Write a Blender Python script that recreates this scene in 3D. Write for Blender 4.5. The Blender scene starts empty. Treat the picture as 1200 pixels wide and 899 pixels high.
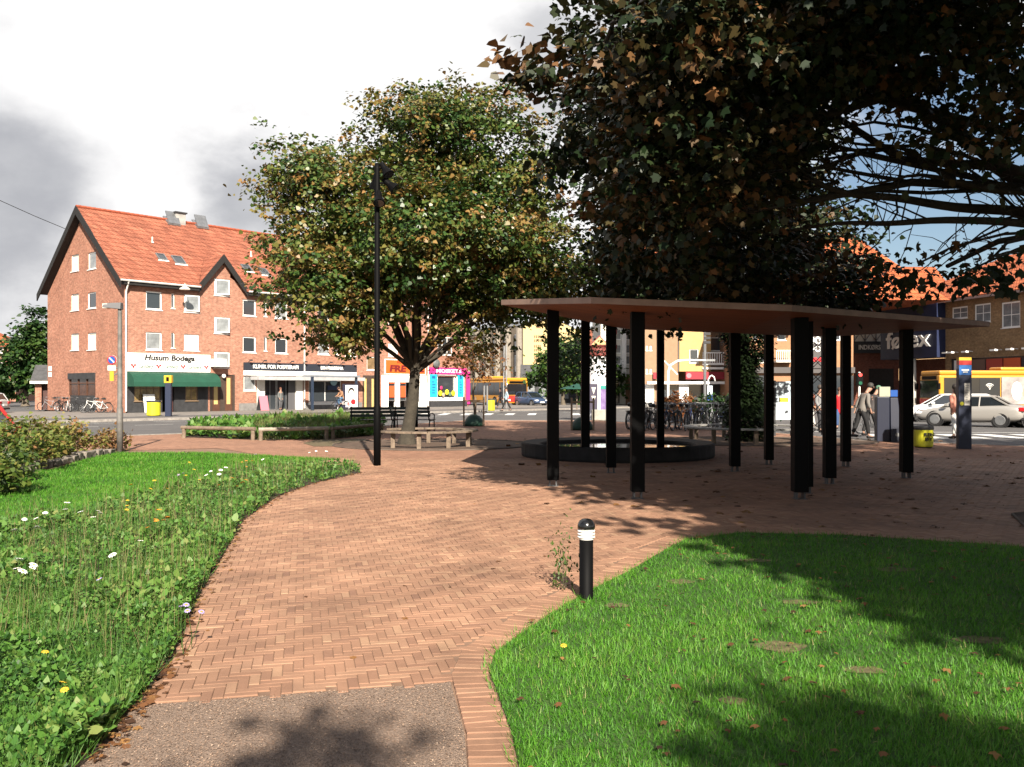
import bpy, math, random
import numpy as np
from mathutils import Vector, Matrix
R = math.radians
C = bpy.context.scene.collection
SC = bpy.context.scene
random.seed(7)
F, H, HOR = 1060.0, 1.55, 457.0      # focal length in photo pixels, eye height in metres, horizon row

def G(px, py):                        # photo pixel -> point on the ground
    Y = F * H / (py - HOR)
    return ((px - 600) / F * Y, Y)
def P(px, py, Y):                     # photo pixel + distance -> point
    return ((px - 600) / F * Y, Y, H + (HOR - py) / F * Y)

# ---------------------------------------------------------------- camera
cam = bpy.data.objects.new("camera", bpy.data.cameras.new("camera")); C.objects.link(cam)
cam.location = (0, 0, H); cam.rotation_euler = (R(90), 0, 0)
cam.data.sensor_width = 36; cam.data.lens = F / 1200 * 36
cam.data.shift_y = 7.5 / 1200; cam.data.clip_start = 0.1; cam.data.clip_end = 3000
SC.camera = cam
# ---------------------------------------------------------------- sun and sky
SUN_EL, SUN_AZ = 33.0, 168.5          # azimuth clockwise from +Y (the sun stands behind the camera, a little right)
sun = bpy.data.objects.new("sun", bpy.data.lights.new("sun", 'SUN')); C.objects.link(sun)
sun.data.energy = 5.0; sun.data.angle = R(0.5); sun.data.color = (1.0, 0.90, 0.76)
sd = Vector((math.sin(R(SUN_AZ)) * math.cos(R(SUN_EL)), math.cos(R(SUN_AZ)) * math.cos(R(SUN_EL)), math.sin(R(SUN_EL))))
sun.rotation_euler = sd.to_track_quat('Z', 'Y').to_euler()
SC.view_settings.view_transform = 'Standard'; SC.view_settings.look = 'None'
SC.view_settings.exposure = 1.5; SC.view_settings.gamma = 1.0
SC.view_settings.use_curve_mapping = False

W = bpy.data.worlds.new("World"); SC.world = W; W.use_nodes = True
nt = W.node_tree; nt.nodes.clear(); N = nt.nodes.new; L = nt.links.new
def vmath(op, a, b=None):
    n = N('ShaderNodeVectorMath'); n.operation = op
    for i, v in enumerate((a, b)):
        if v is None: continue
        if hasattr(v, 'links'): L(v, n.inputs[i])
        else: n.inputs[i].default_value = v
    return n
def fmath(op, a, b=None, clamp=False):
    n = N('ShaderNodeMath'); n.operation = op; n.use_clamp = clamp
    for i, v in enumerate((a, b)):
        if v is None: continue
        if hasattr(v, 'links'): L(v, n.inputs[i])
        else: n.inputs[i].default_value = v
    return n.outputs[0]
def smooth(v, lo, hi):
    n = N('ShaderNodeMapRange'); n.interpolation_type = 'SMOOTHSTEP'
    L(v, n.inputs['Value']); n.inputs['From Min'].default_value = lo; n.inputs['From Max'].default_value = hi
    return n.outputs['Result']
geo = N('ShaderNodeTexCoord'); dirn = vmath('NORMALIZE', geo.outputs['Generated']).outputs['Vector']
sep = N('ShaderNodeSeparateXYZ'); L(dirn, sep.inputs[0])
zz = fmath('ADD', fmath('MAXIMUM', sep.outputs['Z'], 0.0), 0.22)
cmb = N('ShaderNodeCombineXYZ')
L(fmath('DIVIDE', sep.outputs['X'], zz), cmb.inputs[0]); L(fmath('DIVIDE', sep.outputs['Y'], zz), cmb.inputs[1])
def noise(scale, det, rough, off):
    sc3 = vmath('MULTIPLY', dirn, (1.0, 1.0, 1.7)); o = vmath('ADD', sc3.outputs[0], off)
    n = N('ShaderNodeTexNoise'); n.inputs['Scale'].default_value = scale
    n.inputs['Detail'].default_value = det; n.inputs['Roughness'].default_value = rough
    L(o.outputs[0], n.inputs['Vector']); return n.outputs['Fac']
n_big = noise(1.6, 5, 0.5, (3.1, 1.7, 0)); n_fine = noise(4.2, 10, 0.55, (9.3, 4.2, 2.0))
def blob(px, py, inner, outer):       # soft patch of sky around one direction, its edge broken up by the noise
    v = Vector(((px - 600) / F, 1, (HOR - py) / F)).normalized()
    d = vmath('DOT_PRODUCT', dirn, tuple(v)).outputs['Value']
    a = fmath('ARCCOSINE', fmath('MINIMUM', d, 0.99999))
    a = fmath('ADD', a, fmath('MULTIPLY', fmath('SUBTRACT', n_fine, 0.5), R(22)))
    m = smooth(a, R(inner), R(outer))
    return fmath('SUBTRACT', 1.0, m)
sky = N('ShaderNodeTexSky'); sky.sky_type = 'NISHITA'; sky.sun_disc = False
sky.sun_elevation = R(SUN_EL); sky.sun_rotation = R(SUN_AZ)
skyc = vmath('SCALE', sky.outputs['Color']); skyc.inputs['Scale'].default_value = 0.40
# grey undersides of the clouds
g = fmath('MAXIMUM', blob(-50, 215, 4, 11), blob(275, 215, 0.8, 6.0))
g = fmath('MAXIMUM', g, fmath('MULTIPLY', blob(670, 60, 2, 7), 0.7))
g = fmath('MAXIMUM', g, fmath('MULTIPLY', smooth(n_big, 0.50, 0.72), 0.42))
n_x = noise(11.0, 8, 0.6, (2.2, 8.1, 4.0)); g = fmath('MULTIPLY', g, fmath('ADD', 0.22, fmath('ADD', fmath('MULTIPLY', n_fine, 0.95), fmath('MULTIPLY', n_x, 0.5))), clamp=True)
mixc = N('ShaderNodeMix'); mixc.data_type = 'RGBA'; L(g, mixc.inputs['Factor'])
mixc.inputs['A'].default_value = (3.7, 3.66, 3.66, 1); mixc.inputs['B'].default_value = (1.75, 1.78, 1.90, 1)
# gaps of blue: one over the right-hand shops, more behind and above the camera
front = blob(250, 120, 50, 62)
gaps = fmath('MULTIPLY', smooth(noise(1.9, 6, 0.5, (1.2, 7.7, 5)), 0.33, 0.50), fmath('SUBTRACT', 1.0, front))
b = fmath('MAXIMUM', gaps, blob(1150, 215, 4.5, 9.5))
b = fmath('MULTIPLY', b, fmath('SUBTRACT', 1.0, fmath('MULTIPLY', smooth(n_fine, 0.52, 0.66), 0.8)))
mixb = N('ShaderNodeMix'); mixb.data_type = 'RGBA'; L(b, mixb.inputs['Factor'])
L(mixc.outputs['Result'], mixb.inputs['A']); L(skyc.outputs[0], mixb.inputs['B'])
bg = N('ShaderNodeBackground'); bg.inputs['Strength'].default_value = 0.10
L(mixb.outputs['Result'], bg.inputs['Color'])
wo = N('ShaderNodeOutputWorld'); L(bg.outputs[0], wo.inputs['Surface'])

# ---------------------------------------------------------------- materials
MATS = {}
KA = 0.60                             # base colours below were chosen for exposure 0.5; this brings them to real-world values
def kc(c):
    k = KA + (1-KA)*min(1, max(0, (min(c)-.30)/.35)); return tuple(v*k for v in c)
def mat(name, col, rough=0.8, metal=0.0, var=0.0, vscale=3.0, bump=0.0, bscale=30.0, spec=0.4, emit=0.0, col2=None, dirt=0.0):
    if name in MATS: return MATS[name]
    col = kc(col); col2 = kc(col2) if col2 else None
    m = bpy.data.materials.new(name); m.use_nodes = True; t = m.node_tree
    b = t.nodes['Principled BSDF']; b.inputs['Base Color'].default_value = (*col, 1)
    b.inputs['Roughness'].default_value = rough; b.inputs['Metallic'].default_value = metal
    b.inputs['Specular IOR Level'].default_value = spec
    tc = t.nodes.new('ShaderNodeTexCoord')
    if var or col2:
        n = t.nodes.new('ShaderNodeTexNoise'); n.inputs['Scale'].default_value = vscale; n.inputs['Detail'].default_value = 6
        n.inputs['Roughness'].default_value = 0.62
        t.links.new(tc.outputs['Object'], n.inputs['Vector'])
        rp = t.nodes.new('ShaderNodeValToRGB'); t.links.new(n.outputs['Fac'], rp.inputs[0])
        rp.color_ramp.elements[0].position = 0.32; rp.color_ramp.elements[1].position = 0.68
        c2 = col2 if col2 else tuple(min(1, c * (1 + var)) for c in col)
        c1 = col if col2 else tuple(c * (1 - var) for c in col)
        rp.color_ramp.elements[0].color = (*c1, 1); rp.color_ramp.elements[1].color = (*c2, 1)
        t.links.new(rp.outputs[0], b.inputs['Base Color'])
    if bump:
        n2 = t.nodes.new('ShaderNodeTexNoise'); n2.inputs['Scale'].default_value = bscale; n2.inputs['Detail'].default_value = 5
        t.links.new(tc.outputs['Object'], n2.inputs['Vector'])
        bp = t.nodes.new('ShaderNodeBump'); bp.inputs['Strength'].default_value = bump; bp.inputs['Distance'].default_value = 0.02
        t.links.new(n2.outputs['Fac'], bp.inputs['Height']); t.links.new(bp.outputs[0], b.inputs['Normal'])
    if emit:
        b.inputs['Emission Color'].default_value = (*col, 1); b.inputs['Emission Strength'].default_value = emit
    MATS[name] = m; return m

def brick_mat(name, c1, c2, mortar, bw=0.24, bh=0.072, ms=0.008, axis='wall', bump=0.4, stain=0.25, rough=0.9, offset=0.5, speck=0.24, rot=0.0):
    c1, c2, mortar = kc(c1), kc(c2), kc(mortar)
    m = bpy.data.materials.new(name); m.use_nodes = True; t = m.node_tree; b = t.nodes['Principled BSDF']
    b.inputs['Roughness'].default_value = rough; b.inputs['Specular IOR Level'].default_value = 0.25
    tc = t.nodes.new('ShaderNodeTexCoord'); s = t.nodes.new('ShaderNodeSeparateXYZ'); t.links.new(tc.outputs['Object'], s.inputs[0])
    cb = t.nodes.new('ShaderNodeCombineXYZ')
    if axis == 'wall':
        ad = t.nodes.new('ShaderNodeMath'); ad.operation = 'ADD'; t.links.new(s.outputs['X'], ad.inputs[0]); t.links.new(s.outputs['Y'], ad.inputs[1])
        t.links.new(ad.outputs[0], cb.inputs[0]); t.links.new(s.outputs['Z'], cb.inputs[1])
    else:
        t.links.new(s.outputs['X'], cb.inputs[0]); t.links.new(s.outputs['Y'], cb.inputs[1])
    mp = t.nodes.new('ShaderNodeMapping'); t.links.new(cb.outputs[0], mp.inputs[0]); mp.inputs['Rotation'].default_value = (0, 0, rot)
    br = t.nodes.new('ShaderNodeTexBrick'); t.links.new(mp.outputs[0], br.inputs['Vector'])
    br.inputs['Scale'].default_value = 1.0; br.inputs['Brick Width'].default_value = bw; br.inputs['Row Height'].default_value = bh
    br.inputs['Mortar Size'].default_value = ms; br.inputs['Bias'].default_value = 0.0; br.offset = offset
    br.inputs['Color1'].default_value = (*c1, 1); br.inputs['Color2'].default_value = (*c2, 1); br.inputs['Mortar'].default_value = (*mortar, 1)
    n = t.nodes.new('ShaderNodeTexNoise'); n.inputs['Scale'].default_value = 0.7; n.inputs['Detail'].default_value = 8; n.inputs['Roughness'].default_value = 0.7
    t.links.new(tc.outputs['Object'], n.inputs['Vector'])
    mr = t.nodes.new('ShaderNodeMapRange'); t.links.new(n.outputs['Fac'], mr.inputs['Value'])
    mr.inputs['From Min'].default_value = 0.3; mr.inputs['From Max'].default_value = 0.7
    mr.inputs['To Min'].default_value = 1 - stain; mr.inputs['To Max'].default_value = 1 + stain * 0.6
    n3 = t.nodes.new('ShaderNodeTexNoise'); n3.inputs['Scale'].default_value = 1.0; n3.inputs['Detail'].default_value = 2
    mp3 = t.nodes.new('ShaderNodeMapping'); t.links.new(cb.outputs[0], mp3.inputs[0]); mp3.inputs['Scale'].default_value = (1.1/bw, .45/bh, 1); t.links.new(mp3.outputs[0], n3.inputs['Vector'])
    m3 = t.nodes.new('ShaderNodeMapRange'); t.links.new(n3.outputs['Fac'], m3.inputs['Value']); m3.inputs['From Min'].default_value = .3; m3.inputs['From Max'].default_value = .7
    m3.inputs['To Min'].default_value = 1 - speck; m3.inputs['To Max'].default_value = 1 + speck
    mm = t.nodes.new('ShaderNodeMath'); mm.operation = 'MULTIPLY'; t.links.new(mr.outputs[0], mm.inputs[0]); t.links.new(m3.outputs[0], mm.inputs[1])
    mx = t.nodes.new('ShaderNodeVectorMath'); mx.operation = 'SCALE'; t.links.new(br.outputs['Color'], mx.inputs[0]); t.links.new(mm.outputs[0], mx.inputs['Scale'])
    t.links.new(mx.outputs[0], b.inputs['Base Color'])
    bp = t.nodes.new('ShaderNodeBump'); bp.inputs['Strength'].default_value = bump; bp.inputs['Distance'].default_value = 0.01; bp.invert = True
    t.links.new(br.outputs['Fac'], bp.inputs['Height']); t.links.new(bp.outputs[0], b.inputs['Normal'])
    MATS[name] = m; return m

def leaf_mat(name, cols, rough=0.5, trans=0.3, spec=0.35):
    m = bpy.data.materials.new(name); m.use_nodes = True; t = m.node_tree; b = t.nodes['Principled BSDF']
    cols = [kc(c) for c in cols]
    at = t.nodes.new('ShaderNodeAttribute'); at.attribute_name = 'tint'
    rp = t.nodes.new('ShaderNodeValToRGB'); t.links.new(at.outputs['Fac'], rp.inputs[0])
    el = rp.color_ramp.elements
    el[0].position = 0; el[0].color = (*cols[0], 1); el[1].position = 1; el[1].color = (*cols[-1], 1)
    for i, c in enumerate(cols[1:-1]):
        e = el.new((i+1) / (len(cols)-1)); e.color = (*c, 1)
    t.links.new(rp.outputs[0], b.inputs['Base Color']); b.inputs['Roughness'].default_value = rough
    b.inputs['Specular IOR Level'].default_value = spec
    tr = t.nodes.new('ShaderNodeBsdfTranslucent'); t.links.new(rp.outputs[0], tr.inputs['Color'])
    mx = t.nodes.new('ShaderNodeMixShader'); mx.inputs[0].default_value = trans
    t.links.new(b.outputs[0], mx.inputs[1]); t.links.new(tr.outputs[0], mx.inputs[2])
    t.links.new(mx.outputs[0], t.nodes['Material Output'].inputs['Surface'])
    MATS[name] = m; return m

# ---------------------------------------------------------------- mesh building
class MB:
    def __init__(s): s.v = []; s.f = []; s.smooth = False
    def add(s, vs, fs):
        n = len(s.v); s.v += [tuple(v) for v in vs]; s.f += [tuple(i + n for i in f) for f in fs]; return s
    def box(s, x0, x1, y0, y1, z0, z1):
        return s.add([(x0,y0,z0),(x1,y0,z0),(x1,y1,z0),(x0,y1,z0),(x0,y0,z1),(x1,y0,z1),(x1,y1,z1),(x0,y1,z1)],
                     [(3,2,1,0),(4,5,6,7),(0,1,5,4),(1,2,6,5),(2,3,7,6),(3,0,4,7)])
    def poly(s, pts): return s.add(pts, [tuple(range(len(pts)))])
    def prism(s, pts, z0, z1):        # pts counter-clockwise in plan
        n = len(pts)
        return s.add([(p[0],p[1],z0) for p in pts] + [(p[0],p[1],z1) for p in pts],
                     [tuple(range(n-1,-1,-1)), tuple(range(n,2*n))] + [(i,(i+1)%n,n+(i+1)%n,n+i) for i in range(n)])
    def prism_y(s, pts, y0, y1):      # pts (x, z)
        n = len(pts)
        return s.add([(p[0],y0,p[1]) for p in pts] + [(p[0],y1,p[1]) for p in pts],
                     [tuple(range(n)), tuple(range(2*n-1,n-1,-1))] + [(i,n+i,n+(i+1)%n,(i+1)%n) for i in range(n)])
    def prism_x(s, pts, x0, x1):      # pts (y, z)
        n = len(pts)
        return s.add([(x0,p[0],p[1]) for p in pts] + [(x1,p[0],p[1]) for p in pts],
                     [tuple(range(n-1,-1,-1)), tuple(range(n,2*n))] + [(i,(i+1)%n,n+(i+1)%n,n+i) for i in range(n)])
    def tube(s, pts, rad, n=6, cap=True):
        pts = [Vector(p) for p in pts]; k = len(pts)
        if not hasattr(rad, '__len__'): rad = [rad] * k
        base = len(s.v); up = Vector((0, 0, 1))
        for i, p in enumerate(pts):
            d = (pts[min(i+1,k-1)] - pts[max(i-1,0)]); d = d.normalized() if d.length > 1e-9 else Vector((0,0,1))
            if i == 0:
                a = d.cross(up)
                if a.length < 0.1: a = d.cross(Vector((1, 0, 0)))
            else:
                a = a - d * a.dot(d)
                if a.length < 1e-4: a = d.cross(Vector((0.3, 1, 0.2)))
            a.normalize(); b2 = d.cross(a)
            for j in range(n):
                t = 2 * math.pi * j / n
                s.v.append(tuple(p + (a * math.cos(t) + b2 * math.sin(t)) * rad[i]))
        for i in range(k - 1):
            for j in range(n):
                s.f.append((base+i*n+j, base+(i+1)*n+j, base+(i+1)*n+(j+1)%n, base+i*n+(j+1)%n))
        if cap:
            s.f.append(tuple(base + j for j in range(n))); s.f.append(tuple(base + (k-1)*n + j for j in range(n-1,-1,-1)))
        return s
    def lathe(s, prof, n=16, c=(0,0,0), axis='z'):   # prof: (r, h) from bottom to top
        base = len(s.v); k = len(prof)
        for r, h in prof:
            for j in range(n):
                t = 2 * math.pi * j / n; a, b2 = r*math.cos(t), r*math.sin(t)
                s.v.append((c[0]+a, c[1]+b2, c[2]+h) if axis == 'z' else ((c[0]+a, c[1]+h, c[2]-b2) if axis == 'y' else (c[0]+h, c[1]+a, c[2]+b2)))
        for i in range(k-1):
            for j in range(n):
                s.f.append((base+i*n+j, base+i*n+(j+1)%n, base+(i+1)*n+(j+1)%n, base+(i+1)*n+j))
        s.f.append(tuple(base+j for j in range(n-1,-1,-1))); s.f.append(tuple(base+(k-1)*n+j for j in range(n)))
        return s
    def torus(s, c, R0, r0, n=20, m=6, axis='y'):
        base = len(s.v)
        for i in range(n):
            t = 2*math.pi*i/n
            for j in range(m):
                q = 2*math.pi*j/m; rr = R0 + r0*math.cos(q); h = r0*math.sin(q)
                a, b2 = rr*math.cos(t), rr*math.sin(t)
                s.v.append((c[0]+a, c[1]+h, c[2]+b2) if axis == 'y' else (c[0]+a, c[1]+b2, c[2]+h))
        for i in range(n):
            for j in range(m):
                s.f.append((base+i*m+j, base+i*m+(j+1)%m, base+((i+1)%n)*m+(j+1)%m, base+((i+1)%n)*m+j))
        return s
    def mesh(s, name):
        me = bpy.data.meshes.new(name); me.from_pydata(s.v, [], s.f); me.update()
        if s.smooth: me.shade_smooth()
        return me

def link(name, me, m=None, parent=None, loc=None, rot=None, kind=None):
    o = bpy.data.objects.new(name, me); C.objects.link(o)
    if m is not None and not me.materials: me.materials.append(m)
    if parent: o.parent = parent
    if loc: o.location = loc
    if rot: o.rotation_euler = rot
    if kind: o['kind'] = kind
    return o
def ob(name, mb, m, parent=None, bevel=0, smooth=None, loc=None, rot=None, label=None, kind=None):
    if smooth: mb.smooth = True
    o = link(name, mb.mesh(name), m, parent, loc, rot, kind)
    if smooth and smooth is not True: pass
    if bevel:
        md = o.modifiers.new('b', 'BEVEL'); md.width = bevel; md.segments = 2; md.limit_method = 'ANGLE'
    if label: o['label'] = label
    return o
def thing(name, label, cat, loc=(0,0,0), rz=0, group=None):
    o = bpy.data.objects.new(name, None); C.objects.link(o); o.empty_display_size = 0.3
    o.location = loc; o.rotation_euler = (0, 0, rz); o['label'] = label; o['category'] = cat
    if group: o['group'] = group
    return o
def tag(o, label, cat, group=None):
    o['label'] = label; o['category'] = cat
    if group: o['group'] = group
    return o
KIDS = {}
def dup(root, loc, rz=0, label=None, group=None, scale=None):
    kids = [(c, [g for g in bpy.data.objects if g.parent == c]) for c in [k for k in bpy.data.objects if k.parent == root]] if root.name not in KIDS else KIDS[root.name]
    KIDS[root.name] = kids
    r = root.copy(); C.objects.link(r); r.location = loc; r.rotation_euler = (0, 0, rz)
    if label: r['label'] = label
    if group: r['group'] = group
    if scale: r.scale = (scale,)*3
    for c, gs in kids:
        d = c.copy(); C.objects.link(d); d.parent = r
        for g in gs:
            e = g.copy(); C.objects.link(e); e.parent = d
    return r
def text(body, width, height, loc, m, parent, rot=(R(90), 0, 0), ext=0.01, name='lettering', shear=0.0, bold=0.0, kind=None):
    cu = bpy.data.curves.new(name, 'FONT'); cu.body = body; cu.align_x = 'CENTER'; cu.align_y = 'CENTER'
    cu.extrude = ext; cu.shear = shear; cu.offset = bold; cu.resolution_u = 3
    o = bpy.data.objects.new(name, cu); C.objects.link(o); cu.materials.append(m)
    me = bpy.data.meshes.new_from_object(o.evaluated_get(bpy.context.evaluated_depsgraph_get())); bpy.data.objects.remove(o)
    xs = [v.co.x for v in me.vertices]; ys = [v.co.y for v in me.vertices]; me.name = name
    me.transform(Matrix.Diagonal((width/(max(xs)-min(xs)), height/(max(ys)-min(ys)), 1, 1)) @ Matrix.Translation((-(max(xs)+min(xs))/2, -(max(ys)+min(ys))/2, 0)))
    o = bpy.data.objects.new(name, me); C.objects.link(o)
    o.parent = parent; o.location = loc; o.rotation_euler = rot
    return o

class Fr:                             # a facade line through (ox, oy) with heading ang; pixel -> distance along it / height
    def __init__(s, ox, oy, ang): s.o = (ox, oy); s.a = ang; s.d = (math.cos(ang), math.sin(ang))
    def s(s_, px):
        k = (px - 600) / F; return (k*s_.o[1] - s_.o[0]) / (s_.d[0] - k*s_.d[1])
    def z(s_, px, py):
        Y = s_.o[1] + s_.s(px)*s_.d[1]; return H + (HOR - py)*Y/F
    def rect(s_, x0, x1, y0, y1):     # pixels -> (s0, s1, z0, z1)
        xm = (x0+x1)/2; return (s_.s(x0), s_.s(x1), s_.z(xm, y1), s_.z(xm, y0))

def holes_wall(mb, x0, x1, z0, z1, holes, depth=0.14, y=0.0, thick=0.3, flip=False):
    """wall in the plane y (or, flip, x = y) facing -y (-x) with rectangular openings and their reveals"""
    xs = sorted({x0, x1, *[min(max(h[i], x0), x1) for h in holes for i in (0, 1)]})
    zs = sorted({z0, z1, *[min(max(h[i], z0), z1) for h in holes for i in (2, 3)]})
    def q(a, b2, c, d):
        pts = [a, b2, c, d]
        if flip: pts = [(p[1], p[0], p[2]) for p in pts][::-1]
        mb.poly(pts)
    for i in range(len(xs)-1):
        for j in range(len(zs)-1):
            cx, cz = (xs[i]+xs[i+1])/2, (zs[j]+zs[j+1])/2
            if any(h[0] < cx < h[1] and h[2] < cz < h[3] for h in holes): continue
            q((xs[i],y,zs[j]), (xs[i+1],y,zs[j]), (xs[i+1],y,zs[j+1]), (xs[i],y,zs[j+1]))
    yd = y + depth
    for a, b2, c, d in holes:
        c2, d2 = max(c, z0), min(d, z1)
        if c2 >= d2: continue
        q((a,y,c2),(a,y,d2),(a,yd,d2),(a,yd,c2)); q((b2,y,d2),(b2,y,c2),(b2,yd,c2),(b2,yd,d2))
        if d <= z1: q((a,y,d),(b2,y,d),(b2,yd,d),(a,yd,d))
        if c >= z0: q((a,yd,c),(b2,yd,c),(b2,y,c),(a,y,c))

def inside(pt, poly):
    x, y = pt; c = False; n = len(poly)
    for i in range(n):
        x1, y1 = poly[i]; x2, y2 = poly[(i+1) % n]
        if (y1 > y) != (y2 > y) and x < (x2-x1)*(y-y1)/(y2-y1)+x1: c = not c
    return c
def inside_np(X, Y, poly):
    c = np.zeros(len(X), bool); n = len(poly)
    for i in range(n):
        x1, y1 = poly[i]; x2, y2 = poly[(i+1) % n]
        if y1 == y2: continue
        c ^= ((y1 > Y) != (y2 > Y)) & (X < (x2-x1)*(Y-y1)/(y2-y1)+x1)
    return c

def scatter(name, Pn, U, V, S, shape, tint, m, parent=None, kind=None):
    """one mesh of many flat leaves: Pn base points, U long axis, V side axis, S sizes, shape (K,3) in (V, U, normal) units"""
    shape = np.asarray(shape, np.float32); K = len(shape); n = len(Pn)
    Pn = np.asarray(Pn, np.float32); U = np.asarray(U, np.float32); V = np.asarray(V, np.float32); S = np.asarray(S, np.float32)
    Nn = np.cross(V, U)
    co = Pn[:,None,:] + S[:,None,None]*(shape[None,:,0,None]*V[:,None,:] + shape[None,:,1,None]*U[:,None,:] + shape[None,:,2,None]*Nn[:,None,:])
    me = bpy.data.meshes.new(name); me.vertices.add(n*K); me.loops.add(n*K); me.polygons.add(n)
    me.vertices.foreach_set('co', co.astype(np.float32).ravel())
    me.loops.foreach_set('vertex_index', np.arange(n*K, dtype=np.int32))
    me.polygons.foreach_set('loop_start', np.arange(0, n*K, K, dtype=np.int32))
    a = me.attributes.new('tint', 'FLOAT', 'FACE'); a.data.foreach_set('value', np.asarray(tint, np.float32))
    me.update(calc_edges=True)
    o = link(name, me, m, parent)
    if kind: o['kind'] = kind
    return o
def unit(a): return a / np.maximum(np.linalg.norm(a, axis=-1, keepdims=True), 1e-9)
MAPLE = [(0,0,0),(.20,.06,.03),(.50,.12,-.05),(.38,.34,.03),(.58,.62,-.09),(.27,.66,.04),(.03,1,-.14),(-.24,.68,.05),(-.54,.68,-.07),(-.40,.36,.03),(-.46,.08,-.05),(-.18,.05,.03)]
OVAL = [(0,0,0),(.3,.35,.06),(.25,.75,.03),(0,1,-.1),(-.25,.75,.03),(-.3,.35,.06)]
RAG = [(0,0,0),(.42,.22,.05),(.3,.55,.0),(0,1,-.12),(-.3,.55,.0),(-.42,.22,.05)]
BLADE = [(-.05,0,0),(.05,0,0),(.0,1,.28)]
# ================================================================ MATERIALS IN USE
RED1, RED2 = (0.55, 0.24, 0.155), (0.41, 0.155, 0.10)
M_brick = brick_mat('red_brick', RED1, RED2, (0.48, 0.36, 0.28), stain=0.2)
M_brickd = brick_mat('dark_red_brick', (0.30, 0.085, 0.05), (0.22, 0.065, 0.04), (0.22, 0.16, 0.13))
M_ybrick = brick_mat('yellow_brick', (0.47, 0.29, 0.135), (0.38, 0.215, 0.095), (0.30, 0.24, 0.18))
M_tile = brick_mat('roof_tiles', (0.52, 0.19, 0.115), (0.38, 0.13, 0.08), (0.22, 0.06, 0.03), speck=.3, bw=0.26, bh=0.34, ms=0.025, bump=1.0, stain=0.35, offset=0.0)
M_tile2 = brick_mat('orange_roof_tiles', (0.66, 0.19, 0.075), (0.52, 0.14, 0.06), (0.27, 0.06, 0.02), bw=0.26, bh=0.34, ms=0.03, bump=1.0, stain=0.18, offset=0.0)
M_farpave = brick_mat('far_paving', (0.47, 0.255, 0.165), (0.38, 0.20, 0.13), (0.28, 0.155, 0.11), bw=0.2, bh=0.067, ms=0.006, axis='floor', stain=0.2, rot=R(13))
M_black = mat('black_paint', (0.004, 0.004, 0.0045), 0.6, spec=0.08)
M_blacktimber = mat('black_timber', (0.02, 0.018, 0.017), 0.7, var=0.4, vscale=8)
M_white = mat('white_paint', (0.78, 0.77, 0.74), 0.5, var=0.06)
M_off = mat('off_white_render', (0.66, 0.63, 0.57), 0.8, var=0.12)
M_grey = mat('grey_metal', (0.30, 0.31, 0.32), 0.45, 0.5, var=0.15)
M_galv = mat('galvanised_steel', (0.42, 0.43, 0.44), 0.4, 0.8, var=0.2)
M_dgrey = mat('charcoal_cladding', (0.045, 0.046, 0.05), 0.65, var=0.3)
M_glass = mat('dark_window_glass', (0.05, 0.06, 0.07), 0.08, spec=0.9)
M_glassl = mat('curtained_glass', (0.30, 0.32, 0.33), 0.15, spec=0.9, var=0.3, vscale=2)
M_curtain = mat('cream_blind', (0.62, 0.60, 0.53), 0.6, var=0.1)
M_asphalt = mat('asphalt', (0.13, 0.125, 0.125), 0.9, var=0.22, vscale=0.9, bump=0.5, bscale=90)
M_pavem = mat('concrete_pavement', (0.27, 0.245, 0.225), 0.9, var=0.2, vscale=0.8, bump=0.3, bscale=40)
M_kerb = mat('granite_kerb', (0.36, 0.33, 0.30), 0.8, var=0.3, vscale=5)
M_line = mat('road_marking', (0.62, 0.62, 0.60), 0.8, var=0.15, vscale=4)
M_yellow = mat('yellow_paint', (0.75, 0.72, 0.04), 0.4, var=0.06)
M_rubber = mat('rubber', (0.016, 0.016, 0.017), 0.7)
M_wood = mat('weathered_timber', (0.24, 0.18, 0.13), 0.85, var=0.4, vscale=6, bump=0.4, bscale=60)
M_bark = mat('bark', (0.13, 0.105, 0.078), 0.9, var=0.0, col2=(0.20, 0.165, 0.12), vscale=5, bump=1.0, bscale=22)
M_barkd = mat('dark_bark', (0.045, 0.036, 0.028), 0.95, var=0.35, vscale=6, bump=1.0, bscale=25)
M_soil = mat('soil', (0.065, 0.042, 0.028), 0.95, var=0.4, vscale=8, bump=0.8, bscale=60)
M_turf = mat('turf', (0.035, 0.10, 0.012), 0.9, col2=(0.07, 0.15, 0.02), vscale=3.0, bump=0.7, bscale=60)
M_lip = mat('sunlit_door_yellow', (0.75, 0.55, 0.22), 0.5, var=0.08)  # yellow of the sunlight inside is put into the door colour

# ================================================================ GROUND
def sheet(name, pts, z, m, kind='structure', thick=0.0):
    mb = MB()
    if thick: mb.prism(pts, z - thick, z)
    else: mb.poly([(x, y, z) for x, y in pts])
    return ob(name, mb, m, kind=kind)
def gpts(l): return [G(*p) for p in l]
sheet('ground', [(-900,-300),(900,-300),(900,1500),(-900,1500)], -0.16, M_asphalt)
B1 = Fr(-26.1, 61.0, math.atan2(.748, .663))          # the long brick block
n1 = (B1.d[1], -B1.d[0])
def b1p(s, off): return (B1.o[0] + s*B1.d[0] + off*n1[0], B1.o[1] + s*B1.d[1] + off*n1[1])
road_pts = [(-70,8), (-14.2,8), (-14.2,14.8), (-10.6,15.8), (-10.7,19), (-11.4,22.2), (-13.0,26.2), (-14.2,29.2), (-9.7,34.3), (-6.4,38), (-2.3,46.5), (4.5,46.5), (10.5,31.5), (11,28.3), (14.6,25.0), (60,19), (90,40), (60,120), (10,150), (-10,110), (-90,30)]
sheet('road', road_pts, -0.12, M_asphalt)
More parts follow.
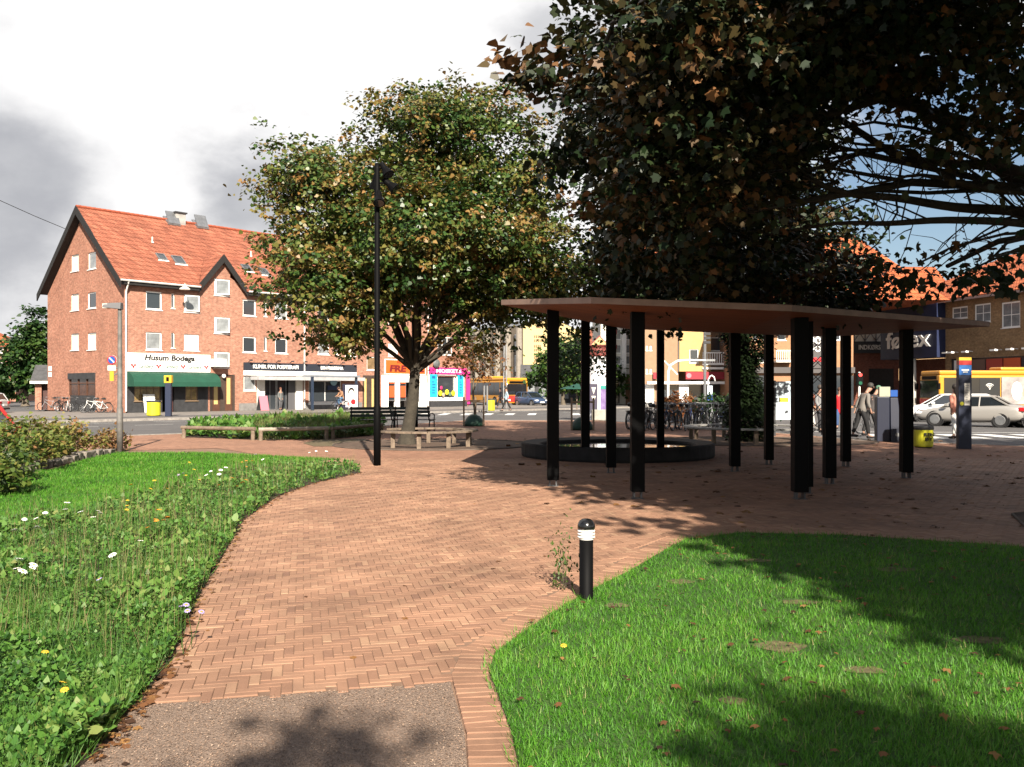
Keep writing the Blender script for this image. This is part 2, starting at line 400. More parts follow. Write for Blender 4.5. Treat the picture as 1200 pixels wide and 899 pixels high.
# far pavement in front of the brick block, as a raised slab with a granite kerb
fp = [b1p(-45, 12.6), b1p(46, 12.6), b1p(46, -2), b1p(-45, -16)]
sheet('far_pavement', fp, -0.004, M_pavem, thick=0.14)
k = MB()
for i in range(60):
    a, b_ = -45 + i*1.5, -45 + (i+1)*1.5 - 0.02
    k.prism([b1p(a, 12.9), b1p(b_, 12.9), b1p(b_, 12.603), b1p(a, 12.603)], -0.15, 0.006)
ob('kerb', k, M_kerb, kind='structure')
cyc = [b1p(-45, 11.0), b1p(46, 11.0), b1p(46, 8.6), b1p(-45, 8.6)]
sheet('cycle_path', cyc, 0.002, M_asphalt)
for off in (14.6, 18.5):
    mk = MB()
    for i in range(26):
        a = -45 + i*3.6 + (0.7 if off > 15 else 0); ln = 1.9
        mk.poly([(*b1p(a, off+.12), -0.114), (*b1p(a+ln, off+.12), -0.114), (*b1p(a+ln, off), -0.114), (*b1p(a, off), -0.114)])
    ob('road_marking', mk, M_line, kind='structure')
# zebra stripes by the far junction and a stop line
mk = MB()
for i in range(9):
    x = -6.5 + i*1.5; mk.poly([(x, 60, -.113), (x+.55, 60, -.113), (x+.75, 64, -.113), (x+.2, 64, -.113)])
for i in range(7):
    mk.poly([(13+i*1.4, 31, -.113), (13.7+i*1.4, 31, -.113), (13.7+i*1.4, 34, -.113), (13+i*1.4, 34, -.113)])
mk.poly([(12,36.0,-.113),(40,33.0,-.113),(40,33.15,-.113),(12,36.2,-.113)])
ob('road_marking', mk, M_line, kind='structure')

plaza = [(-14,-14), (40,-14), (40,21.2), (14.1,24.9), (10.5,27.8), (10.0,31), (4.4,46), (-2.3,46), (-6.1,37.6), (-9.9,33.8), (-14.5,29.4), (-30,11.8), (-30,-14)]
M_joint = mat('sandy_joint', (0.27, 0.165, 0.11), 0.95, var=0.3, vscale=4)
sheet('plaza', plaza, -0.007, M_joint, thick=0.2)
kb = MB()
for a, b_ in zip(plaza[2:15], plaza[3:16]):
    d = Vector((b_[0]-a[0], b_[1]-a[1])); ln = d.length; d.normalize(); nn = Vector((d.y, -d.x)); m_ = int(ln/1.0) + 1
    for i in range(m_):
        p0 = Vector(a) + d*(ln*i/m_); p1 = Vector(a) + d*(ln*(i+1)/m_ - 0.015)
        kb.prism([tuple(p0), tuple(p0 + nn*.14), tuple(p1 + nn*.14), tuple(p1)], -0.16, 0.012)
ob('plaza_kerb', kb, M_kerb, kind='structure')

# beds and lawns
bed = gpts([(107,888),(140,845),(170,815),(200,775),(232,700),(262,650),(285,610),(325,582),(365,567),(423,554),(416,546),(345,543),(280,553),(215,575),(140,594),(50,612)]) + [(-8,10.4), (-13,9), (-13,-3), (-2.2,-3), (-1.95,2)]
lawn_l = gpts([(400,538.5),(345,542.4),(280,552.5),(215,574.5),(140,593.5),(50,611.5)]) + [(-8.0,10.6), (-12,14.2)] + gpts([(60,551),(128,531),(240,531)])
lawn_edge = [(.02,-6)] + [(.06,3.3),(-.0,4.1),(-.125,5.0),(-.10,5.35),(.24,6.2),(.60,7.0),(1.03,7.8),(1.52,8.85),(1.8,9.4),(2.5,9.85),(3.6,9.65),(4.95,9.0),(7.5,7.6),(10,7.0),(16,6.6)]
lawn_r = lawn_edge + [(30,6.6), (30,-6)]
grit = [(-1.95,-6), (-1.9,3.2), (-1.81,3.84), (-1.88,4.44), (-0.36,4.80), (-0.33,4.83), (-.215,4.1), (-.15,3.3), (-.18,-6)]
sheet('flower_bed_soil', bed, 0.004, M_soil)
sheet('left_lawn', lawn_l, 0.006, M_turf)
sheet('right_lawn', lawn_r, 0.0, M_turf)
m = mat('grit_path', (0.36, 0.26, 0.20), 0.95, var=0.28, vscale=70, bump=1.0, bscale=120)
sheet('grit_path', grit, -0.004, m)
rs = np.random.RandomState(5)
# loose grit on the path
n = 26000
X = rs.uniform(-2.2, 0.0, n); Y = 3.2 + 1.7*rs.rand(n)
k_ = inside_np(X, Y, grit); X, Y = X[k_], Y[k_]; n = len(X)
an = rs.uniform(0, 6.28, n); U = np.stack([np.cos(an), np.sin(an), rs.uniform(-.2,.5,n)], 1); U = unit(U)
V = unit(np.cross(U, np.array([0,0,1.]))); Pn = np.stack([X, Y, np.full(n, -0.001)], 1)
m = leaf_mat('grit_stones', [(0.14,.09,.065),(0.34,.225,.16),(.42,.30,.22),(.55,.43,.34)], rough=0.9, trans=0.0)
scatter('loose_grit', Pn, U, V, rs.uniform(.003,.008,n), [(-.5,0,0),(.5,.1,.25),(.35,1,.35),(-.4,.9,.1)], np.clip(rs.beta(2,3,n),0,1), m, kind='stuff')

# ---- herringbone pavers, real bricks with open joints
patches = [gpts([(355,519.5),(372,515.5),(425,514.5),(441,518),(425,523),(368,523.5)])]
tree_pit = [( -2.2 + 2.7*math.cos(t)*1.05, 25.6 + 2.6*math.sin(t)) for t in np.linspace(0, 2*math.pi, 28, endpoint=False)]
tree_pit2 = [(7.3 + 3.6*math.cos(t), 27.2 + 2.4*math.sin(t)) for t in np.linspace(0, 2*math.pi, 28, endpoint=False)]
basin_c, basin_r = (2.48, 21.35), 2.26
PR = R(13); ca, sa = math.cos(PR), math.sin(PR); WB = 0.0565
FARY = 20.5
lawn_off = [(-.22,-6),(-.16,3.3),(-.215,4.1),(-.335,4.85),(-.30,5.42),(.05,6.36),(.42,7.1),(.85,7.92),(1.33,8.98),(1.66,9.56),(2.45,10.06),(3.65,9.86),(5.05,9.2),(7.55,7.82),(10,7.2),(16,6.8),(30,6.8),(30,-6)]
pit3 = [(5.75,10.1),(6.6,9.6),(9,9.4),(12,10.2),(12,13),(8,12.2),(6.2,11.2)]
hole_polys = [bed, lawn_off, grit, lawn_l, pit3]
bricks = []
for iy in range(-60, 480):
    for ix in range(-150, 330):
        d = (ix - iy) % 6
        if d == 0: w, h = 3, 1; cx, cy = ix*WB + 1.5*WB, iy*WB + .5*WB
        elif d == 5: w, h = 1, 3; cx, cy = ix*WB + .5*WB, iy*WB + 1.5*WB
        else: continue
        x = cx*ca - cy*sa - 0.33; y = cx*sa + cy*ca + 3.2
        if y < 4.3 or y > FARY or abs(x) > y*0.66 + 1.2: continue
        bricks.append((x, y, w, h))
bx = np.array([b_[0] for b_ in bricks]); by = np.array([b_[1] for b_ in bricks])
keep = np.ones(len(bx), bool)
for hp in hole_polys: keep &= ~inside_np(bx, by, hp)
keep &= ~((bx + 1.85 < 0.0) & (by < 5.0)) | (by > 4.5)
keep &= np.hypot(bx-basin_c[0], by-basin_c[1]) > basin_r - .1
bricks = [b_ for b_, k_ in zip(bricks, keep) if k_]
bricks.sort(key=lambda b_: b_[0]**2 + b_[1]**2)
print('pavers', len(bricks))
def paver_mat(name):
    m = bpy.data.materials.new(name); m.use_nodes = True; t = m.node_tree; b = t.nodes['Principled BSDF']
    at = t.nodes.new('ShaderNodeAttribute'); at.attribute_name = 'tint'; oi = t.nodes.new('ShaderNodeObjectInfo')
    # single pavers take their tint from the object's own random value, the joined ones from the face attribute
    ad = t.nodes.new('ShaderNodeMath'); ad.operation = 'ADD'; t.links.new(at.outputs['Fac'], ad.inputs[0]); t.links.new(oi.outputs['Random'], ad.inputs[1])
    fr = t.nodes.new('ShaderNodeMath'); fr.operation = 'FRACT'; t.links.new(ad.outputs[0], fr.inputs[0])
    rp = t.nodes.new('ShaderNodeValToRGB'); t.links.new(fr.outputs[0], rp.inputs[0]); rp.color_ramp.interpolation = 'LINEAR'
    e = rp.color_ramp.elements; e[0].position = 0; e[0].color = (.20,.108,.072,1); e[1].position = 1; e[1].color = (.33,.20,.125,1)
    for p, c in ((.08,(.242,.132,.084)),(.5,(.265,.146,.092)),(.9,(.29,.166,.106))):
        q = e.new(p); q.color = (*c, 1)
    tc = t.nodes.new('ShaderNodeTexCoord'); ge = t.nodes.new('ShaderNodeNewGeometry')
    n = t.nodes.new('ShaderNodeTexNoise'); n.inputs['Scale'].default_value = 1.1; n.inputs['Detail'].default_value = 9; n.inputs['Roughness'].default_value = .65
    t.links.new(ge.outputs['Position'], n.inputs['Vector'])
    mr = t.nodes.new('ShaderNodeMapRange'); t.links.new(n.outputs['Fac'], mr.inputs['Value']); mr.inputs['From Min'].default_value = .3; mr.inputs['From Max'].default_value = .7
    mr.inputs['To Min'].default_value = .58; mr.inputs['To Max'].default_value = 1.2
    s = t.nodes.new('ShaderNodeVectorMath'); s.operation = 'SCALE'; t.links.new(rp.outputs[0], s.inputs[0]); t.links.new(mr.outputs[0], s.inputs['Scale'])
    t.links.new(s.outputs[0], b.inputs['Base Color'])
    n2 = t.nodes.new('ShaderNodeTexNoise'); n2.inputs['Scale'].default_value = 90; t.links.new(ge.outputs['Position'], n2.inputs['Vector'])
    bp = t.nodes.new('ShaderNodeBump'); bp.inputs['Strength'].default_value = .5; bp.inputs['Distance'].default_value = .004; t.links.new(n2.outputs['Fac'], bp.inputs['Height']); t.links.new(bp.outputs[0], b.inputs['Normal'])
    b.inputs['Roughness'].default_value = .78; b.inputs['Specular IOR Level'].default_value = .35
    MATS[name] = m; return m
M_paver = paver_mat('clay_paver')
plz = bpy.data.objects['plaza']
def paver_mesh(w, h):
    g_ = .0014; mb = MB(); a, b_ = w*WB/2 - g_, h*WB/2 - g_; c = .0025
    mb.add([(-a,-b_,-.03),(a,-b_,-.03),(a,b_,-.03),(-a,b_,-.03),(-a,-b_,-c),(a,-b_,-c),(a,b_,-c),(-a,b_,-c),(-a+c,-b_+c,0),(a-c,-b_+c,0),(a-c,b_-c,0),(-a+c,b_-c,0)],
           [(0,1,5,4),(1,2,6,5),(2,3,7,6),(3,0,4,7),(4,5,9,8),(5,6,10,9),(6,7,11,10),(7,4,8,11),(8,9,10,11)])
    return mb
pm = {}
for w, h in ((3,1),(1,3)):
    me = paver_mesh(w, h).mesh('paver'); me.materials.append(M_paver); pm[(w,h)] = me
for x, y, w, h in bricks[:300]:
    o = bpy.data.objects.new('paver', pm[(w,h)]); C.objects.link(o); o.parent = plz
    o.location = (x, y, rs.uniform(-.0014,.0014)); o.rotation_euler = (rs.normal(0,.008), rs.normal(0,.008), PR + rs.normal(0,.006))
def joined_pavers(name, items, parent):
    vs, fs, ti = [], [], []
    base = {k: (np.array(paver_mesh(*k).v), paver_mesh(*k).f) for k in ((3,1),(1,3))}
    off = 0
    for x, y, w, h, r_ in items:
        v, f = base[(w,h)]; c_, s_ = math.cos(r_), math.sin(r_)
        t = rs.normal(0,.007,2); z = rs.uniform(-.0014,.0014) + v[:,2] + v[:,0]*t[0] + v[:,1]*t[1]
        vs.append(np.stack([x + v[:,0]*c_ - v[:,1]*s_, y + v[:,0]*s_ + v[:,1]*c_, z], 1)); fs += [tuple(i+off for i in q) for q in f]
        ti += [rs.rand()]*len(f); off += len(v)
    me = bpy.data.meshes.new(name); me.from_pydata(np.concatenate(vs).tolist(), [], fs)
    a = me.attributes.new('tint','FLOAT','FACE'); a.data.foreach_set('value', np.array(ti, np.float32)); me.update()
    return link(name, me, M_paver, parent, kind='stuff')
joined_pavers('paver_field', [(x,y,w,h,PR+rs.normal(0,.006)) for x,y,w,h in bricks[300:]], plz)
# soldier course along the right-hand lawn: each brick an object of its own
eb = MB(); a, b_ = .10, .0315; c = .004
eb.add([(-a,-b_,-.03),(a,-b_,-.03),(a,b_,-.03),(-a,b_,-.03),(-a,-b_,-c),(a,-b_,-c),(a,b_,-c),(-a,b_,-c),(-a+c,-b_+c,0),(a-c,-b_+c,0),(a-c,b_-c,0),(-a+c,b_-c,0)],
       [(0,1,5,4),(1,2,6,5),(2,3,7,6),(3,0,4,7),(4,5,9,8),(5,6,10,9),(6,7,11,10),(7,4,8,11),(8,9,10,11)])
eme = eb.mesh('edge_brick'); eme.materials.append(M_paver)
mid = [((p[0]+q[0])/2, (p[1]+q[1])/2) for p, q in zip(lawn_edge[1:14], lawn_off[1:14])]
acc = 0; ne = 0
for p, q in zip(mid[:-1], mid[1:]):
    d = Vector((q[0]-p[0], q[1]-p[1])); ln = d.length; d.normalize(); t = acc
    while t < ln:
        x, y = p[0]+d.x*t, p[1]+d.y*t
        o = bpy.data.objects.new('edge_brick', eme); C.objects.link(o); o.parent = plz
        o.location = (x, y, .004 + rs.uniform(-.003,.003)); o.rotation_euler = (rs.normal(0,.01), rs.normal(0,.02), math.atan2(d.y, d.x) - math.pi/2 + rs.normal(0,.015)); t += .068; ne += 1
    acc = t - ln
# the same paving carried on by the material beyond the distance where bricks can be told apart
farp = [(-12.8,26), (-11.6,23.4), (-10.3, 23.0), (-7.8, 24), (-5.2, FARY-.05), (15,FARY-.05), (40, FARY-.05), (40,21.2), (14.1,24.9), (10.5,27.8), (10.0,31), (4.4,46), (-2.3,46), (-6.1,37.6), (-9.9,33.8), (-14.0,29.0)]
sheet('far_plaza_paving', farp, 0.001, M_farpave)
for q in (patches[0],):
    sheet('worn_grass_patch', q, 0.008, mat('worn_turf', (.11,.10,.035), .95, col2=(.19,.125,.075), vscale=5, bump=.4))
for q in (tree_pit, tree_pit2, pit3):
    sheet('tree_pit_soil', q, 0.009, mat('pit_soil', (.12,.075,.05), .95, var=.35, vscale=4, bump=.6))
def edging(pts, name='pit_edging'):
    e = MB(); e.tube([(x, y, .012) for x, y in pts] + [(pts[0][0], pts[0][1], .012)], .02, 5, cap=False)
    return ob(name, e, mat('dark_edging', (.13,.10,.08), .8, var=.3), kind='structure')
edging(tree_pit); edging(tree_pit2); edging(pit3)

# ================================================================ GRASS AND PLANTS
def blades(name, poly, n, y0, y1, x0, x1, hmin, hmax, m, dens_pow=1.7, z=0.0, seed=1, clump=0.0, width=1.0, fade=None, flop=.5):
    r = np.random.RandomState(seed)
    u = r.rand(n*3)
    if dens_pow == 0: Y = y0 + (y1-y0)*u
    else:
        p = 1 - dens_pow; Y = (y0**p + u*(y1**p - y0**p))**(1/p)
    X = r.uniform(x0, x1, n*3); k_ = inside_np(X, Y, poly)
    if fade is not None: k_ &= fade(X, Y, r)
    X, Y = X[k_][:n], Y[k_][:n]; n = len(X)
    pat = .5 + .5*np.sin(X*2.1 + 1.3*np.sin(Y*1.7)) * np.sin(Y*2.6 + .7*np.sin(X*3.1)); pat = .6*pat + .4*(.5+.5*np.sin(X*7.3+Y*5.1)*np.sin(Y*8.7-X*3.3))
    S = (hmin + (hmax-hmin)*(r.rand(n)*.5 + .5*pat)) * (1 + .03*(Y - y0))
    an = r.uniform(0, 2*math.pi, n); lean = np.abs(r.normal(0, flop, n))
    U = unit(np.stack([np.cos(an)*lean, np.sin(an)*lean, np.ones(n)], 1)); b_ = an + r.uniform(-1.2, 1.2, n) + math.pi/2
    V = np.stack([np.cos(b_), np.sin(b_), np.zeros(n)], 1); V = unit(V - U*np.sum(U*V,1,keepdims=True))
    V = V * ((.9 + .07*(Y - y0))*width)[:,None] * (.05/np.maximum(S,.01))[:,None]
    tint = np.clip(.15 + .45*pat + r.normal(0,.16,n), 0, 1); tint[r.rand(n) < .02] = 1
    return scatter(name, np.stack([X, Y, np.full(n, z)], 1), U, V, S, BLADE, tint, m, kind='stuff')
M_grass = leaf_mat('grass_blades', [(.045,.18,.010),(.085,.30,.016),(.14,.40,.028),(.22,.45,.05),(.42,.40,.15)], rough=.55, trans=.35)
bald = [(1.62,5.45,.22,.16),(1.35,7.3,.16,.12),(2.1,6.6,.20,.10),(.75,6.5,.12,.10),(1.95,5.0,.16,.10),(2.9,5.6,.22,.12),(1.1,4.5,.10,.08),(2.2,8.2,.2,.12),(3.3,7.8,.25,.15)]
def thin(X, Y, r):
    k = np.ones(len(X), bool)
    for x, y, a, b_ in bald: k &= (((X-x)/a)**2 + ((Y-y)/b_)**2 + .5*np.sin(X*31)*np.sin(Y*27) > .35 + .6*r.rand(len(X))) | (r.rand(len(X)) < .3)
    return k
for i, (x, y, a, b_) in enumerate(bald):
    sheet('bare_earth_patch', [(x+a*.72*math.cos(q)*(1+.15*math.sin(q*3+i)), y+b_*.72*math.sin(q)*(1+.15*math.cos(q*4+i))) for q in np.linspace(0, 6.283, 18, endpoint=False)], .004, mat('bare_earth', (.15,.13,.055), .95, var=.4, vscale=14, bump=.6))
blades('lawn_grass', lawn_r, 200000, 3.3, 10.3, -.3, 9.0, .014, .058, M_grass, seed=3, fade=thin)
fringe = [(p[0]-.05, p[1]+.03) for p in lawn_edge[1:14]] + [(p[0]+.12, p[1]-.1) for p in lawn_edge[1:14]][::-1]
blades('near_lawn_grass', lawn_r, 45000, -1.5, 3.3, -.3, 6.0, .02, .07, M_grass, seed=6, dens_pow=0)
blades('lawn_fringe_grass', fringe, 9000, 3.3, 10.3, -.4, 5.2, .03, .085, M_grass, seed=13, flop=.8)
blades('left_lawn_grass', lawn_l, 90000, 8.0, 23.5, -13, -3.5, .03, .06, M_grass, seed=4, dens_pow=1.3, width=1.5)

M_bedleaf = leaf_mat('bed_leaves', [(.035,.11,.02),(.08,.22,.035),(.14,.32,.05),(.23,.36,.08),(.36,.38,.13)], rough=.5, trans=.35)
M_straw = leaf_mat('dry_stems', [(.24,.17,.08),(.42,.33,.17),(.34,.31,.12),(.17,.25,.07)], rough=.8, trans=.3)
def bed_height(X, Y):
    return .07 + .10*(.5+.5*np.sin(X*2.3+Y*1.1)*np.sin(Y*1.9-X)) + .06*np.sin(X*6.1)*np.sin(Y*5.3)
def leafy(name, poly, n, y0, y1, x0, x1, smin, smax, m, hfun, seed, p=2.0, shape=OVAL, edge=None):
    r = np.random.RandomState(seed); u = r.rand(n*3); q = 1-p; Y = (y0**q + u*(y1**q - y0**q))**(1/q); X = r.uniform(x0, x1, n*3)
    k_ = inside_np(X, Y, poly); X, Y = X[k_][:n], Y[k_][:n]; n = len(X)
    hh = np.maximum(hfun(X, Y), .02); Z = hh*(r.rand(n)**.45)
    pat = .5+.5*np.sin(X*3.7+2*np.sin(Y*1.3))*np.sin(Y*3.1+X)
    an = r.uniform(0, 6.28, n); el = r.normal(.35,.5,n)
    U = np.stack([np.cos(an)*np.cos(el), np.sin(an)*np.cos(el), np.sin(el)], 1)
    V = np.stack([-np.sin(an), np.cos(an), r.normal(0,.45,n)], 1); V = unit(V - U*np.sum(U*V,1,keepdims=True))
    S = r.uniform(smin, smax, n)*(1+.06*(Y-y0))*(.6+.8*pat)
    return scatter(name, np.stack([X,Y,Z],1), U, V, S, shape, np.clip(.25+.35*pat+r.normal(0,.2,n),0,1), m, kind='stuff')
leafy('flower_bed_foliage', bed, 190000, 3.2, 18.5, -9.5, -1.6, .014, .042, M_bedleaf, bed_height, 21, shape=RAG)
leafy('broad_bed_leaves', bed, 4000, 3.2, 18.5, -9.5, -1.6, .035, .065, M_bedleaf, bed_height, 22)
wide = bed
blades('flower_bed_grass', bed, 80000, 3.2, 18.5, -9.5, -1.6, .08, .25, M_bedleaf, seed=23, dens_pow=2.0, width=.8, flop=.6)
blades('dry_flower_stems', bed, 3000, 5.0, 17.0, -9.0, -2.0, .2, .5, M_straw, seed=25, dens_pow=1.5, width=.7, flop=.25)
# dead leaves and soil crumbs along the bed's edge
def litter(name, n, xs, m, seed, smin, smax, shape=MAPLE, z=.008):
    r = np.random.RandomState(seed); X, Y = xs(r, n); n = len(X)
    an = r.uniform(0, 6.28, n); el = r.normal(0,.25,n)
    U = np.stack([np.cos(an)*np.cos(el), np.sin(an)*np.cos(el), np.abs(np.sin(el))], 1); V = np.stack([-np.sin(an), np.cos(an), r.normal(0,.15,n)], 1); V = unit(V - U*np.sum(U*V,1,keepdims=True))
    sh = np.array(shape, float); sh[:,2] = np.abs(sh[:,2])*4
    return scatter(name, np.stack([X,Y,np.full(n,z)],1), U, V, r.uniform(smin,smax,n), sh, np.clip(r.beta(1.6,2,n),0,1), m, kind='stuff')
M_dead = leaf_mat('dead_leaves', [(.045,.022,.012),(.13,.055,.022),(.24,.10,.035),(.36,.17,.055),(.45,.28,.09)], rough=.8, trans=.15)
def along(poly, i0, i1, w):
    def f(r, n):
        seg = poly[i0:i1+1]; k_ = r.randint(0, len(seg)-1, n); t = r.rand(n); a = np.array(seg)
        p = a[k_]*(1-t)[:,None] + a[k_+1]*t[:,None]; return p[:,0] + r.normal(0,w,n), p[:,1] + r.normal(0,w,n)
    return f
litter('bed_edge_litter', 800, along(bed, 0, 9, .05), M_dead, 31, .02, .05)
def on_plaza(r, n):
    Y = r.uniform(9.5, 30, n); X = r.uniform(-3.5, 13, n)
    k_ = (X > 2.2 - (Y-9)*.22 + r.normal(0,.7,n)) & ~inside_np(X, Y, lawn_off) & (np.hypot(X-basin_c[0], Y-basin_c[1]) > 2.3)
    return X[k_], Y[k_]
litter('fallen_leaves', 1500, on_plaza, M_dead, 33, .07, .15)
def on_lawn(r, n):
    Y = r.uniform(3.6, 9.6, n); X = r.uniform(0, 6, n); k_ = inside_np(X, Y, lawn_r); return X[k_], Y[k_]
litter('fallen_leaves_on_lawn', 330, on_lawn, M_dead, 34, .022, .055, z=.035)
def on_path(r, n):
    Y = 5 + 13*r.rand(n)**1.3; X = r.uniform(-2, 2, n); k_ = ~inside_np(X, Y, bed) & ~inside_np(X, Y, lawn_off); return X[k_], Y[k_]
litter('path_litter', 60, on_path, M_dead, 35, .015, .05)
# ================================================================ TREES
def add_crown(t, base, lobes, n_leaf, leaf, mleaf, r, seed, shape, tint, clus, spread, outer, up, name='crown', clump=.34):
    ws = np.array([l[2]*(l[1][0]*l[1][1]*l[1][2])**(.667) for l in lobes]); ws /= ws.sum(); nc = max(1, n_leaf//clus)
    ncl = max(2, nc//7)
    li = r.choice(len(lobes), ncl, p=ws); Cn = np.array([l[0] for l in lobes])[li]; Rd = np.array([l[1] for l in lobes])[li]
    dv = unit(r.normal(0,1,(ncl,3))); rad_ = outer + (1.02-outer)*r.rand(ncl)**.8; rad_[r.rand(ncl) < .10] *= 1.09
    # uneven outline: lobes swell and shrink with direction
    wav = 1 + .13*np.sin(dv[:,0]*7+li*2.1+seed)*np.sin(dv[:,2]*6+li) + .09*np.sin(dv[:,1]*11+dv[:,0]*9)
    cc = Cn + dv*Rd*(rad_*wav)[:,None]
    # boughs carry sprays, sprays carry leaves: two levels of clumping leave gaps between the boughs
    k1 = r.randint(0, ncl, nc); cc = cc[k1] + r.normal(0,1,(nc,3))*clump*np.array([1.15,1.15,.55]); dv = dv[k1]; bt = r.normal(0,1,ncl)[k1]
    idx = np.repeat(np.arange(nc), clus); n = len(idx)
    Pn = cc[idx] + r.normal(0,1,(n,3))*spread*np.array([1,1,.55])*r.uniform(.35,1.15,(nc))[idx][:,None] - np.array(base)
    out = unit(dv[idx] + np.array([0,0,.2])); an = r.uniform(0,6.28,n)
    U = unit(np.stack([np.cos(an), np.sin(an), r.normal(-.45,.4,n)],1) + .5*out)
    nrm = unit(np.array([0,0,1.])*up + out*.5 + r.normal(0,.45,(n,3))); V = unit(np.cross(U, nrm))
    ct = (tint[0] + tint[1]*(.6*bt + .8*r.normal(0,1,nc)))[idx] + r.normal(0,.10,n)
    S = leaf*r.uniform(.6,1.25,n)
    scatter(name, Pn, U, V, S, shape, np.clip(ct,0,1), mleaf, t, kind='stuff')
def tree(label, base, height, lobes, n_leaf, leaf, mleaf, mbark, trunk_r, fork, seed, shape=RAG, limbs=None, limb_k=1.0, upper=None, every=1, clump=.34, tint=(.4,.25), clus=18, spread=.42, name='tree', cat='tree', group=None, outer=.5, sub=5, up=.55, tri_limb=None):
    """lobes: (centre, radii, weight) in world metres; limbs grow from the fork to each lobe and split inside it"""
    r = np.random.RandomState(seed); t = thing(name, label, cat, base, 0, group); b0 = Vector(base)
    tb = MB(); top = Vector(fork) - b0
    k = 9; pts = []; rad = []
    for i in range(k):
        u = i/(k-1); pts.append(Vector((top.x*u**1.5 + .04*math.sin(u*5+seed), top.y*u**1.5 + .04*math.cos(u*4), top.z*u)))
        rad.append(trunk_r*(1 + .55*math.exp(-u*9) - .22*u))
    pts += [pts[-1] + Vector((0,0,.22)), pts[-1] + Vector((0,0,.5))]; rad += [rad[-1]*.85, rad[-1]*.35]
    tb.tube(pts, rad, 14, cap=False); ob('trunk', tb, mbark, t, smooth=True)
    lb = MB(); tips = []
    def limb(a, c, r0, r1, wob, n=6, sides=7):
        a, c = Vector(a), Vector(c); ln = (c-a).length; ps = []; rr = []
        off = Vector(r.normal(0, 1, 3))*wob*ln
        for i in range(n+1):
            u = i/n; p = a.lerp(c, u) + off*math.sin(u*math.pi)*.5 + Vector((0,0,1))*ln*.09*math.sin(u*math.pi); p += Vector(r.normal(0,.012,3))*ln*(0 < i < n)
            ps.append(p); rr.append(r0*(1-u) + r1*u)
        lb.tube(ps, rr, sides, cap=False); return ps
    wsum = sum(l[2] for l in lobes)
    for li_, (c, rd, w) in enumerate(lobes):
        c = Vector(c) - b0
        if li_ % every: continue
        rr = trunk_r*.50*max(.5, min(1, w*2/1.5))*limb_k
        ps = limb(top - Vector((0,0,.35 if limb_k == 1 else .1)), c, rr, rr*.30, .10)
        for j in range(sub):
            st = ps[r.randint(2, len(ps))]; dv = Vector(unit(r.normal(0,1,3)))
            e = c + Vector((dv.x*rd[0], dv.y*rd[1], dv.z*rd[2]))*r.uniform(.6,.95)
            p2 = limb(st, e, rr*.32, .012, .12, 5, 5)
            for q in range(3):
                st2 = p2[r.randint(2, len(p2))]; e2 = st2 + Vector(unit(r.normal(0,1,3)))*r.uniform(.3,.55)*min(rd)
                limb(st2, e2, .016, .005, .1, 3, 4)
    if limbs:
        for path, r0, r1 in limbs:
            ps = [Vector(p)-b0 for p in path]; n_ = len(ps)
            # smooth the path
            fine = []
            for i in range(n_-1):
                p0, p1, p2, p3 = ps[max(i-1,0)], ps[i], ps[i+1], ps[min(i+2,n_-1)]
                for q in range(4):
                    u = q/4; fine.append(.5*((2*p1) + (p2-p0)*u + (2*p0-5*p1+4*p2-p3)*u*u + (3*p1-p0-3*p2+p3)*u**3))
            fine.append(ps[-1]); m_ = len(fine)
            lb.tube(fine, [r0 + (r1-r0)*i/(m_-1) for i in range(m_)], 8)
            for q in range(tri_limb or 10):
                i = r.randint(m_//6, m_); st = fine[i]; dv = Vector((r.normal(-.5,.6), r.normal(0,.5), r.normal(.15,.5))).normalized()
                e = st + dv*r.uniform(.5,1.7); p2 = limb(st, e, max(.008, .3*(r0+(r1-r0)*i/m_)), .005, .16, 5, 5)
                for _ in range(3):
                    s2 = p2[r.randint(1, 6)]; limb(s2, s2 + Vector(unit(r.normal(0,1,3)+[-.3,0,0]))*r.uniform(.2,.6), .008, .003, .15, 3, 4)
    ob('branches', lb, mbark, t, smooth=True)
    # leaves in sprays
    add_crown(t, base, lobes, n_leaf, leaf, mleaf, r, seed, shape, tint, clus, spread, outer, up, clump=clump)
    if upper: add_crown(t, base, upper, 36000, .235, mleaf, r, seed+1, RAG, tint, 12, .35, .2, up, name='upper_crown')
    return t
def lb(px, py, Y, rx, ry, dep, w=1.0):
    return (P(px, py, Y), (rx*Y/F, dep, ry*Y/F), w)
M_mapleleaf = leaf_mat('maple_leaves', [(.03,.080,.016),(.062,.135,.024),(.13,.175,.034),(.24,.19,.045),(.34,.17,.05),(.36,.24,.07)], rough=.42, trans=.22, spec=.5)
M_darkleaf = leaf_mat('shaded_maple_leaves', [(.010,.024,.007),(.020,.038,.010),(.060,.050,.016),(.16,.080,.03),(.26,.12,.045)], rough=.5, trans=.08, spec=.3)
M_green = leaf_mat('green_leaves', [(.014,.045,.010),(.03,.085,.016),(.06,.13,.022),(.10,.15,.03)], rough=.5, trans=.25)
M_rust = leaf_mat('rust_leaves', [(.10,.10,.025),(.24,.12,.035),(.34,.11,.04),(.36,.20,.08)], rough=.5, trans=.35)

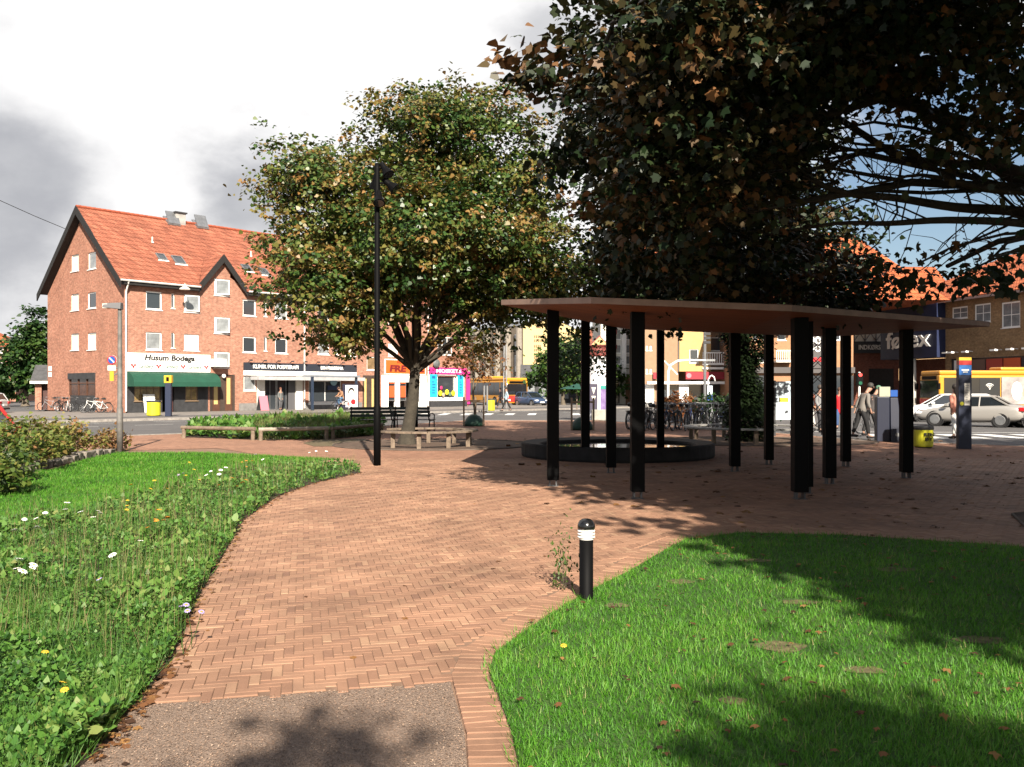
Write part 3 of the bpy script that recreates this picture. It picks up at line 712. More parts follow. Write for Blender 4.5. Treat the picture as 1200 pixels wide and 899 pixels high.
# T1: the round maple in the middle of the square
t1 = (-2.95, 25.7, 0)
T1 = tree('broad round maple with green and rust leaves behind the tall black lamp post', t1, 10.4,
     [lb(362,215,24.5,36,48,1.6,1), lb(362,290,24,40,52,1.9,1.1), lb(392,345,23.6,62,56,2.0,1), lb(425,235,24.8,55,62,2.2,1), lb(500,165,25.5,62,64,2.3,1.1), lb(572,185,26,62,80,2.3,1.1),
      lb(480,270,23.2,75,70,1.9,1.1), lb(560,285,24.5,78,62,2.2,1), lb(620,310,25.5,58,62,2.0,1), lb(620,215,26.5,36,60,1.6,.9), lb(445,330,24.2,60,45,1.7,.9), lb(560,355,26,75,34,1.8,.9), lb(655,345,25.5,34,38,1.3,.9), lb(405,392,24.3,46,18,1.2,.7), lb(540,398,24.5,50,14,1.3,.6), lb(358,172,24.8,16,18,.7,.8), lb(545,118,25.6,40,26,1.4,.8), lb(500,300,27.5,110,80,2.0,.6)],
     108000, .120, M_mapleleaf, mat('maple_bark', (.06,.05,.036), .9, var=.35, vscale=5, bump=1.0, bscale=22), .185, P(487,432,25.7)[:2] + (P(487,432,25.7)[2],), 11, tint=(.36,.23), clus=20, spread=.20, up=.5, sub=4, outer=.35, clump=.36, limb_k=.9)
# T2: ivy-clad tree in the ring bench behind the shelter
t2 = (7.05, 27.3, 0)
tree('dark tree with an ivy clad trunk rising behind the timber shelter', t2, 12,
     [lb(718,305,26.5,40,48,1.8,1), lb(770,250,26,85,80,2.4,1), lb(860,220,26,90,90,2.6,1), lb(940,270,26,70,70,2.3,1), lb(800,330,26.5,110,40,2.6,1), lb(920,340,27,80,34,2.4,.9), lb(760,170,27,70,70,2.0,.9), lb(900,140,27,100,90,2.5,.9)],
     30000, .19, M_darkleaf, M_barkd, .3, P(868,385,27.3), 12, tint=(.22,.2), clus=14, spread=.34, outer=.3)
r = np.random.RandomState(44); n = 12000; an = r.uniform(0,6.28,n); z = 3.7*r.rand(n); rr = (.42+.16*np.sin(z*2.3)+.1*np.sin(z*5+an))+r.normal(0,.08,n)+.1*(z>2.2)
iv = np.stack([rr*np.cos(an), rr*np.sin(an), z],1); U = unit(np.stack([np.cos(an),np.sin(an),r.normal(-.8,.4,n)],1)); V = unit(np.stack([-np.sin(an),np.cos(an),r.normal(0,.4,n)],1))
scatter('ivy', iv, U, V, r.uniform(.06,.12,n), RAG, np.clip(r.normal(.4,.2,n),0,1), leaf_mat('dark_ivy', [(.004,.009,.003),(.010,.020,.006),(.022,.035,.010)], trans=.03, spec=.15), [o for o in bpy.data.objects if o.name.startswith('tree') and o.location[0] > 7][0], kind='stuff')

# T3: big near maple whose trunk stands outside the frame on the right, boughs hang into the picture
def q(px, py, Y): return P(px, py, Y)
t3 = (9.4, 12.2, 0)
tree('huge near maple with rusty leaves spreading over the shelter from the right', t3, 12,
     [lb(712,46,9.0,28,24,.6,.9), lb(785,50,9.2,58,60,1.2,1.25), lb(835,75,9.6,95,85,1.6,1.25), lb(785,165,10,40,54,1.1,1), lb(738,225,10.3,30,32,.8,.9), lb(715,290,12,32,34,1.0,.8), lb(800,245,11,85,62,1.6,1), lb(742,328,13,48,26,1.3,.8),
      lb(925,50,10,95,70,1.8,1.1), lb(905,135,10.5,62,60,1.6,1), lb(870,205,12,85,70,1.8,.9), lb(860,300,13.5,110,48,2.0,.9), lb(1010,45,9.6,85,60,1.7,1), lb(1100,30,9,85,52,1.6,1.1), lb(1190,62,8.6,48,72,1.4,1.1), lb(1200,175,8.8,34,34,.9,.8), lb(1165,140,9.2,34,18,.6,.6),
      lb(1185,300,9.0,50,22,.8,1), lb(1110,312,10.5,48,16,.9,.7), lb(1030,335,14,80,20,1.4,.6), lb(940,330,15,70,30,1.6,.8), 
      ((5.0,10.5,8.2),(3.2,3.6,1.7),.8), ((7.8,9.5,9.3),(4.0,4.0,2.2),.7), ((6.4,5.6,8.3),(3.6,2.6,1.7),.9), ((10.5,5.5,8.3),(3.6,3.4,2.2),.8), ((5,14.5,8.2),(3.6,3.2,2.0),.8), ((3.0,17,7.2),(2.6,2.6,1.8),.8), ((14,9,8),(4,4,3),.5)],
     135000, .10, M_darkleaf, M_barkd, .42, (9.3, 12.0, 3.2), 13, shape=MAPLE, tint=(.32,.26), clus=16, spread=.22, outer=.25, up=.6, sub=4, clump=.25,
     limb_k=.45, every=3, upper=[((5.0,10.5,8.2),(3.2,3.6,1.7),1), ((7.8,9.5,9.3),(4.0,4.0,2.2),.7), ((6.4,5.6,8.3),(3.6,2.6,1.7),.9), ((10.5,5.5,8.3),(3.6,3.4,2.2),.8), ((5,14.5,8.2),(3.6,3.2,2.0),.8), ((3.0,17,7.2),(2.6,2.6,1.8),.8), ((14,9,8),(4,4,3),.5)],
     limbs=[([(9.3,12,2.9), q(1260,262,11.4), q(1195,248,11.2), q(1120,243,11), q(1050,232,11), q(985,225,11), q(930,200,11), q(860,170,10.6)], .085, .02),
            ([(9.3,12,2.8), q(1250,275,11.0), q(1200,262,10.8), q(1110,258,10.8), q(1040,262,11), q(980,262,11.4), q(900,275,12)], .07, .015),
            ([(9.3,12,3.4), q(1250,210,10.8), q(1190,225,10.6), q(1120,213,10.8), q(1060,175,11), q(1000,168,11), q(960,150,11)], .05, .01),
            ([(9.3,12,3.0), q(1260,240,10.4), q(1160,222,10.4), q(1080,205,10.6), q(1020,215,11), q(985,190,11)], .04, .008)], tri_limb=14)
# unseen tree added off to the right to block sky light over the square
tree('tall tree outside the frame on the right, beyond the near maple', (19.5, 9, 0), 12, [((18.5,9,7.2),(4.4,5,3.6),1), ((19,15,6.8),(4.2,3.6,3.4),1), ((18,3,7.2),(4,4,3.4),1)], 20000, .32, M_darkleaf, M_barkd, .35, (19.3,9,3.2), 16, clus=12, spread=.5, outer=.2)
# T4, T5: the trees behind and beside the photographer that shade the grass
tree('tall maple beside the path on the right, just behind the viewer', (11.8, -.5, 0), 11,
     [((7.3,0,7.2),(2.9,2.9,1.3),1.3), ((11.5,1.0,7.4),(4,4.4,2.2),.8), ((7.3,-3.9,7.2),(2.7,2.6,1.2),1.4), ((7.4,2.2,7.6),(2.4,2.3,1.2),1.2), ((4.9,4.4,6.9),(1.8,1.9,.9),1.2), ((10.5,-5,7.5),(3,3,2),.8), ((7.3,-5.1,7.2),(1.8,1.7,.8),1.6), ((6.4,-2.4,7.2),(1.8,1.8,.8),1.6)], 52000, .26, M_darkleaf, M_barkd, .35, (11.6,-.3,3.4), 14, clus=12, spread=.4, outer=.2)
tree('smaller tree behind the viewer throwing a ragged shadow on the lawn', (4.2, -9.0, 0), 9,
     [((3.85,-8.5,8.2),(.45,.3,.25),1), ((4.5,-8.75,8.2),(.5,.3,.25),1), ((1.6,-7.6,7.6),(.15,.14,.15),.8)], 1500, .16, M_darkleaf, M_barkd, .22, (4.2,-8.8,5.6), 15, clus=12, spread=.2, outer=.1, clump=.12)  # last tiny lobe is added only to drop a shadow on the grit path

# small staked trees on the square, each with its own trunk and crown
def staked(label, x, y, h, cr, mleaf, seed, group):
    t = tree(label, (x, y, 0), h, [((x,y,h-cr),(cr*.8,cr*.8,cr),1), ((x+cr*.5,y,h-cr*1.3),(cr*.6,cr*.6,cr*.6),.7), ((x-cr*.55,y,h-cr*1.5),(cr*.6,cr*.6,cr*.5),.7)], 1500, .12, mleaf, M_bark, .05, (x,y,h-cr*2.1), seed, clus=9, spread=.22, outer=.2, sub=3, name='young_tree', cat='tree', group=group)
    for a in (-.42, .42, 0.05):
        s = MB(); s.tube([(a, -.3 if a != .05 else .4, 0), (a, -.3 if a != .05 else .4, 1.25)], .04, 7); ob('stake', s, mat('stake_wood', (.42,.30,.20), .8, var=.2), t)
    s = MB(); s.box(-.46,.46,-.35,-.31,1.05,1.12); ob('tie_rail', s, mat('stake_wood', (.42,.30,.20)), t)
    s = MB(); s.lathe([(.40,.0),(.44,.08),(.36,.3),(.24,.44),(.1,.5)], 14); ob('watering_bag', s, mat('green_bag', (.02,.075,.05), .6, var=.3), t, smooth=True)
    return t
X_, Y_ = G(555.5, 499.5); staked('young rust leaved tree with stakes and green watering bag on open paving', X_, Y_, 4.1, 1.05, M_rust, 51, 'young staked trees')
X_, Y_ = G(682, 504); staked('young staked tree seen between the shelter posts, beside a green bag', X_, Y_, 3.8, .9, M_green, 52, 'young staked trees')
# greenery behind the junction
X_, Y_ = P(660, 0, 96)[0], 96
tree('leafy green street tree in front of the yellow gable wall', (X_, Y_, -.1), 8, [(P(665,428,96),(3.2,2.5,3.2),1), (P(640,440,96),(2.2,2,2.2),1), (P(700,445,96),(3,2,3),1)], 6000, .45, M_green, M_bark, .2, (X_, Y_, 2.2), 53, clus=8, spread=.5, tint=(.6,.2))
tree('dark green tree behind the brick shed at the far left', (-49.5, 92, -.1), 11, [(P(40,388,92),(2.2,2.5,2.5),1), (P(22,430,92),(3.2,2.5,3.2),1), (P(48,420,92),(3,3,3.4),1), (P(12,445,92),(3,2,2),.8)], 9000, .42, M_green, M_bark, .3, (-49.5, 92, 2), 54, clus=8, spread=.5, tint=(.4,.25))

def shrub(label, x, y, rx, ry, h, n, leaf, m, seed, name='shrub', group=None, shape=RAG, stems=10, tint=(.5,.2), sr=1.0):
    r = np.random.RandomState(seed); t = thing(name, label, 'shrub', (x,y,0), 0, group); s = MB()
    for i in range(stems):
        a = r.uniform(0,6.28); u = r.rand()
        s.tube([(0,0,0) if i < 2 else (rx*.3*math.cos(a), ry*.3*math.sin(a), 0), (rx*.5*u*math.cos(a), ry*.5*u*math.sin(a), h*.5), (rx*.85*u*math.cos(a+.2), ry*.85*u*math.sin(a+.2), h*r.uniform(.8,1.08))], [.012*sr,.009*sr,.004*sr], 4)
    ob('stems', s, M_bark, t)
    nc = n//7; dv = unit(r.normal(0,1,(nc,3))); rad_ = r.rand(nc)**.4
    cc = np.stack([dv[:,0]*rx*rad_, dv[:,1]*ry*rad_, h*.52 + dv[:,2]*h*.5*rad_*(1+.25*np.sin(dv[:,0]*9+seed))],1); idx = np.repeat(np.arange(nc),7); n = len(idx)
    Pn = cc[idx] + r.normal(0,.08,(n,3)); Pn[:,2] = np.maximum(Pn[:,2], .02); an = r.uniform(0,6.28,n); el = r.normal(.2,.5,n)
    U = np.stack([np.cos(an)*np.cos(el),np.sin(an)*np.cos(el),np.sin(el)],1); V = unit(np.cross(U, unit(r.normal(0,.5,(n,3))+[0,0,1])))
    scatter('foliage', Pn, U, V, leaf*r.uniform(.6,1.3,n), shape, np.clip(r.normal(tint[0],tint[1],nc)[idx]+r.normal(0,.08,n),0,1), m, t, kind='stuff')
    return t
M_hedge = leaf_mat('hedge_leaves', [(.04,.09,.018),(.10,.17,.03),(.20,.26,.05),(.32,.29,.08),(.36,.19,.08)], rough=.5, trans=.35)
for i, (x, y, rx, h, tn, lab) in enumerate([(-7.9,13.3,.9,.78,.3,'dark leafy hedge shrub at the left edge of the picture behind the stone border'), (-9.0,15.2,.95,.98,.4,'bushy green hedge shrub between the lawn and the parked cars'),
        (-9.5,17.2,.95,1.12,.5,'tallest yellow green hedge shrub behind the stone border'), (-10.2,19.2,.9,1.02,.6,'loose yellowing hedge shrub in front of the brick house'), (-10.6,21.2,.8,.88,.75,'thin rusty hedge shrub at the far end of the row, nearest the lamp'), (-10.2,22.9,.55,.6,.95,'small bare reddish shrub ending the hedge')]):
    shrub(lab, x, y, rx*.92, .8, h*.88, 2200 if i < 5 else 700, .085, M_hedge, 60+i, group='hedge shrubs along the left lawn', tint=(tn,.18))
# ornamental grasses and flowering bed by the log rails
gb = gpts([(214,512),(305,516),(385,515),(440,510),(450,500),(395,496),(300,497),(225,504)])
sheet('grass_bed_soil', gb, .01, M_soil)
blades('ornamental_grass', gb, 15000, 24, 46, -16, -3, .22, .56, leaf_mat('ornamental_grass', [(.07,.10,.03),(.16,.17,.05),(.30,.27,.11),(.42,.36,.17)], trans=.3), seed=70, dens_pow=0, width=2.2, flop=.3, fade=lambda X, Y, r: ((X/Y) > -.285) & ((X/Y) < -.15))
leafy('grass_bed_foliage', gb, 16000, 24, 46, -16, -3, .10, .16, M_bedleaf, lambda X, Y: .25 + .12*np.sin(X*3), 71, p=.01)
shrub('reddish brown shrub behind the row of parked bicycles', *P(795,0,41)[:2], 1.1, .8, 1.35, 1500, .14, M_rust, 72, tint=(.75,.15))
shrub('clipped green bush beside the reddish shrub behind the bicycles', *P(826,0,41)[:2], .8, .8, 1.25, 1200, .14, M_green, 73, tint=(.2,.15))
shrub('clipped green bush behind the bicycles, nearest the ivy clad trunk', *P(848,0,41)[:2], .9, .8, 1.25, 1200, .14, M_green, 74, tint=(.3,.15))
shrub('dark green bush half hidden behind the ivy clad trunk', *P(885,0,38)[:2], 1.2, .8, 1.5, 1500, .14, M_green, 75, tint=(.1,.1))
wd = shrub('spindly pale green weed growing beside the low bollard', .40, 7.02, .16, .12, .42, 240, .04, M_green, 76, name='weed', stems=5, sr=.3, tint=(.9,.1)); wd.scale = (.5,.5,1)

# flowers one could count in the bed: stem, leaves, petals, heart
def daisy(name, label, group, col, heart, petal=.034, cat='flower'):
    t = thing(name, label, cat, (0,0,0), 0, group)
    s = MB(); s.tube([(0,0,0),(.01,0,.15),(0,.01,.30)], .0025, 4); ob('stem', s, M_turf, t)
    p = MB()
    for i in range(9):
        a = 2*math.pi*i/9; c_, s_ = math.cos(a), math.sin(a)
        f = lambda r_, w, z: (r_*c_ - w*s_, .01 + r_*s_ + w*c_, .30 + z)
        p.poly([f(.006,-.004,0), f(petal*.7,-.010,.004), f(petal,0,-.002), f(petal*.7,.010,.004), f(.006,.004,0)])
    ob('petals', p, col, t)
    h = MB(); h.lathe([(.009,0),(.008,.004),(.003,.007)], 8, (0,.01,.30)); ob('flower_heart', h, heart, t)
    return t
M_pw = mat('white_petals', (.85,.84,.80), .6); M_py = mat('yellow_petals', (.80,.52,.03), .6); M_po = mat('orange_petals', (.75,.30,.02), .6); M_pv = mat('violet_petals', (.40,.34,.62), .6); M_heart = mat('flower_centre', (.55,.33,.04), .8)
rf = np.random.RandomState(80)
def plant_flowers(proto, pts, sc, label, grp):
    sc0 = sc
    for i, (px, py) in enumerate(pts):
        sc = sc0*(.55 if py > 730 else .8)
        x, y = G(px, py + 1060*.27/ max(G(px,py)[1]*1.2, 1)); 
        if i == 0: o = proto; o.location = (x,y,0); o.rotation_euler = (0,0,rf.uniform(0,6)); o.scale = (sc,)*3
        else: o = dup(proto, (x,y,0), rf.uniform(0,6), label, grp, sc*rf.uniform(.8,1.15))
        o.rotation_euler[0] = rf.uniform(.1,.5)
d = daisy('white_daisy', 'white daisy in bloom among the leaves of the flower bed', 'white daisies in the flower bed', M_pw, M_heart)
plant_flowers(d, [(14,672),(18,676),(24,677),(20,670),(53,607),(55,612),(76,603),(79,605),(102,608),(104,616),(111,611),(110,618),(73,596),(27,611),(252,554),(257,558),(262,556),(251,561),(258,563),(150,659),(2,686),(22,633),(366,532),(371,531),(380,535),(300,541),(315,543),(160,643),(42,634)], 1.25, 'white daisy in bloom among the leaves of the flower bed', 'white daisies in the flower bed')
d = daisy('yellow_flower', 'small yellow flower in the leafy flower bed', 'yellow flowers in the flower bed', M_py, M_heart, .026)
plant_flowers(d, [(215,548),(222,560),(182,575),(188,578),(158,580),(165,583),(148,592),(152,600),(144,606),(54,808),(84,806),(46,770),(217,562),(230,573)], 1.3, 'small yellow flower in the leafy flower bed', 'yellow flowers in the flower bed')
d = daisy('orange_marigold', 'orange marigold in the clump at the middle of the flower bed', 'orange marigolds in the flower bed', M_po, M_heart, .028)
plant_flowers(d, [(176,621),(182,614),(186,622),(190,618),(194,620),(198,622),(180,624),(270,570),(278,571),(284,573),(290,569),(262,573),(282,546),(290,547),(297,546),(288,550),(275,575)], 1.25, 'orange marigold in the clump at the middle of the flower bed', 'orange marigolds in the flower bed')
d = daisy('violet_flower', 'small pale violet flower at the edge of the flower bed', 'violet flowers in the flower bed', M_pv, M_heart, .022)
plant_flowers(d, [(212,720),(219,725),(215,728),(207,563),(214,561),(220,565),(140,692),(225,722)], 1.2, 'small pale violet flower at the edge of the flower bed', 'violet flowers in the flower bed')
d = daisy('dandelion', 'single yellow dandelion in the cut lawn near the low bollard', '', M_py, M_heart, .02)
x, y = G(660, 780); d.location = (x,y,-.17); d.rotation_euler = (.2,0,0)
# ================================================================ BUILDINGS
WMESH = {}
def window(parent, fr, rc, flip=False, pane=None, frame=None, bars=0, cross=0, inset=.07, ft=.07, sill=True, base=0.0, y0=0.0, name='window'):
    """a framed window standing in its opening; rc = (s0, s1, z0, z1) in the wall's own frame"""
    w, h = round(rc[1]-rc[0], 2), round(rc[3]-rc[2], 2); pane = pane or M_glass; frame = frame or M_white
    key = (w, h, bars, cross, ft, sill, frame.name)
    if key not in WMESH:
        m = MB()
        m.box(0,ft,0,.06,0,h); m.box(w-ft,w,0,.06,0,h); m.box(ft,w-ft,0,.06,0,ft); m.box(ft,w-ft,0,.06,h-ft,h)
        for i in range(bars): x = w*(i+1)/(bars+1); m.box(x-.025,x+.025,.005,.055,ft,h-ft)
        for i in range(cross): z = h*(i+1)/(cross+1); m.box(ft,w-ft,.008,.052,z-.025,z+.025)
        if sill: m.box(-.05,w+.05,-.13,.0,-.05,-.005)
        me = m.mesh('window'); me.materials.append(frame)
        p = MB(); p.box(ft,w-ft,.03,.04,ft,h-ft); WMESH[key] = (me, p.mesh('pane'))
    me, pme = WMESH[key]
    o = bpy.data.objects.new(name, me); C.objects.link(o); o.parent = parent
    if flip: o.location = (y0+inset, rc[1], rc[2]+base); o.rotation_euler = (0,0,-math.pi/2)
    else: o.location = (rc[0], y0+inset, rc[2]+base)
    pk = (key, pane.name)
    if pk not in WMESH:
        m2 = pme.copy(); m2.materials.clear(); m2.materials.append(pane); WMESH[pk] = m2
    pn = bpy.data.objects.new('pane', WMESH[pk]); C.objects.link(pn); pn.parent = o
    return o
def part(name, parent, m, *boxes, bevel=0, label=None):
    mb = MB()
    for b_ in boxes: mb.box(*b_)
    return ob(name, mb, m, parent, bevel=bevel, label=label)

# ---- 1. long red brick block with a gable end
Bd = thing('apartment_block', 'four storey red brick block with tiled gable roof and small shops along the street', 'building', (B1.o[0], B1.o[1], 0), B1.a)
EZ, RZ, DP, LN = 9.25, 14.55, 12.8, 31.2
GA = Fr(-26.1, 61.0, math.atan2(.663, -.748))          # gable line, s measured backwards into the block
wins = []
for (a, b_, c, d_), pn in [((171,189.7,341.7,363),M_glass),((171,189.7,389.5,410.3),M_glassl),((215.7,233.3,345.5,366),M_curtain),((215.7,233.3,392,411),M_curtain),
        ((284.6,300,351.2,370.5),M_glass),((284.6,300,394.6,413.3),M_glass),((322.2,337,354.5,373.5),M_glassl),((322.5,336.9,396.5,414.5),M_glass),
        ((372.5,386,357.5,376),M_glass),((372.5,386,398.5,415.7),M_glassl),((404.5,416.5,360,378),M_glassl),((404.5,416.5,401,417.5),M_glass),
        ((455,466.5,364,381),M_glass),((455,466.5,402.4,418),M_curtain),((484,494,366,382),M_glass),((484,494,404,419),M_glass)]:
    wins.append((B1.rect(a,b_,c,d_), pn, 0))
for (a, b_, c, d_) in [(200.7,204.7,344,361.5),(200.7,204.7,390,408),(309.3,312.6,354,371),(309.5,312.7,395,411.3),(393,396.3,359,376),(393,396.3,400,416)]:
    wins.append((B1.rect(a,b_,c,d_), M_glass, 0))
stair = [(251,268,327,346.6),(251,268,371.7,391),(251,268,412.3,431),(430,440.5,349,366),(430,440.5,385,399.8),(430,440.5,418,434)]
M_landing = mat('lit_landing_glass', (.28,.19,.10), .12, spec=.8, var=.5, vscale=1.2)  # warm light of the stairwell is painted into the pane colour
for q_ in stair: wins.append((B1.rect(*q_), M_landing, 0))
wins.append((B1.rect(285.5,300,441,458), M_glassl, 0))
holes = [w[0] for w in wins]
shop = [B1.rect(147.8,243.5,448,484), B1.rect(246,275,439,484), B1.rect(310,347.5,443,482), B1.rect(362,400,446,471.5), B1.rect(425,440,440,480), B1.rect(455,494,441,477)]
shop = [(a,b_,max(0.0,c) if i not in (3,) else c,d_) for i,(a,b_,c,d_) in enumerate(shop)]
shop = [(a,b_,(0.0 if i != 3 else c),d_) for i,(a,b_,c,d_) in enumerate(shop)]
LN = B1.s(501.2)
mw = MB(); holes_wall(mw, 0, LN, 0, EZ, holes + shop)
# gabled dormers over the two stair windows
dorm = []
for st in (stair[0], stair[3]):
    a, b_, c, d_ = B1.rect(*st); xm = (a+b_)/2; hw = 1.72 if st is stair[0] else 1.72; az = EZ + 2.05; dorm.append((xm, hw, az))
    cw = (b_-a)/2 + .12; ch = d_ + .18; slope = (az-EZ)/hw
    holes_wall(mw, xm-cw, xm+cw, EZ, ch, [(a,b_,c,d_)])
    hz = az - cw*slope
    mw.poly([(xm-hw,0,EZ),(xm-cw,0,EZ),(xm-cw,0,min(ch,hz))]); mw.poly([(xm+cw,0,EZ),(xm+hw,0,EZ),(xm+cw,0,min(ch,hz))])
    mw.poly([(xm-cw,0,ch),(xm+cw,0,ch),(xm+cw,0,hz),(xm,0,az),(xm-cw,0,hz)]) if hz > ch else mw.poly([(xm-cw,0,ch),(xm+cw,0,ch),(xm,0,az)])
# gable wall (flip: s runs along local y)
gw = [(GA.rect(83.3,92.3,298.5,318),M_curtain),(GA.rect(103,112.5,295.5,315.5),M_glassl),(GA.rect(83,92.3,344.5,364),M_curtain),(GA.rect(102.5,112.5,342.5,361.5),M_glass),(GA.rect(83,92.3,391,410.5),M_curtain),(GA.rect(102.5,112.5,390,410),M_curtain)]
gw = [((min(r_[0],r_[1]),max(r_[0],r_[1]),r_[2],r_[3]),p_) for r_,p_ in gw]
gs = GA.rect(81.5,111.5,437.5,480); gs = (min(gs[0],gs[1]), max(gs[0],gs[1]), 0.0, gs[3])
gh = [w[0] for w in gw] + [gs]
holes_wall(mw, 0, DP, 0, EZ, gh, flip=True)
tz = max(w[0][3] for w in gw) + .25; sl = (RZ-EZ)/(DP/2); in_ = (tz-EZ)/sl
holes_wall(mw, in_, DP-in_, EZ, tz, gh, flip=True)
for pts in ([(in_,EZ),(0,EZ),(in_,tz)], [(DP,EZ),(DP-in_,EZ),(DP-in_,tz)], [(DP-in_,tz),(in_,tz),(DP/2,RZ)]): mw.poly([(0,p[0],p[1]) for p in pts])
# back and far end
mw.poly([(LN,0,0),(LN,DP,0),(LN,DP,EZ),(LN,DP/2,RZ),(LN,0,EZ)]); mw.poly([(LN,DP,0),(0,DP,0),(0,DP,EZ),(LN,DP,EZ)])
ob('wall', mw, M_brick, Bd)
for rc, pn, _ in wins: window(Bd, B1, rc, pane=pn, ft=.09 if rc[1]-rc[0] > .5 else .06)
for i_, k_ in ((2,-.3),(16+6,-.35),(16+7,-.45),(16+8,-.3),(16+9,-.4)):
    rc = wins[i_ if i_ < 16 else i_][0]; o = window(Bd, B1, (rc[0]+.07,rc[1]-.07,rc[2]+.07,rc[3]-.07), pane=M_glassl, inset=-.04, sill=False, name='open_sash'); o.rotation_euler = (0,0,k_*.6)
for rc, pn in gw: window(Bd, B1, rc, flip=True, pane=pn, ft=.08)
# interior darkness box behind shops
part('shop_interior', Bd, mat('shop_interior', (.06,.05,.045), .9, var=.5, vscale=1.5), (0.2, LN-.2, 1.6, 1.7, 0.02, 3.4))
part('plinth', Bd, mat('grey_plinth', (.26,.25,.24), .9, var=.2), (B1.s(280), B1.s(300.5), -.05, -.002, 0, .55)); part('plinth', Bd, MATS['grey_plinth'], (B1.s(355), B1.s(424), -.05,-.002,0,.5))
# roof
ov, rk, th = .45, .55, .16
def roofq(mb, x0, x1, y0, z0, y1, z1, t=.16):
    mb.add([(x0,y0,z0),(x1,y0,z0),(x1,y1,z1),(x0,y1,z1),(x0,y0,z0+t),(x1,y0,z0+t),(x1,y1,z1+t),(x0,y1,z1+t)], [(3,2,1,0),(4,5,6,7),(0,1,5,4),(1,2,6,5),(2,3,7,6),(3,0,4,7)])
rm = MB(); xe = -rk
for xm, hw, az in dorm + [(LN+.02, 0, 0)]:
    roofq(rm, xe, xm-hw-.12 if hw else xm, -ov, EZ-ov*sl, DP/2, RZ)
    if hw:
        yv = (az-EZ)/sl; z_ = lambda y: EZ+y*sl+.16
        for s_ in (-1, 1): rm.poly([(xm+s_*(hw+.12),-.1,z_(-.1)),(xm,yv,z_(yv)),(xm,DP/2,z_(DP/2)),(xm+s_*(hw+.12),DP/2,z_(DP/2))])
        xe = xm+hw+.12
roofq(rm, -rk, LN+.02, DP+ov, EZ-ov*sl, DP/2, RZ)
M_t = M_tile
roof = ob('roof', rm, M_t, Bd)
rg = MB(); n_ = 80
for i in range(n_):
    a = -rk + (LN+rk)*i/n_; rg.tube([(a,DP/2,RZ+.15),(a+(LN+rk)/n_*.97,DP/2,RZ+.17)], .13, 6)
ob('ridge_tiles', rg, mat('ridge_tile', (.40,.09,.04), .85, var=.3, vscale=3), roof)
eb_ = MB()
eb_.box(-.25, dorm[0][0]-dorm[0][1]-.3, -ov-.02, -.02, EZ-.62, EZ-.36)
eb_.box(dorm[0][0]+dorm[0][1]+.3, dorm[1][0]-dorm[1][1]-.3, -ov-.02, -.02, EZ-.62, EZ-.36); eb_.box(dorm[1][0]+dorm[1][1]+.3, LN, -ov-.02, -.02, EZ-.62, EZ-.36)
ob('eaves_board', eb_, M_blacktimber, Bd)
for s_ in (-1, 1):
    v = MB(); y0, y1 = (-ov-.1, DP/2) if s_ < 0 else (DP+ov+.1, DP/2); z0 = EZ-(ov+.1)*sl
    v.add([(-rk-.05,y0,z0-.42),(-rk-.05,y1,RZ-.42),(-rk-.05,y1,RZ+.2),(-rk-.05,y0,z0+.1),(-rk+.03,y0,z0-.42),(-rk+.03,y1,RZ-.42),(-rk+.03,y1,RZ+.2),(-rk+.03,y0,z0+.1)],
          [(0,1,2,3),(7,6,5,4),(0,4,5,1),(1,5,6,2),(2,6,7,3),(3,7,4,0)]); ob('barge_board', v, M_blacktimber, Bd)
sf = MB(); sf.add([(-rk+.04,-.02,EZ-.42),(-.01,-.02,EZ-.42),(-.01,DP/2,RZ-.2),(-rk+.04,DP/2,RZ-.2)],[(0,1,2,3)]); sf.add([(-rk+.04,DP+.02,EZ-.42),(-.01,DP+.02,EZ-.42),(-.01,DP/2,RZ-.2),(-rk+.04,DP/2,RZ-.2)],[(3,2,1,0)])
ob('soffit', sf, M_blacktimber, Bd)
gt = MB(); gz = EZ-ov*sl+.02
for a, b_ in ((-rk, dorm[0][0]-dorm[0][1]-.25), (dorm[0][0]+dorm[0][1]+.25, dorm[1][0]-dorm[1][1]-.25), (dorm[1][0]+dorm[1][1]+.25, LN)):
    gt.tube([(a,-ov-.1,gz),(b_,-ov-.1,gz)], .07, 6)
ob('gutter', gt, mat('pale_gutter', (.55,.54,.52), .5, var=.1), Bd)
for px in (146.5, 355.8, 500.8):
    s_ = max(.02, B1.s(px)); dp = MB(); dp.tube([(s_,-ov-.1,gz),(s_,-.12,gz-.75),(s_,-.12,.1)], .06, 8); ob('downpipe', dp, mat('pale_downpipe', (.62,.60,.57), .5, var=.1), Bd)
for xm, hw, az in dorm:
    o_ = .32; slp = (az-EZ)/hw; dm = MB(); yb = (az-EZ+.2)/sl
    for s_ in (-1,1):
        x0 = xm+s_*(hw+.15); z0 = az-(hw+.15)*slp
        yb0 = (z0-EZ)/sl
        dm.add([(x0,-o_,z0),(xm,-o_,az),(xm,yb+.3,az),(x0,yb0+.3,z0),(x0,-o_,z0+.14),(xm,-o_,az+.14),(xm,yb+.3,az+.14),(x0,yb0+.3,z0+.14)],
               [(0,1,2,3),(7,6,5,4),(0,4,5,1),(1,5,6,2),(2,6,7,3),(3,7,4,0)])
    ob('dormer_roof', dm, M_t, Bd)
    for s_ in (-1,1):
        v = MB(); x0 = xm+s_*(hw+.28); z0 = az-(hw+.28)*slp; y0 = -o_-.06
        v.add([(x0,y0,z0-.42),(xm,y0,az-.42),(xm,y0,az+.18),(x0,y0,z0+.18),(x0,y0+.08,z0-.42),(xm,y0+.08,az-.42),(xm,y0+.08,az+.18),(x0,y0+.08,z0+.18)],
              [(0,1,2,3),(7,6,5,4),(0,4,5,1),(1,5,6,2),(2,6,7,3),(3,7,4,0)]); ob('barge_board', v, M_blacktimber, Bd)
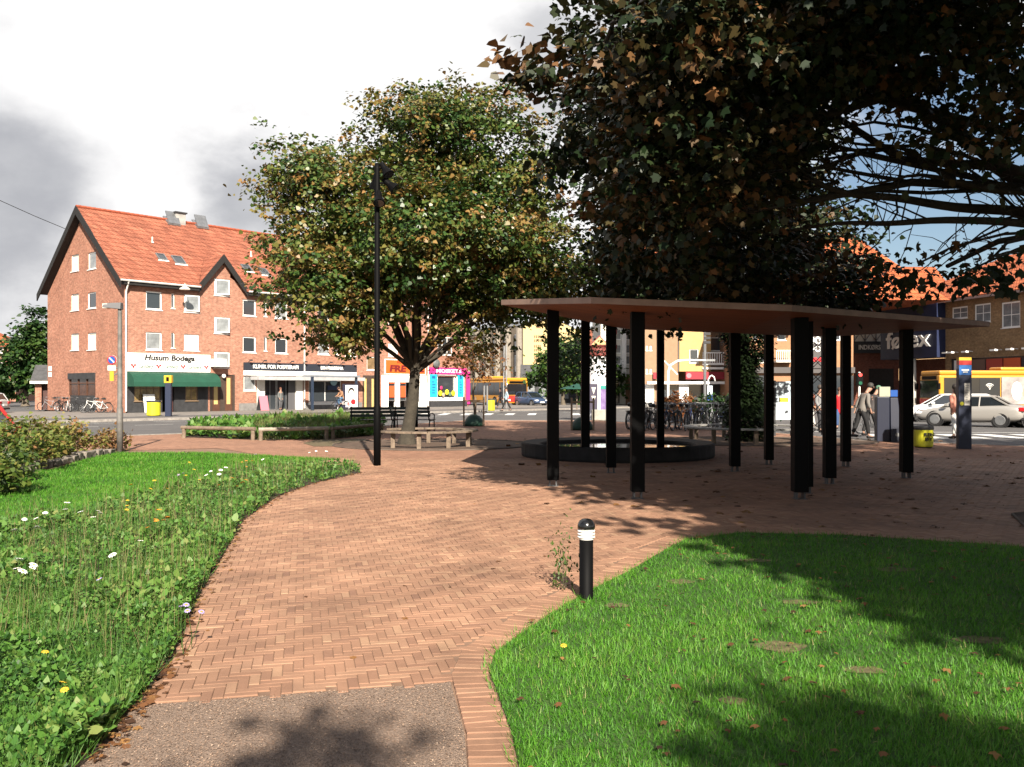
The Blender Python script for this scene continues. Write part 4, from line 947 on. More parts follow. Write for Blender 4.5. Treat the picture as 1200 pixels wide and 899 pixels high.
# things on the roof: u along, v up the slope (metres from the eaves)
ra = math.atan2(RZ-EZ, DP/2)
def on_roof(name, m, px, py, box, parent=None, label=None):
    # find the point on the slope seen at that pixel
    best = None
    for i in range(200):
        yy = DP/2*i/200; zz = EZ + yy*sl
        for_s = Fr(B1.o[0]-yy*n1[0], B1.o[1]-yy*n1[1], B1.a); s_ = for_s.s(px); d_ = abs(for_s.z(px, py)-zz)
        if best is None or d_ < best[0]: best = (d_, s_, yy, zz)
    _, s_, yy, zz = best; mb = MB()
    for b_ in box: mb.box(*b_)
    o = ob(name, mb, m, Bd); o.location = (s_, yy, zz+.14); o.rotation_euler = (ra, 0, 0); return o
for px, py, sc in ((189,304,.8),(209,307.5,1.0),(289,317,.9),(309,321,.9),(402,328,.9),(470,333,.9)):
    w = .42*sc
    o = on_roof('skylight', M_grey, px, py, [(-w,w,-.5*sc,-.42*sc,0,.1),(-w,w,.42*sc,.5*sc,0,.1),(-w,-w+.08,-.42*sc,.42*sc,0,.1),(w-.08,w,-.42*sc,.42*sc,0,.1)])
    pn = MB(); pn.box(-w+.08,w-.08,-.42*sc,.42*sc,.02,.06); ob('pane', pn, M_glass, o)
    pn = MB(); pn.box(-w-.06,w+.06,-.66*sc,-.52*sc,0,.05); ob('flashing', pn, M_white, o)
for px, py in ((201,262),(234.5,266)):
    o = on_roof('smoke_hatch', M_galv, px, py, [(-.5,.5,-.6,.6,0,.1)]); pn = MB(); pn.add([(-.48,-.5,.1),(.48,-.5,.1),(.48,.55,.5),(-.48,.55,.5),(-.48,-.5,.18),(.48,-.5,.18),(.48,.55,.6),(-.48,.55,.6)],[(3,2,1,0),(4,5,6,7),(0,1,5,4),(1,2,6,5),(2,3,7,6),(3,0,4,7)]); ob('hatch_lid', pn, M_galv, o)
for px, py in ((178.5,287),(294,303)):
    o = on_roof('vent_pipe', M_off, px, py, [(-.06,.06,-.1,.1,0,.1)]); o.rotation_euler = (0,0,0); pn = MB(); pn.tube([(0,0,0),(0,0,.45)], .05, 8); ob('pipe', pn, M_off, o)
cx = B1.s(213) + 3.2; ch = MB(); ch.box(cx-.4,cx+.4,DP/2-.35,DP/2+.35,RZ-.5,RZ+.75); co = ob('chimney', ch, mat('grey_chimney', (.40,.39,.37), .8, var=.2), Bd); ch = MB(); ch.box(cx-.5,cx+.5,DP/2-.45,DP/2+.45,RZ+.755,RZ+.86); ob('chimney_cap', ch, M_dgrey, co)
o_ = MB(); sx = B1.s(205.6); o_.lathe([(.02,.42),(.06,.25),(.34,.08),(.36,0)], 16, (sx,-1.3,B1.z(205.6,341))); ob('hanging_street_lamp', o_, M_off, Bd, smooth=False)
# gable shop window and shutter
y0, y1, _, z1 = gs
part('shutter_box', Bd, M_dgrey, (-.12,.08,y0-.06,y1+.06,z1-.42,z1+.02)); part('stall_riser', Bd, M_dgrey, (.04,.12,y0,y1,0,1.15)); 
fm = MB(); n_ = 3
for i in range(n_+1): yy = y0+(y1-y0)*i/n_; fm.box(.0,.1,yy-.05,yy+.05,1.15,z1-.42)
fm.box(.002,.098,y0+.05,y1-.05,1.98,2.04); o = ob('shop_window_frame', fm, mat('brown_frame', (.11,.05,.03), .6), Bd); fm = MB(); fm.box(.06,.07,y0,y1,1.15,z1-.42); ob('pane', fm, mat('warm_dark_glass', (.10,.045,.028), .1, spec=.8, var=.5, vscale=2), o)
part('address_plate', Bd, M_white, (-.03,-.003,DP-.75,DP-.25,3.0,3.35), (-.03,-.003,DP-.75,DP-.25,2.55,2.9))
# ---- shop front of the corner pub
s0, s1, zA, zB = B1.rect(147.6,245.3,414.8,436)
sg = part('shop_sign', Bd, M_white, (s0+.03,s1,-.16,-.02,zA,zB), bevel=.02)
MT = mat('black_lettering', (.02,.02,.02), .5); MR = mat('red_emblem', (.65,.03,.04), .5)
text('Husum Bodega', (s1-s0)*.60, (zB-zA)*.42, ((s0+s1)/2, -.175, zB-(zB-zA)*.27), MT, sg, shear=.15, bold=.03)
for u in (.07,.36,.655,.945):
    e = MB(); xc = s0+(s1-s0)*u; zc = zA+(zB-zA)*.28
    for dx, dz in ((-.11,.09),(.11,.09),(0,-.02)): e.lathe([(.075,-.17),(.075,-.185)], 8, (xc+dx,0,zc+dz), axis='y')
    e.box(xc-.02,xc+.02,-.18,-.165,zc-.17,zc); ob('hop_emblem', e, MR, sg)
for u in (.215,.51,.80): text('Carlsberg', (s1-s0)*.17, (zB-zA)*.26, (s0+(s1-s0)*u, -.175, zA+(zB-zA)*.27), mat('green_lettering', (.10,.20,.13), .5), sg, shear=.45)
aw = MB(); ax0, ax1 = s0, s1+.25; zt, zb2, pr = zA-.02, zA-1.02, 1.15
n_ = 5; prof = [(-.02-pr*math.sin(i/n_*1.45), zt-(zt-zb2-.22)*(1-math.cos(i/n_*1.45))) for i in range(n_+1)]
for (ya,za),(yb_,zb_) in zip(prof[:-1],prof[1:]): aw.poly([(ax0,ya,za),(ax0,yb_,zb_),(ax1,yb_,zb_),(ax1,ya,za)])
yl, zl = prof[-1]; aw.poly([(ax0,yl,zl),(ax0,yl-.02,zb2),(ax1,yl-.02,zb2),(ax1,yl,zl)])
for x_ in (ax0, ax1): aw.poly([(x_,-.02,zb2)] + [(x_,a,b_) for a,b_ in prof] + [(x_,yl-.02,zb2)])
ob('awning', aw, mat('green_canvas', (.010,.085,.05), .75, var=.15, vscale=2), Bd)
b0, b1_ = shop[0][0], shop[0][1]; zt = shop[0][3]
pb = lambda px: B1.s(px)
part('shop_front', Bd, M_dgrey, (b0,pb(157),-.03,.15,0,zt),(pb(157),pb(188),-.03,.15,0,.78),(pb(157),pb(188),-.03,.15,2.5,zt),(pb(188),pb(190),-.03,.15,0,zt),(pb(190),pb(204),.02,.15,2.35,zt),
     (pb(204),pb(217),-.03,.15,0,zt),(pb(217),pb(231.5),-.03,.15,0,.78),(pb(217),pb(231.5),-.03,.15,2.45,zt),(pb(231.5),b1_,-.03,.15,0,zt))
bt = MB()
for i in range(60):
    xx = b0+.1+(b1_-b0-.2)*i/60
    if pb(156)<xx<pb(204) or pb(216)<xx<pb(232): continue
    bt.box(xx,xx+.03,-.045,-.031,.05,zt-.1)
ob('batten', bt, M_dgrey, Bd, kind='stuff')
M_lit = mat('amber_lit_pane', (.36,.25,.09), .12, spec=.8, var=.6, vscale=1.8)  # amber glow from indoors is painted into the glass colour
window(Bd, B1, (pb(157),pb(188),.78,2.5), pane=M_lit, frame=mat('tan_frame', (.30,.20,.12), .6), bars=3, cross=1, inset=.02)
window(Bd, B1, (pb(217),pb(231.5),.78,2.45), pane=M_lit, frame=MATS['tan_frame'], bars=1, cross=1, inset=.02)
part('door', Bd, mat('dark_red_door', (.09,.03,.025), .6, var=.3), (pb(196),pb(203.5),.10,.15,0,2.3))
d0, d1 = shop[1][0], shop[1][1]; zt = shop[1][3]
part('entrance_surround', Bd, mat('dark_brown_timber', (.075,.05,.038), .7, var=.25), (d0,d1,-.02,.12,2.62,zt),(d0,d0+.18,-.02,.12,0,2.62),(d1-.18,d1,-.02,.12,0,2.62),((d0+d1)/2-.2,(d0+d1)/2+.2,-.02,.12,0,2.62))
for a, b_ in ((d0+.18,(d0+d1)/2-.2),((d0+d1)/2+.2,d1-.18)):
    o = part('door', Bd, mat('brown_door', (.12,.05,.03), .6, var=.2), (a,b_,.03,.08,0,.5),(a,b_,.03,.08,2.45,2.62),(a,a+.15,.03,.08,.5,2.45),(b_-.15,b_,.03,.08,.5,2.45)); part('door_panel', o, M_lip, (a+.15,b_-.15,.05,.06,.5,2.45))
o_ = MB(); o_.lathe([(.04,0),(.13,.08),(.15,.16),(.12,.26),(.04,.31)], 12, ((d0+d1)/2,-.2,2.4)); ob('globe_lamp', o_, M_white, Bd, smooth=True)
bx_ = B1.rect(245.8,258.5,421,430); part('sign_box', Bd, M_white, (bx_[0],bx_[1],-.85,-.03,bx_[2],bx_[3]), bevel=.03)
# ---- clinic and hairdresser
c0, c1, zA, zB = B1.rect(285,355,425.5,434.5); zA2, zB2 = zA-.38, zA-.02
sg = part('shop_sign', Bd, mat('navy_sign', (.035,.04,.055), .5), (c0,c1,-.14,-.02,zA,zB)); part('sign_strip', Bd, M_white, (c0,c1,-.12,-.02,zA2,zB2))
text('KLINIK FOR FODTERAPI', (c1-c0)*.76, (zB-zA)*.5, ((c0+c1)/2+.1,-.155,(zA+zB)/2), M_white, sg, bold=.02)
e0, e1 = B1.s(357.3), B1.s(417)
sg = part('shop_sign', Bd, MATS['navy_sign'], (e0,e1,-.14,-.02,zA,zB)); part('sign_strip', Bd, M_white, (e0,e1,-.12,-.02,zA2,zB2))
text('DIN FRISØRINA', (e1-e0)*.44, (zB-zA)*.46, ((e0+e1)/2,-.155,(zA+zB)/2), M_white, sg, bold=.02)
sl_ = MB()
for i in range(9):
    xx = c0+.4+(e1-c0-.8)*i/8; sl_.tube([(xx,-.05,zB+.02),(xx,-.4,zB+.18)], .025, 5); sl_.box(xx-.1,xx+.1,-.5,-.36,zB+.1,zB+.2)
ob('sign_spotlight', sl_, M_dgrey, Bd, kind='stuff')
part('canopy', Bd, mat('pale_grey_canopy', (.42,.42,.43), .7, var=.15), (B1.s(293.5),B1.s(418),-1.1,-.03,zA2-.35,zA2-.08)); 
part('pilaster', Bd, M_off, (B1.s(300.8),B1.s(310),-.05,.2,0,3.1)); part('pilaster', Bd, M_off, (B1.s(346.8),B1.s(354.4),-.05,.2,0,3.1))
window(Bd, B1, (B1.s(311.5),B1.s(326.5),.0,3.0), bars=1, cross=0, inset=.3, sill=False, frame=M_galv, name='glazed_door'); window(Bd, B1, (B1.s(326.8),B1.s(338.5),.0,3.0), bars=0, cross=0, inset=.3, sill=False, frame=M_galv, name='glazed_door')
part('shop_panel', Bd, mat('grey_shop_panel', (.13,.13,.14), .6), (B1.s(339),B1.s(346.7),.1,.2,0,3.0))
hw_ = shop[3]; window(Bd, B1, (hw_[0],hw_[1],hw_[2],hw_[3]), bars=1, inset=.05, frame=M_white); part('window_poster', Bd, mat('navy_poster', (.02,.05,.14), .5), (B1.s(384),B1.s(398),-.0,.04,hw_[2]+1.0,hw_[3]-.4)); part('white_panel', Bd, M_white, (B1.s(361),B1.s(400.5),-.06,-.01,.35,hw_[2]-.06))
em = MB(); xm = (B1.s(384)+B1.s(398))/2; em.lathe([(.36,-.005),(.36,-.02)], 14, (xm,0,hw_[2]+1.7), axis='y'); ob('poster_crest', em, mat('pale_blue', (.35,.6,.75), .5), Bd)
d0, d1 = shop[4][0], shop[4][1]; zt = shop[4][3]
part('entrance_surround', Bd, MATS['dark_brown_timber'], (d0,d1,-.02,.12,2.55,zt),(d0,d0+.15,-.02,.12,0,2.55),(d1-.15,d1,-.02,.12,0,2.55),((d0+d1)/2-.25,(d0+d1)/2+.25,-.02,.12,0,2.55))
for a, b_ in ((d0+.15,(d0+d1)/2-.25),((d0+d1)/2+.25,d1-.15)): part('door', Bd, M_lip, (a,b_,.04,.08,.1,2.5))
# ---- shop with orange sign
f0, f1, zA, zB = B1.rect(451,497,422.5,438)
sg = part('shop_sign', Bd, mat('orange_sign', (.90,.17,.03), .5), (f0,f1,-.14,-.02,zA,zB)); part('sign_border', Bd, M_white, (f0-.08,f1+.08,-.12,-.015,zA-.08,zA),(f0-.08,f1+.08,-.12,-.015,zB,zB+.08),(f0-.08,f0,-.12,-.015,zA,zB),(f1,f1+.08,-.12,-.015,zA,zB))
MTR = mat('dark_red_lettering', (.22,.02,.02), .5)
text('FRE', (f1-f0)*.42, (zB-zA)*.5, (f0+(f1-f0)*.30,-.155,zA+(zB-zA)*.38), MTR, sg, bold=.05, shear=.1); text('L', (f1-f0)*.1, (zB-zA)*.5, (f0+(f1-f0)*.92,-.155,zA+(zB-zA)*.38), MTR, sg, bold=.05, shear=.1)
text('KURT', (f1-f0)*.2, (zB-zA)*.16, (f0+(f1-f0)*.38,-.155,zB-(zB-zA)*.15), MTR, sg)
part('shop_front', Bd, M_white, (B1.s(447),B1.s(454.5),-.08,.2,0,zA-.15),(B1.s(463.5),B1.s(468),-.07,.2,0,zA-.5),(B1.s(455),B1.s(499.5),-.06,.2,zA-.75,zA-.15),(B1.s(492),B1.s(499.8),-.08,.2,0,zA-.76))
for a, b_ in ((455,463),(468.5,476),(484,491.5)):
    window(Bd, B1, (B1.s(a),B1.s(b_),.6,zA-.78), inset=.02, sill=False, frame=M_galv); part('window_poster', Bd, mat('orange_poster', (.85,.14,.04), .6), (B1.s(a)+.1,B1.s(b_)-.1,-.03,.01,.9,1.9),(B1.s(a)+.1,B1.s(b_)-.1,-.03,.01,2.1,2.7))

# ---- 2. its neighbour with the pink shop sign
S2 = B1.s(501.6); S3 = B1.s(551.2)
B2 = thing('apartment_block', 'brick house with a pink shop sign and bright blue window panels', 'building', (B1.o[0], B1.o[1], 0), B1.a)
rc = B1.rect(515.3,532.5,394.5,416.2); rc2 = B1.rect(515.3,532.5,358,378); sh = B1.rect(505.5,545,441.5,470)
w2 = MB(); holes_wall(w2, S2+.03, S3, 0, 9.6, [rc, rc2, sh], y=.25)
w2.poly([(S3,.25,0),(S3,11,0),(S3,11,9.6),(S3,5.6,13.6),(S3,.25,9.6)]); w2.poly([(S3,11,0),(S2+.03,11,0),(S2+.03,11,9.6),(S3,11,9.6)]); ob('wall', w2, M_brick, B2)
rm = MB(); roofq(rm, S2+.05, S3+.3, -.2, 9.3, 5.6, 13.6); roofq(rm, S2+.05, S3+.3, 11.4, 9.3, 5.6, 13.6); ob('roof', rm, M_t, B2)
for rc_ in (rc, rc2): window(B2, B1, rc_, bars=2, cross=1, y0=.25, ft=.1)
g0, g1, zA, zB = B1.rect(504.5,547.5,431,438.8)
sg = part('shop_sign', B2, mat('pink_sign', (.85,.05,.30), .5), (g0,g1,.05,.22,zA,zB)); text('MOSKETS', (g1-g0)*.68, (zB-zA)*.55, ((g0+g1)/2,.035,(zA+zB)/2), mat('pale_pink_lettering', (.90,.65,.75), .5), sg, bold=.03)
part('pink_trim', B2, MATS['pink_sign'], (g1+.05,g1+.5,.1,.22,.2,zA+.3))
part('shop_front', B2, M_white, (g0,B1.s(503.8)+.3,.1,.24,.55,zA-.05),(B1.s(505.5),B1.s(513.8),.12,.4,sh[2],sh[3]),(B1.s(536),B1.s(545),.12,.4,sh[2],sh[3]),(B1.s(514),B1.s(535.8),.10,.24,.55,.8),(B1.s(514),B1.s(535.8),.12,.24,2.9,3.02))
for a, b_ in ((504.5,513),(537,544)):
    o = part('blue_panel', B2, mat('cyan_panel', (.03,.52,.80), .5), (B1.s(a),B1.s(b_),.06,.115,.9,3.05))
    for z_ in (2.6,2.25,2.0,1.75,1.5,1.25): part('panel_writing', o, mat('deep_blue', (.02,.16,.40), .5), (B1.s(a)+.25,B1.s(b_)-.25-.1*((z_*7)%2),.045,.058,z_,z_+(.22 if z_ > 2.5 else .07)))
part('plinth', B2, mat('dark_plinth', (.05,.05,.055), .8, var=.2), (g0,g1,.0,.24,0,.55)); window(B2, B1, (B1.s(514),B1.s(535.8),.8,2.9), inset=.2, sill=False, y0=.15)
for i, (u, z_, r_, c_) in enumerate([(.15,1.25,.26,(.85,.75,.03)),(.5,1.35,.26,(.80,.78,.05)),(.85,1.25,.26,(.85,.75,.03)),(.32,1.1,.2,(.55,.45,.30)),(.68,1.15,.2,(.15,.25,.15)),(.2,1.75,.18,(.7,.05,.2))]):
    o_ = MB(); xc = B1.s(514)+(B1.s(535.8)-B1.s(514))*u; o_.lathe([(r_*.5,-.03),(r_,.0),(r_*.5,.05)], 12, (xc,.14,z_), axis='y'); ob('window_display', o_, mat('display_%d' % i if False else 'display_colour_' + 'abcdef'[i], c_, .6), B2)
o_ = MB(); o_.lathe([(.02,.0),(.3,.08),(.42,.22)], 16, (B1.s(510.5),-.35,B1.z(510.5,426)), axis='y'); ob('satellite_dish', o_, mat('grey_dish', (.15,.16,.16), .5), B2)

# ---- helper for plainer distant blocks: front wall with windows and blank sides
def block(label, ox, oy, ang, ln, dp, h, m, wl, pane=M_glass, frame=M_white, roof=None, rh=0, rm_=None, bars=0, cross=0, name='building', cat='building', holes=()):
    t = thing(name, label, cat, (ox, oy, 0), ang); mb = MB()
    holes_wall(mb, 0, ln, 0, h, list(wl)+list(holes)); 
    mb.poly([(ln,0,0),(ln,dp,0),(ln,dp,h),(ln,0,h)]); mb.poly([(0,dp,0),(0,0,0),(0,0,h),(0,dp,h)]); mb.poly([(ln,dp,0),(0,dp,0),(0,dp,h),(ln,dp,h)])
    if not roof: mb.poly([(0,0,h),(ln,0,h),(ln,dp,h),(0,dp,h)])
    ob('wall', mb, m, t)
    for w_ in wl: window(t, None, w_, pane=pane, frame=frame, bars=bars, cross=cross)
    if roof == 'ridge':
        r2 = MB(); roofq(r2, -.4, ln+.4, -.5, h-.1, dp/2, h+rh); roofq(r2, -.4, ln+.4, dp+.5, h-.1, dp/2, h+rh); ob('roof', r2, rm_, t)
        g2 = MB(); g2.poly([(0,0,h),(0,dp/2,h+rh),(0,dp,h)]); g2.poly([(ln,0,h),(ln,dp,h),(ln,dp/2,h+rh)]); ob('gable', g2, m, t)
    if roof == 'hip':
        r2 = MB(); i_ = min(dp/2, ln*.35); a = (-.5,-.5,h-.05); b_ = (ln+.5,-.5,h-.05); c = (ln+.5,dp+.5,h-.05); d = (-.5,dp+.5,h-.05); e = (i_,dp/2,h+rh); f = (ln-i_,dp/2,h+rh)
        r2.add([a,b_,c,d,e,f], [(0,1,5,4),(1,2,5),(2,3,4,5),(3,0,4),(0,3,2,1)]); ob('roof', r2, rm_, t)
    if roof == 'flat': part('parapet', t, M_off, (-.1,ln+.1,-.12,dp,h,h+.35))
    return t
# 3. far left: orange roofed brick house, shed
far = Fr(-82, 118, R(12)); x0, x1 = 0, far.s(18.5)
t = block('small brick house with a bright orange roof at the far left edge', -82, 118, R(12), x1, 9, H+(HOR-405)*120/F, M_brick, [], roof=None)
t_wins = [far.rect(-2,4,406,414), far.rect(-2,4,425,434)]
for w_ in t_wins: window(t, None, w_, bars=1, inset=-.06)
r2 = MB(); hh = H+(HOR-405)*120/F; r2.add([(-.5,-.6,hh-.1),(x1+.5,-.6,hh-.1),(x1+.5,9.5,hh-.1),(-.5,9.5,hh-.1),(2,4.5,hh+2.9),(x1-5.4,4.5,hh+2.9)],[(0,1,5,4),(1,2,5),(2,3,4,5),(3,0,4),(3,2,1,0)]); ob('roof', r2, M_tile2, t)
# shed
sx, sy = G(41, 475.3); sx, sy = (41-600)/F*70, 70.0
sh_ = thing('brick_shed', 'low brick shed with a dark pitched roof beside the gable wall', 'shed', (sx, sy, 0), R(20))
wsh = (56.5-41)/F*70/math.cos(R(20)) + 2.2
w_ = MB(); hs = 2.25
w_.poly([(0,0,0),(.45,0,0),(.45,0,hs),(0,0,hs)]); w_.poly([(-.02,5,0),(0,0,0),(0,0,hs),(0,2.5,hs+1.15),(0,5,hs)]); w_.poly([(.45,0,0),(.45,.4,0),(.45,.4,hs),(.45,0,hs)]); w_.poly([(wsh,0,0),(wsh,5,0),(wsh,5,hs),(wsh,2.5,hs+1.15),(wsh,0,hs)]); w_.poly([(wsh,5,0),(0,5,0),(0,5,hs),(wsh,5,hs)])
ob('wall', w_, M_brick, sh_); part('door', sh_, mat('brown_shed_door', (.085,.035,.03), .7, var=.2), (.46,wsh-.02,.35,.4,0,hs-.05))
r2 = MB(); roofq(r2, -.3, wsh+.1, -.4, hs-.15, 2.5, hs+1.2, .1); roofq(r2, -.3, wsh+.1, 5.4, hs-.15, 2.5, hs+1.2, .1); ro = ob('roof', r2, mat('grey_felt_roof', (.10,.10,.105), .9, var=.3), sh_); part('fascia', ro, M_off, (-.3,wsh+.1,-.46,-.41,hs-.22,hs-.02))
fn = thing('wire_fence', 'light metal mesh fence at the far left behind the parked silver car', 'fence', (-54, 74, 0), R(5))
f_ = MB(); f_.tube([(-9,0,2.0),(6,0,2.0)], .035, 5); f_.tube([(-9,0,.1),(6,0,.1)], .02, 5); ob('rail', f_, M_galv, fn)
f_ = MB()
for i in range(60): f_.tube([(-9+i*.25,0,.1),(-9+i*.25,0,2.0)], .006, 3)
for i in range(9): f_.tube([(-9,0,.2+i*.2),(6,0,.2+i*.2)], .006, 3)
ob('mesh', f_, M_galv, fn, kind='stuff')
for i in range(6):
    p_ = MB(); p_.tube([(-9+i*3,0,-.1),(-9+i*3,0,2.1)], .04, 6); ob('post', p_, M_galv, fn)

# 4. the long modern block with tall fins, seen beyond the bus, and the big yellow gable
GY = 120.0
gx0 = P(613,0,GY)[0]
fa = R(126)                     # heading of the long side (away to the left)
fr4 = Fr(gx0, GY, fa)
L4 = abs(fr4.s(530)); h4 = H+(HOR-381.5)*GY/F
t4 = thing('office_block', 'long pale block with vertical fins and a big yellow gable end bearing text', 'building', (gx0, GY, 0), 0)
wdx = P(682,0,GY)[0] - gx0
gb_ = MB(); hR = H+(HOR-390)*GY/F; ap = (P(650,0,GY)[0]-gx0, H+(HOR-373.5)*GY/F)
gb_.add([(0,0,0),(wdx,0,0),(wdx,0,hR),(ap[0],0,ap[1]),(0,0,h4)],[(0,1,2,3,4)])
ob('gable', gb_, mat('yellow_render', (.80,.62,.30), .85, var=.05), t4)
dx, dy = math.cos(fa), math.sin(fa); L4 = L4*1.0
sd_ = MB(); sd_.poly([(0,0,0),(0,0,h4),(dx*L4,dy*L4,h4),(dx*L4,dy*L4,0)]); sd_.poly([(wdx,0,0),(wdx+dx*L4,dy*L4,0),(wdx+dx*L4,dy*L4,hR),(wdx,0,hR)])
ob('wall', sd_, mat('taupe_panel', (.22,.18,.14), .85, var=.15), t4)
r2 = MB(); r2.poly([(0,-.1,h4+.05),(ap[0],-.1,ap[1]+.05),(ap[0]+dx*L4,dy*L4,ap[1]+.05),(dx*L4,dy*L4,h4+.05)]); r2.poly([(ap[0],-.1,ap[1]+.05),(wdx,-.1,hR+.05),(wdx+dx*L4,dy*L4,hR+.05),(ap[0]+dx*L4,dy*L4,ap[1]+.05)]); ob('roof', r2, M_grey, t4)
nL = Vector((-dy, dx, 0)); nL = nL if nL.y < 0 else -nL; nL = -nL if False else nL
for i in range(7):
    a = L4*(i+.45)/7; p0 = Vector((dx*a, dy*a, 0)); w4 = L4/7*.42
    for z_ in (1.2, 4.0, 6.8):
        c4 = p0 + nL*.06; mb = MB(); u4 = Vector((dx,dy,0)); A = c4-u4*w4/2; Bq = c4+u4*w4/2
        mb.prism([tuple(A)[:2], tuple(Bq)[:2], tuple(Bq+nL*.1)[:2], tuple(A+nL*.1)[:2]], z_, z_+2.2); wo_ = ob('window', mb, M_white, t4)
        mb = MB(); A2 = A+u4*.2+nL*.1; B2_ = Bq-u4*.2+nL*.1; mb.prism([tuple(A2)[:2], tuple(B2_)[:2], tuple(B2_+nL*.04)[:2], tuple(A2+nL*.04)[:2]], z_+.75, z_+2.05); ob('pane', mb, M_glass, wo_)
for i in range(8):
    a = L4*i/7 + .3; p0 = Vector((dx*a, dy*a, 0)); mb = MB(); mb.prism([tuple(p0)[:2], tuple(p0+Vector((dx,dy,0))*.35)[:2], tuple(p0+Vector((dx,dy,0))*.35+nL*.7)[:2], tuple(p0+nL*.7)[:2]], 0, h4-.3); ob('fin', mb, mat('grey_beige_fin', (.36,.32,.27), .8, var=.15), t4)
for i, (w_, z_) in enumerate([(2.3,0),(2.3,.62),(1.0,1.5),(1.0,2.1),(2.2,2.75),(1.5,3.3),(1.9,3.85),(1.3,4.5),(2.0,5.1),(1.2,5.7),(1.7,6.3),(1.4,6.9)]):
    mb = MB(); x_ = (P(626,0,GY)[0]-gx0); zt = H+(HOR-393)*GY/F - z_*.85
    n_ = int(w_/.22)
    for j in range(n_): mb.box(x_+j*.24, x_+j*.24+.15, -.05, -.005, zt-.34, zt)
    ob('wall_lettering', mb, mat('bronze_lettering', (.26,.15,.07), .6), t4)
mb = MB(); x_ = (P(631,0,GY)[0]-gx0); mb.prism_y([(x_-.35,H+(HOR-384.5)*GY/F),(x_+.35,H+(HOR-384.5)*GY/F),(x_,H+(HOR-380.5)*GY/F)], -.05, -.005); ob('triangle_emblem', mb, MATS['bronze_lettering'], t4)
# low glazed shops in front of the gable
tk = block('low dark kiosk row with a grey felt roof under the yellow gable', P(614,0,112)[0], 112, 0, 7.5, 5, 2.9, M_dgrey, [(.4,1.4,.4,2.5),(1.8,2.8,.4,2.5),(3.2,4.2,.4,2.5),(4.6,5.6,.4,2.5)], pane=M_glassl, frame=M_dgrey, roof='ridge', rh=1.7, rm_=MATS['grey_felt_roof'])

# 5. white office front seen between the shelter posts
f5 = Fr(P(704,0,97)[0], 97, 0)
ws = [f5.rect(a, b_, c, d_) for a, b_ in ((718.5,728),(733.5,742)) for c, d_ in ((386,398),(404,414),(428,441) if False else (417,427))]
t = block('white office front with tall pilasters and grey glazed ground floor', f5.o[0], 97, 0, f5.s(757), 10, 12, M_off, ws, pane=M_glassl, frame=M_white, roof='flat')
for px in (716.5, 729.8, 743, 755): part('pilaster', t, M_white, (f5.s(px)-.15,f5.s(px)+.32,-.5,-.01,3,11.8))
part('shop_glazing', t, M_glass, (f5.s(717),f5.s(726),-.08,-.01,.1,2.7),(f5.s(745),f5.s(756),-.08,-.01,.1,2.7)); part('brown_panel', t, mat('rust_panel', (.30,.15,.08), .7), (f5.s(733),f5.s(740),-.1,-.01,0,2.9))
for c, d_ in ((386,392),(404,409)): part('red_curtain', t, mat('red_curtain', (.35,.05,.05), .8), (f5.s(719.5),f5.s(723),-.05,-.01,f5.z(721,d_),f5.z(721,c)))
# 6. tan building: blank side wall, sunny yellow front, balcony and red shop sign
f6 = Fr(P(755,0,86)[0], 86, 0)
vents = [f6.rect(757,759.5,405,411), f6.rect(761.5,764,405,411), f6.rect(757,759.5,432,438), f6.rect(761.5,764,432,438)]
t = block('tan rendered house with a sunlit yellow front, balcony and red shop sign', f6.o[0], 86, 0, f6.s(795), 12, 13, mat('tan_render', (.42,.26,.16), .85, var=.08), vents, pane=M_glassl, roof='ridge', rh=3.5, rm_=M_tile2)
yf = MB(); y0 = 0; xA, xB = f6.s(795), f6.s(832); win = f6.rect(807,817.5,409.5,425.5)
holes_wall(yf, xA+.02, xB, 3.3, 13, [win], y=-.4); yf.poly([(xA+.02,-.4,3.3),(xA+.02,0,3.3),(xA+.02,0,13),(xA+.02,-.4,13)]); yf.poly([(xB,-.4,3.3),(xB,10,3.3),(xB,10,13),(xB,-.4,13)]); yf.poly([(xA,-.4,3.3),(xB,-.4,3.3),(xB,10,3.3),(xA,10,3.3)]); ob('yellow_front', yf, mat('yellow_plaster', (.68,.45,.19), .85, var=.08), t); window(t, None, win, y0=-.4)
xC = f6.s(862); bk = MB(); bk.box(xB+.02,xC,1.2,10,3.3,13); bk.box(xA,xC,2.2,10,0,3.28); ob('recessed_wall', bk, MATS['tan_render'], t)
part('balcony', t, M_white, (f6.s(822),xC-.5,-.6,-.5,3.9,4.1),(f6.s(822),xC-.5,-.6,1.19,3.5,3.7),(f6.s(822),xC-.5,-.6,-.54,5.0,5.12)); rl = MB()
for i in range(17): rl.box(f6.s(822)+i*.22,f6.s(822)+i*.22+.07,-.59,-.55,4.1,5.0)
ob('balcony_rail', rl, M_white, t, kind='stuff')
window(t, None, (f6.s(831.5)+.3,f6.s(831.5)+1.6,5.3,6.6), y0=1.05)
part('red_projecting_sign', t, mat('dark_red_sign', (.38,.02,.04), .5), (f6.s(765),f6.s(769),-.3,-.02,2.6,3.2)); o = part('red_shop_sign', t, MATS['dark_red_sign'], (f6.s(802),f6.s(848),-.75,-.45,2.55,3.25))
e = MB(); e.lathe([(.24,-.76),(.24,-.78)], 12, (f6.s(805.5),0,2.9), axis='y'); ob('round_logo', e, mat('pink_logo', (.8,.25,.3), .5), o)
part('shop_fascia', t, M_white, (f6.s(757),xC,-.9,-.42,2.1,2.35)); part('shop_glazing', t, M_glass, (f6.s(806),xC,1.0,1.1,0,2.1),(f6.s(771),f6.s(795),-.08,-.01,.4,2.0)); part('white_pier', t, M_white, (f6.s(795),f6.s(806),-.41,.5,0,2.1)); part('white_pier', t, M_white, (f6.s(756),f6.s(766),-.2,-.01,0,2.09))
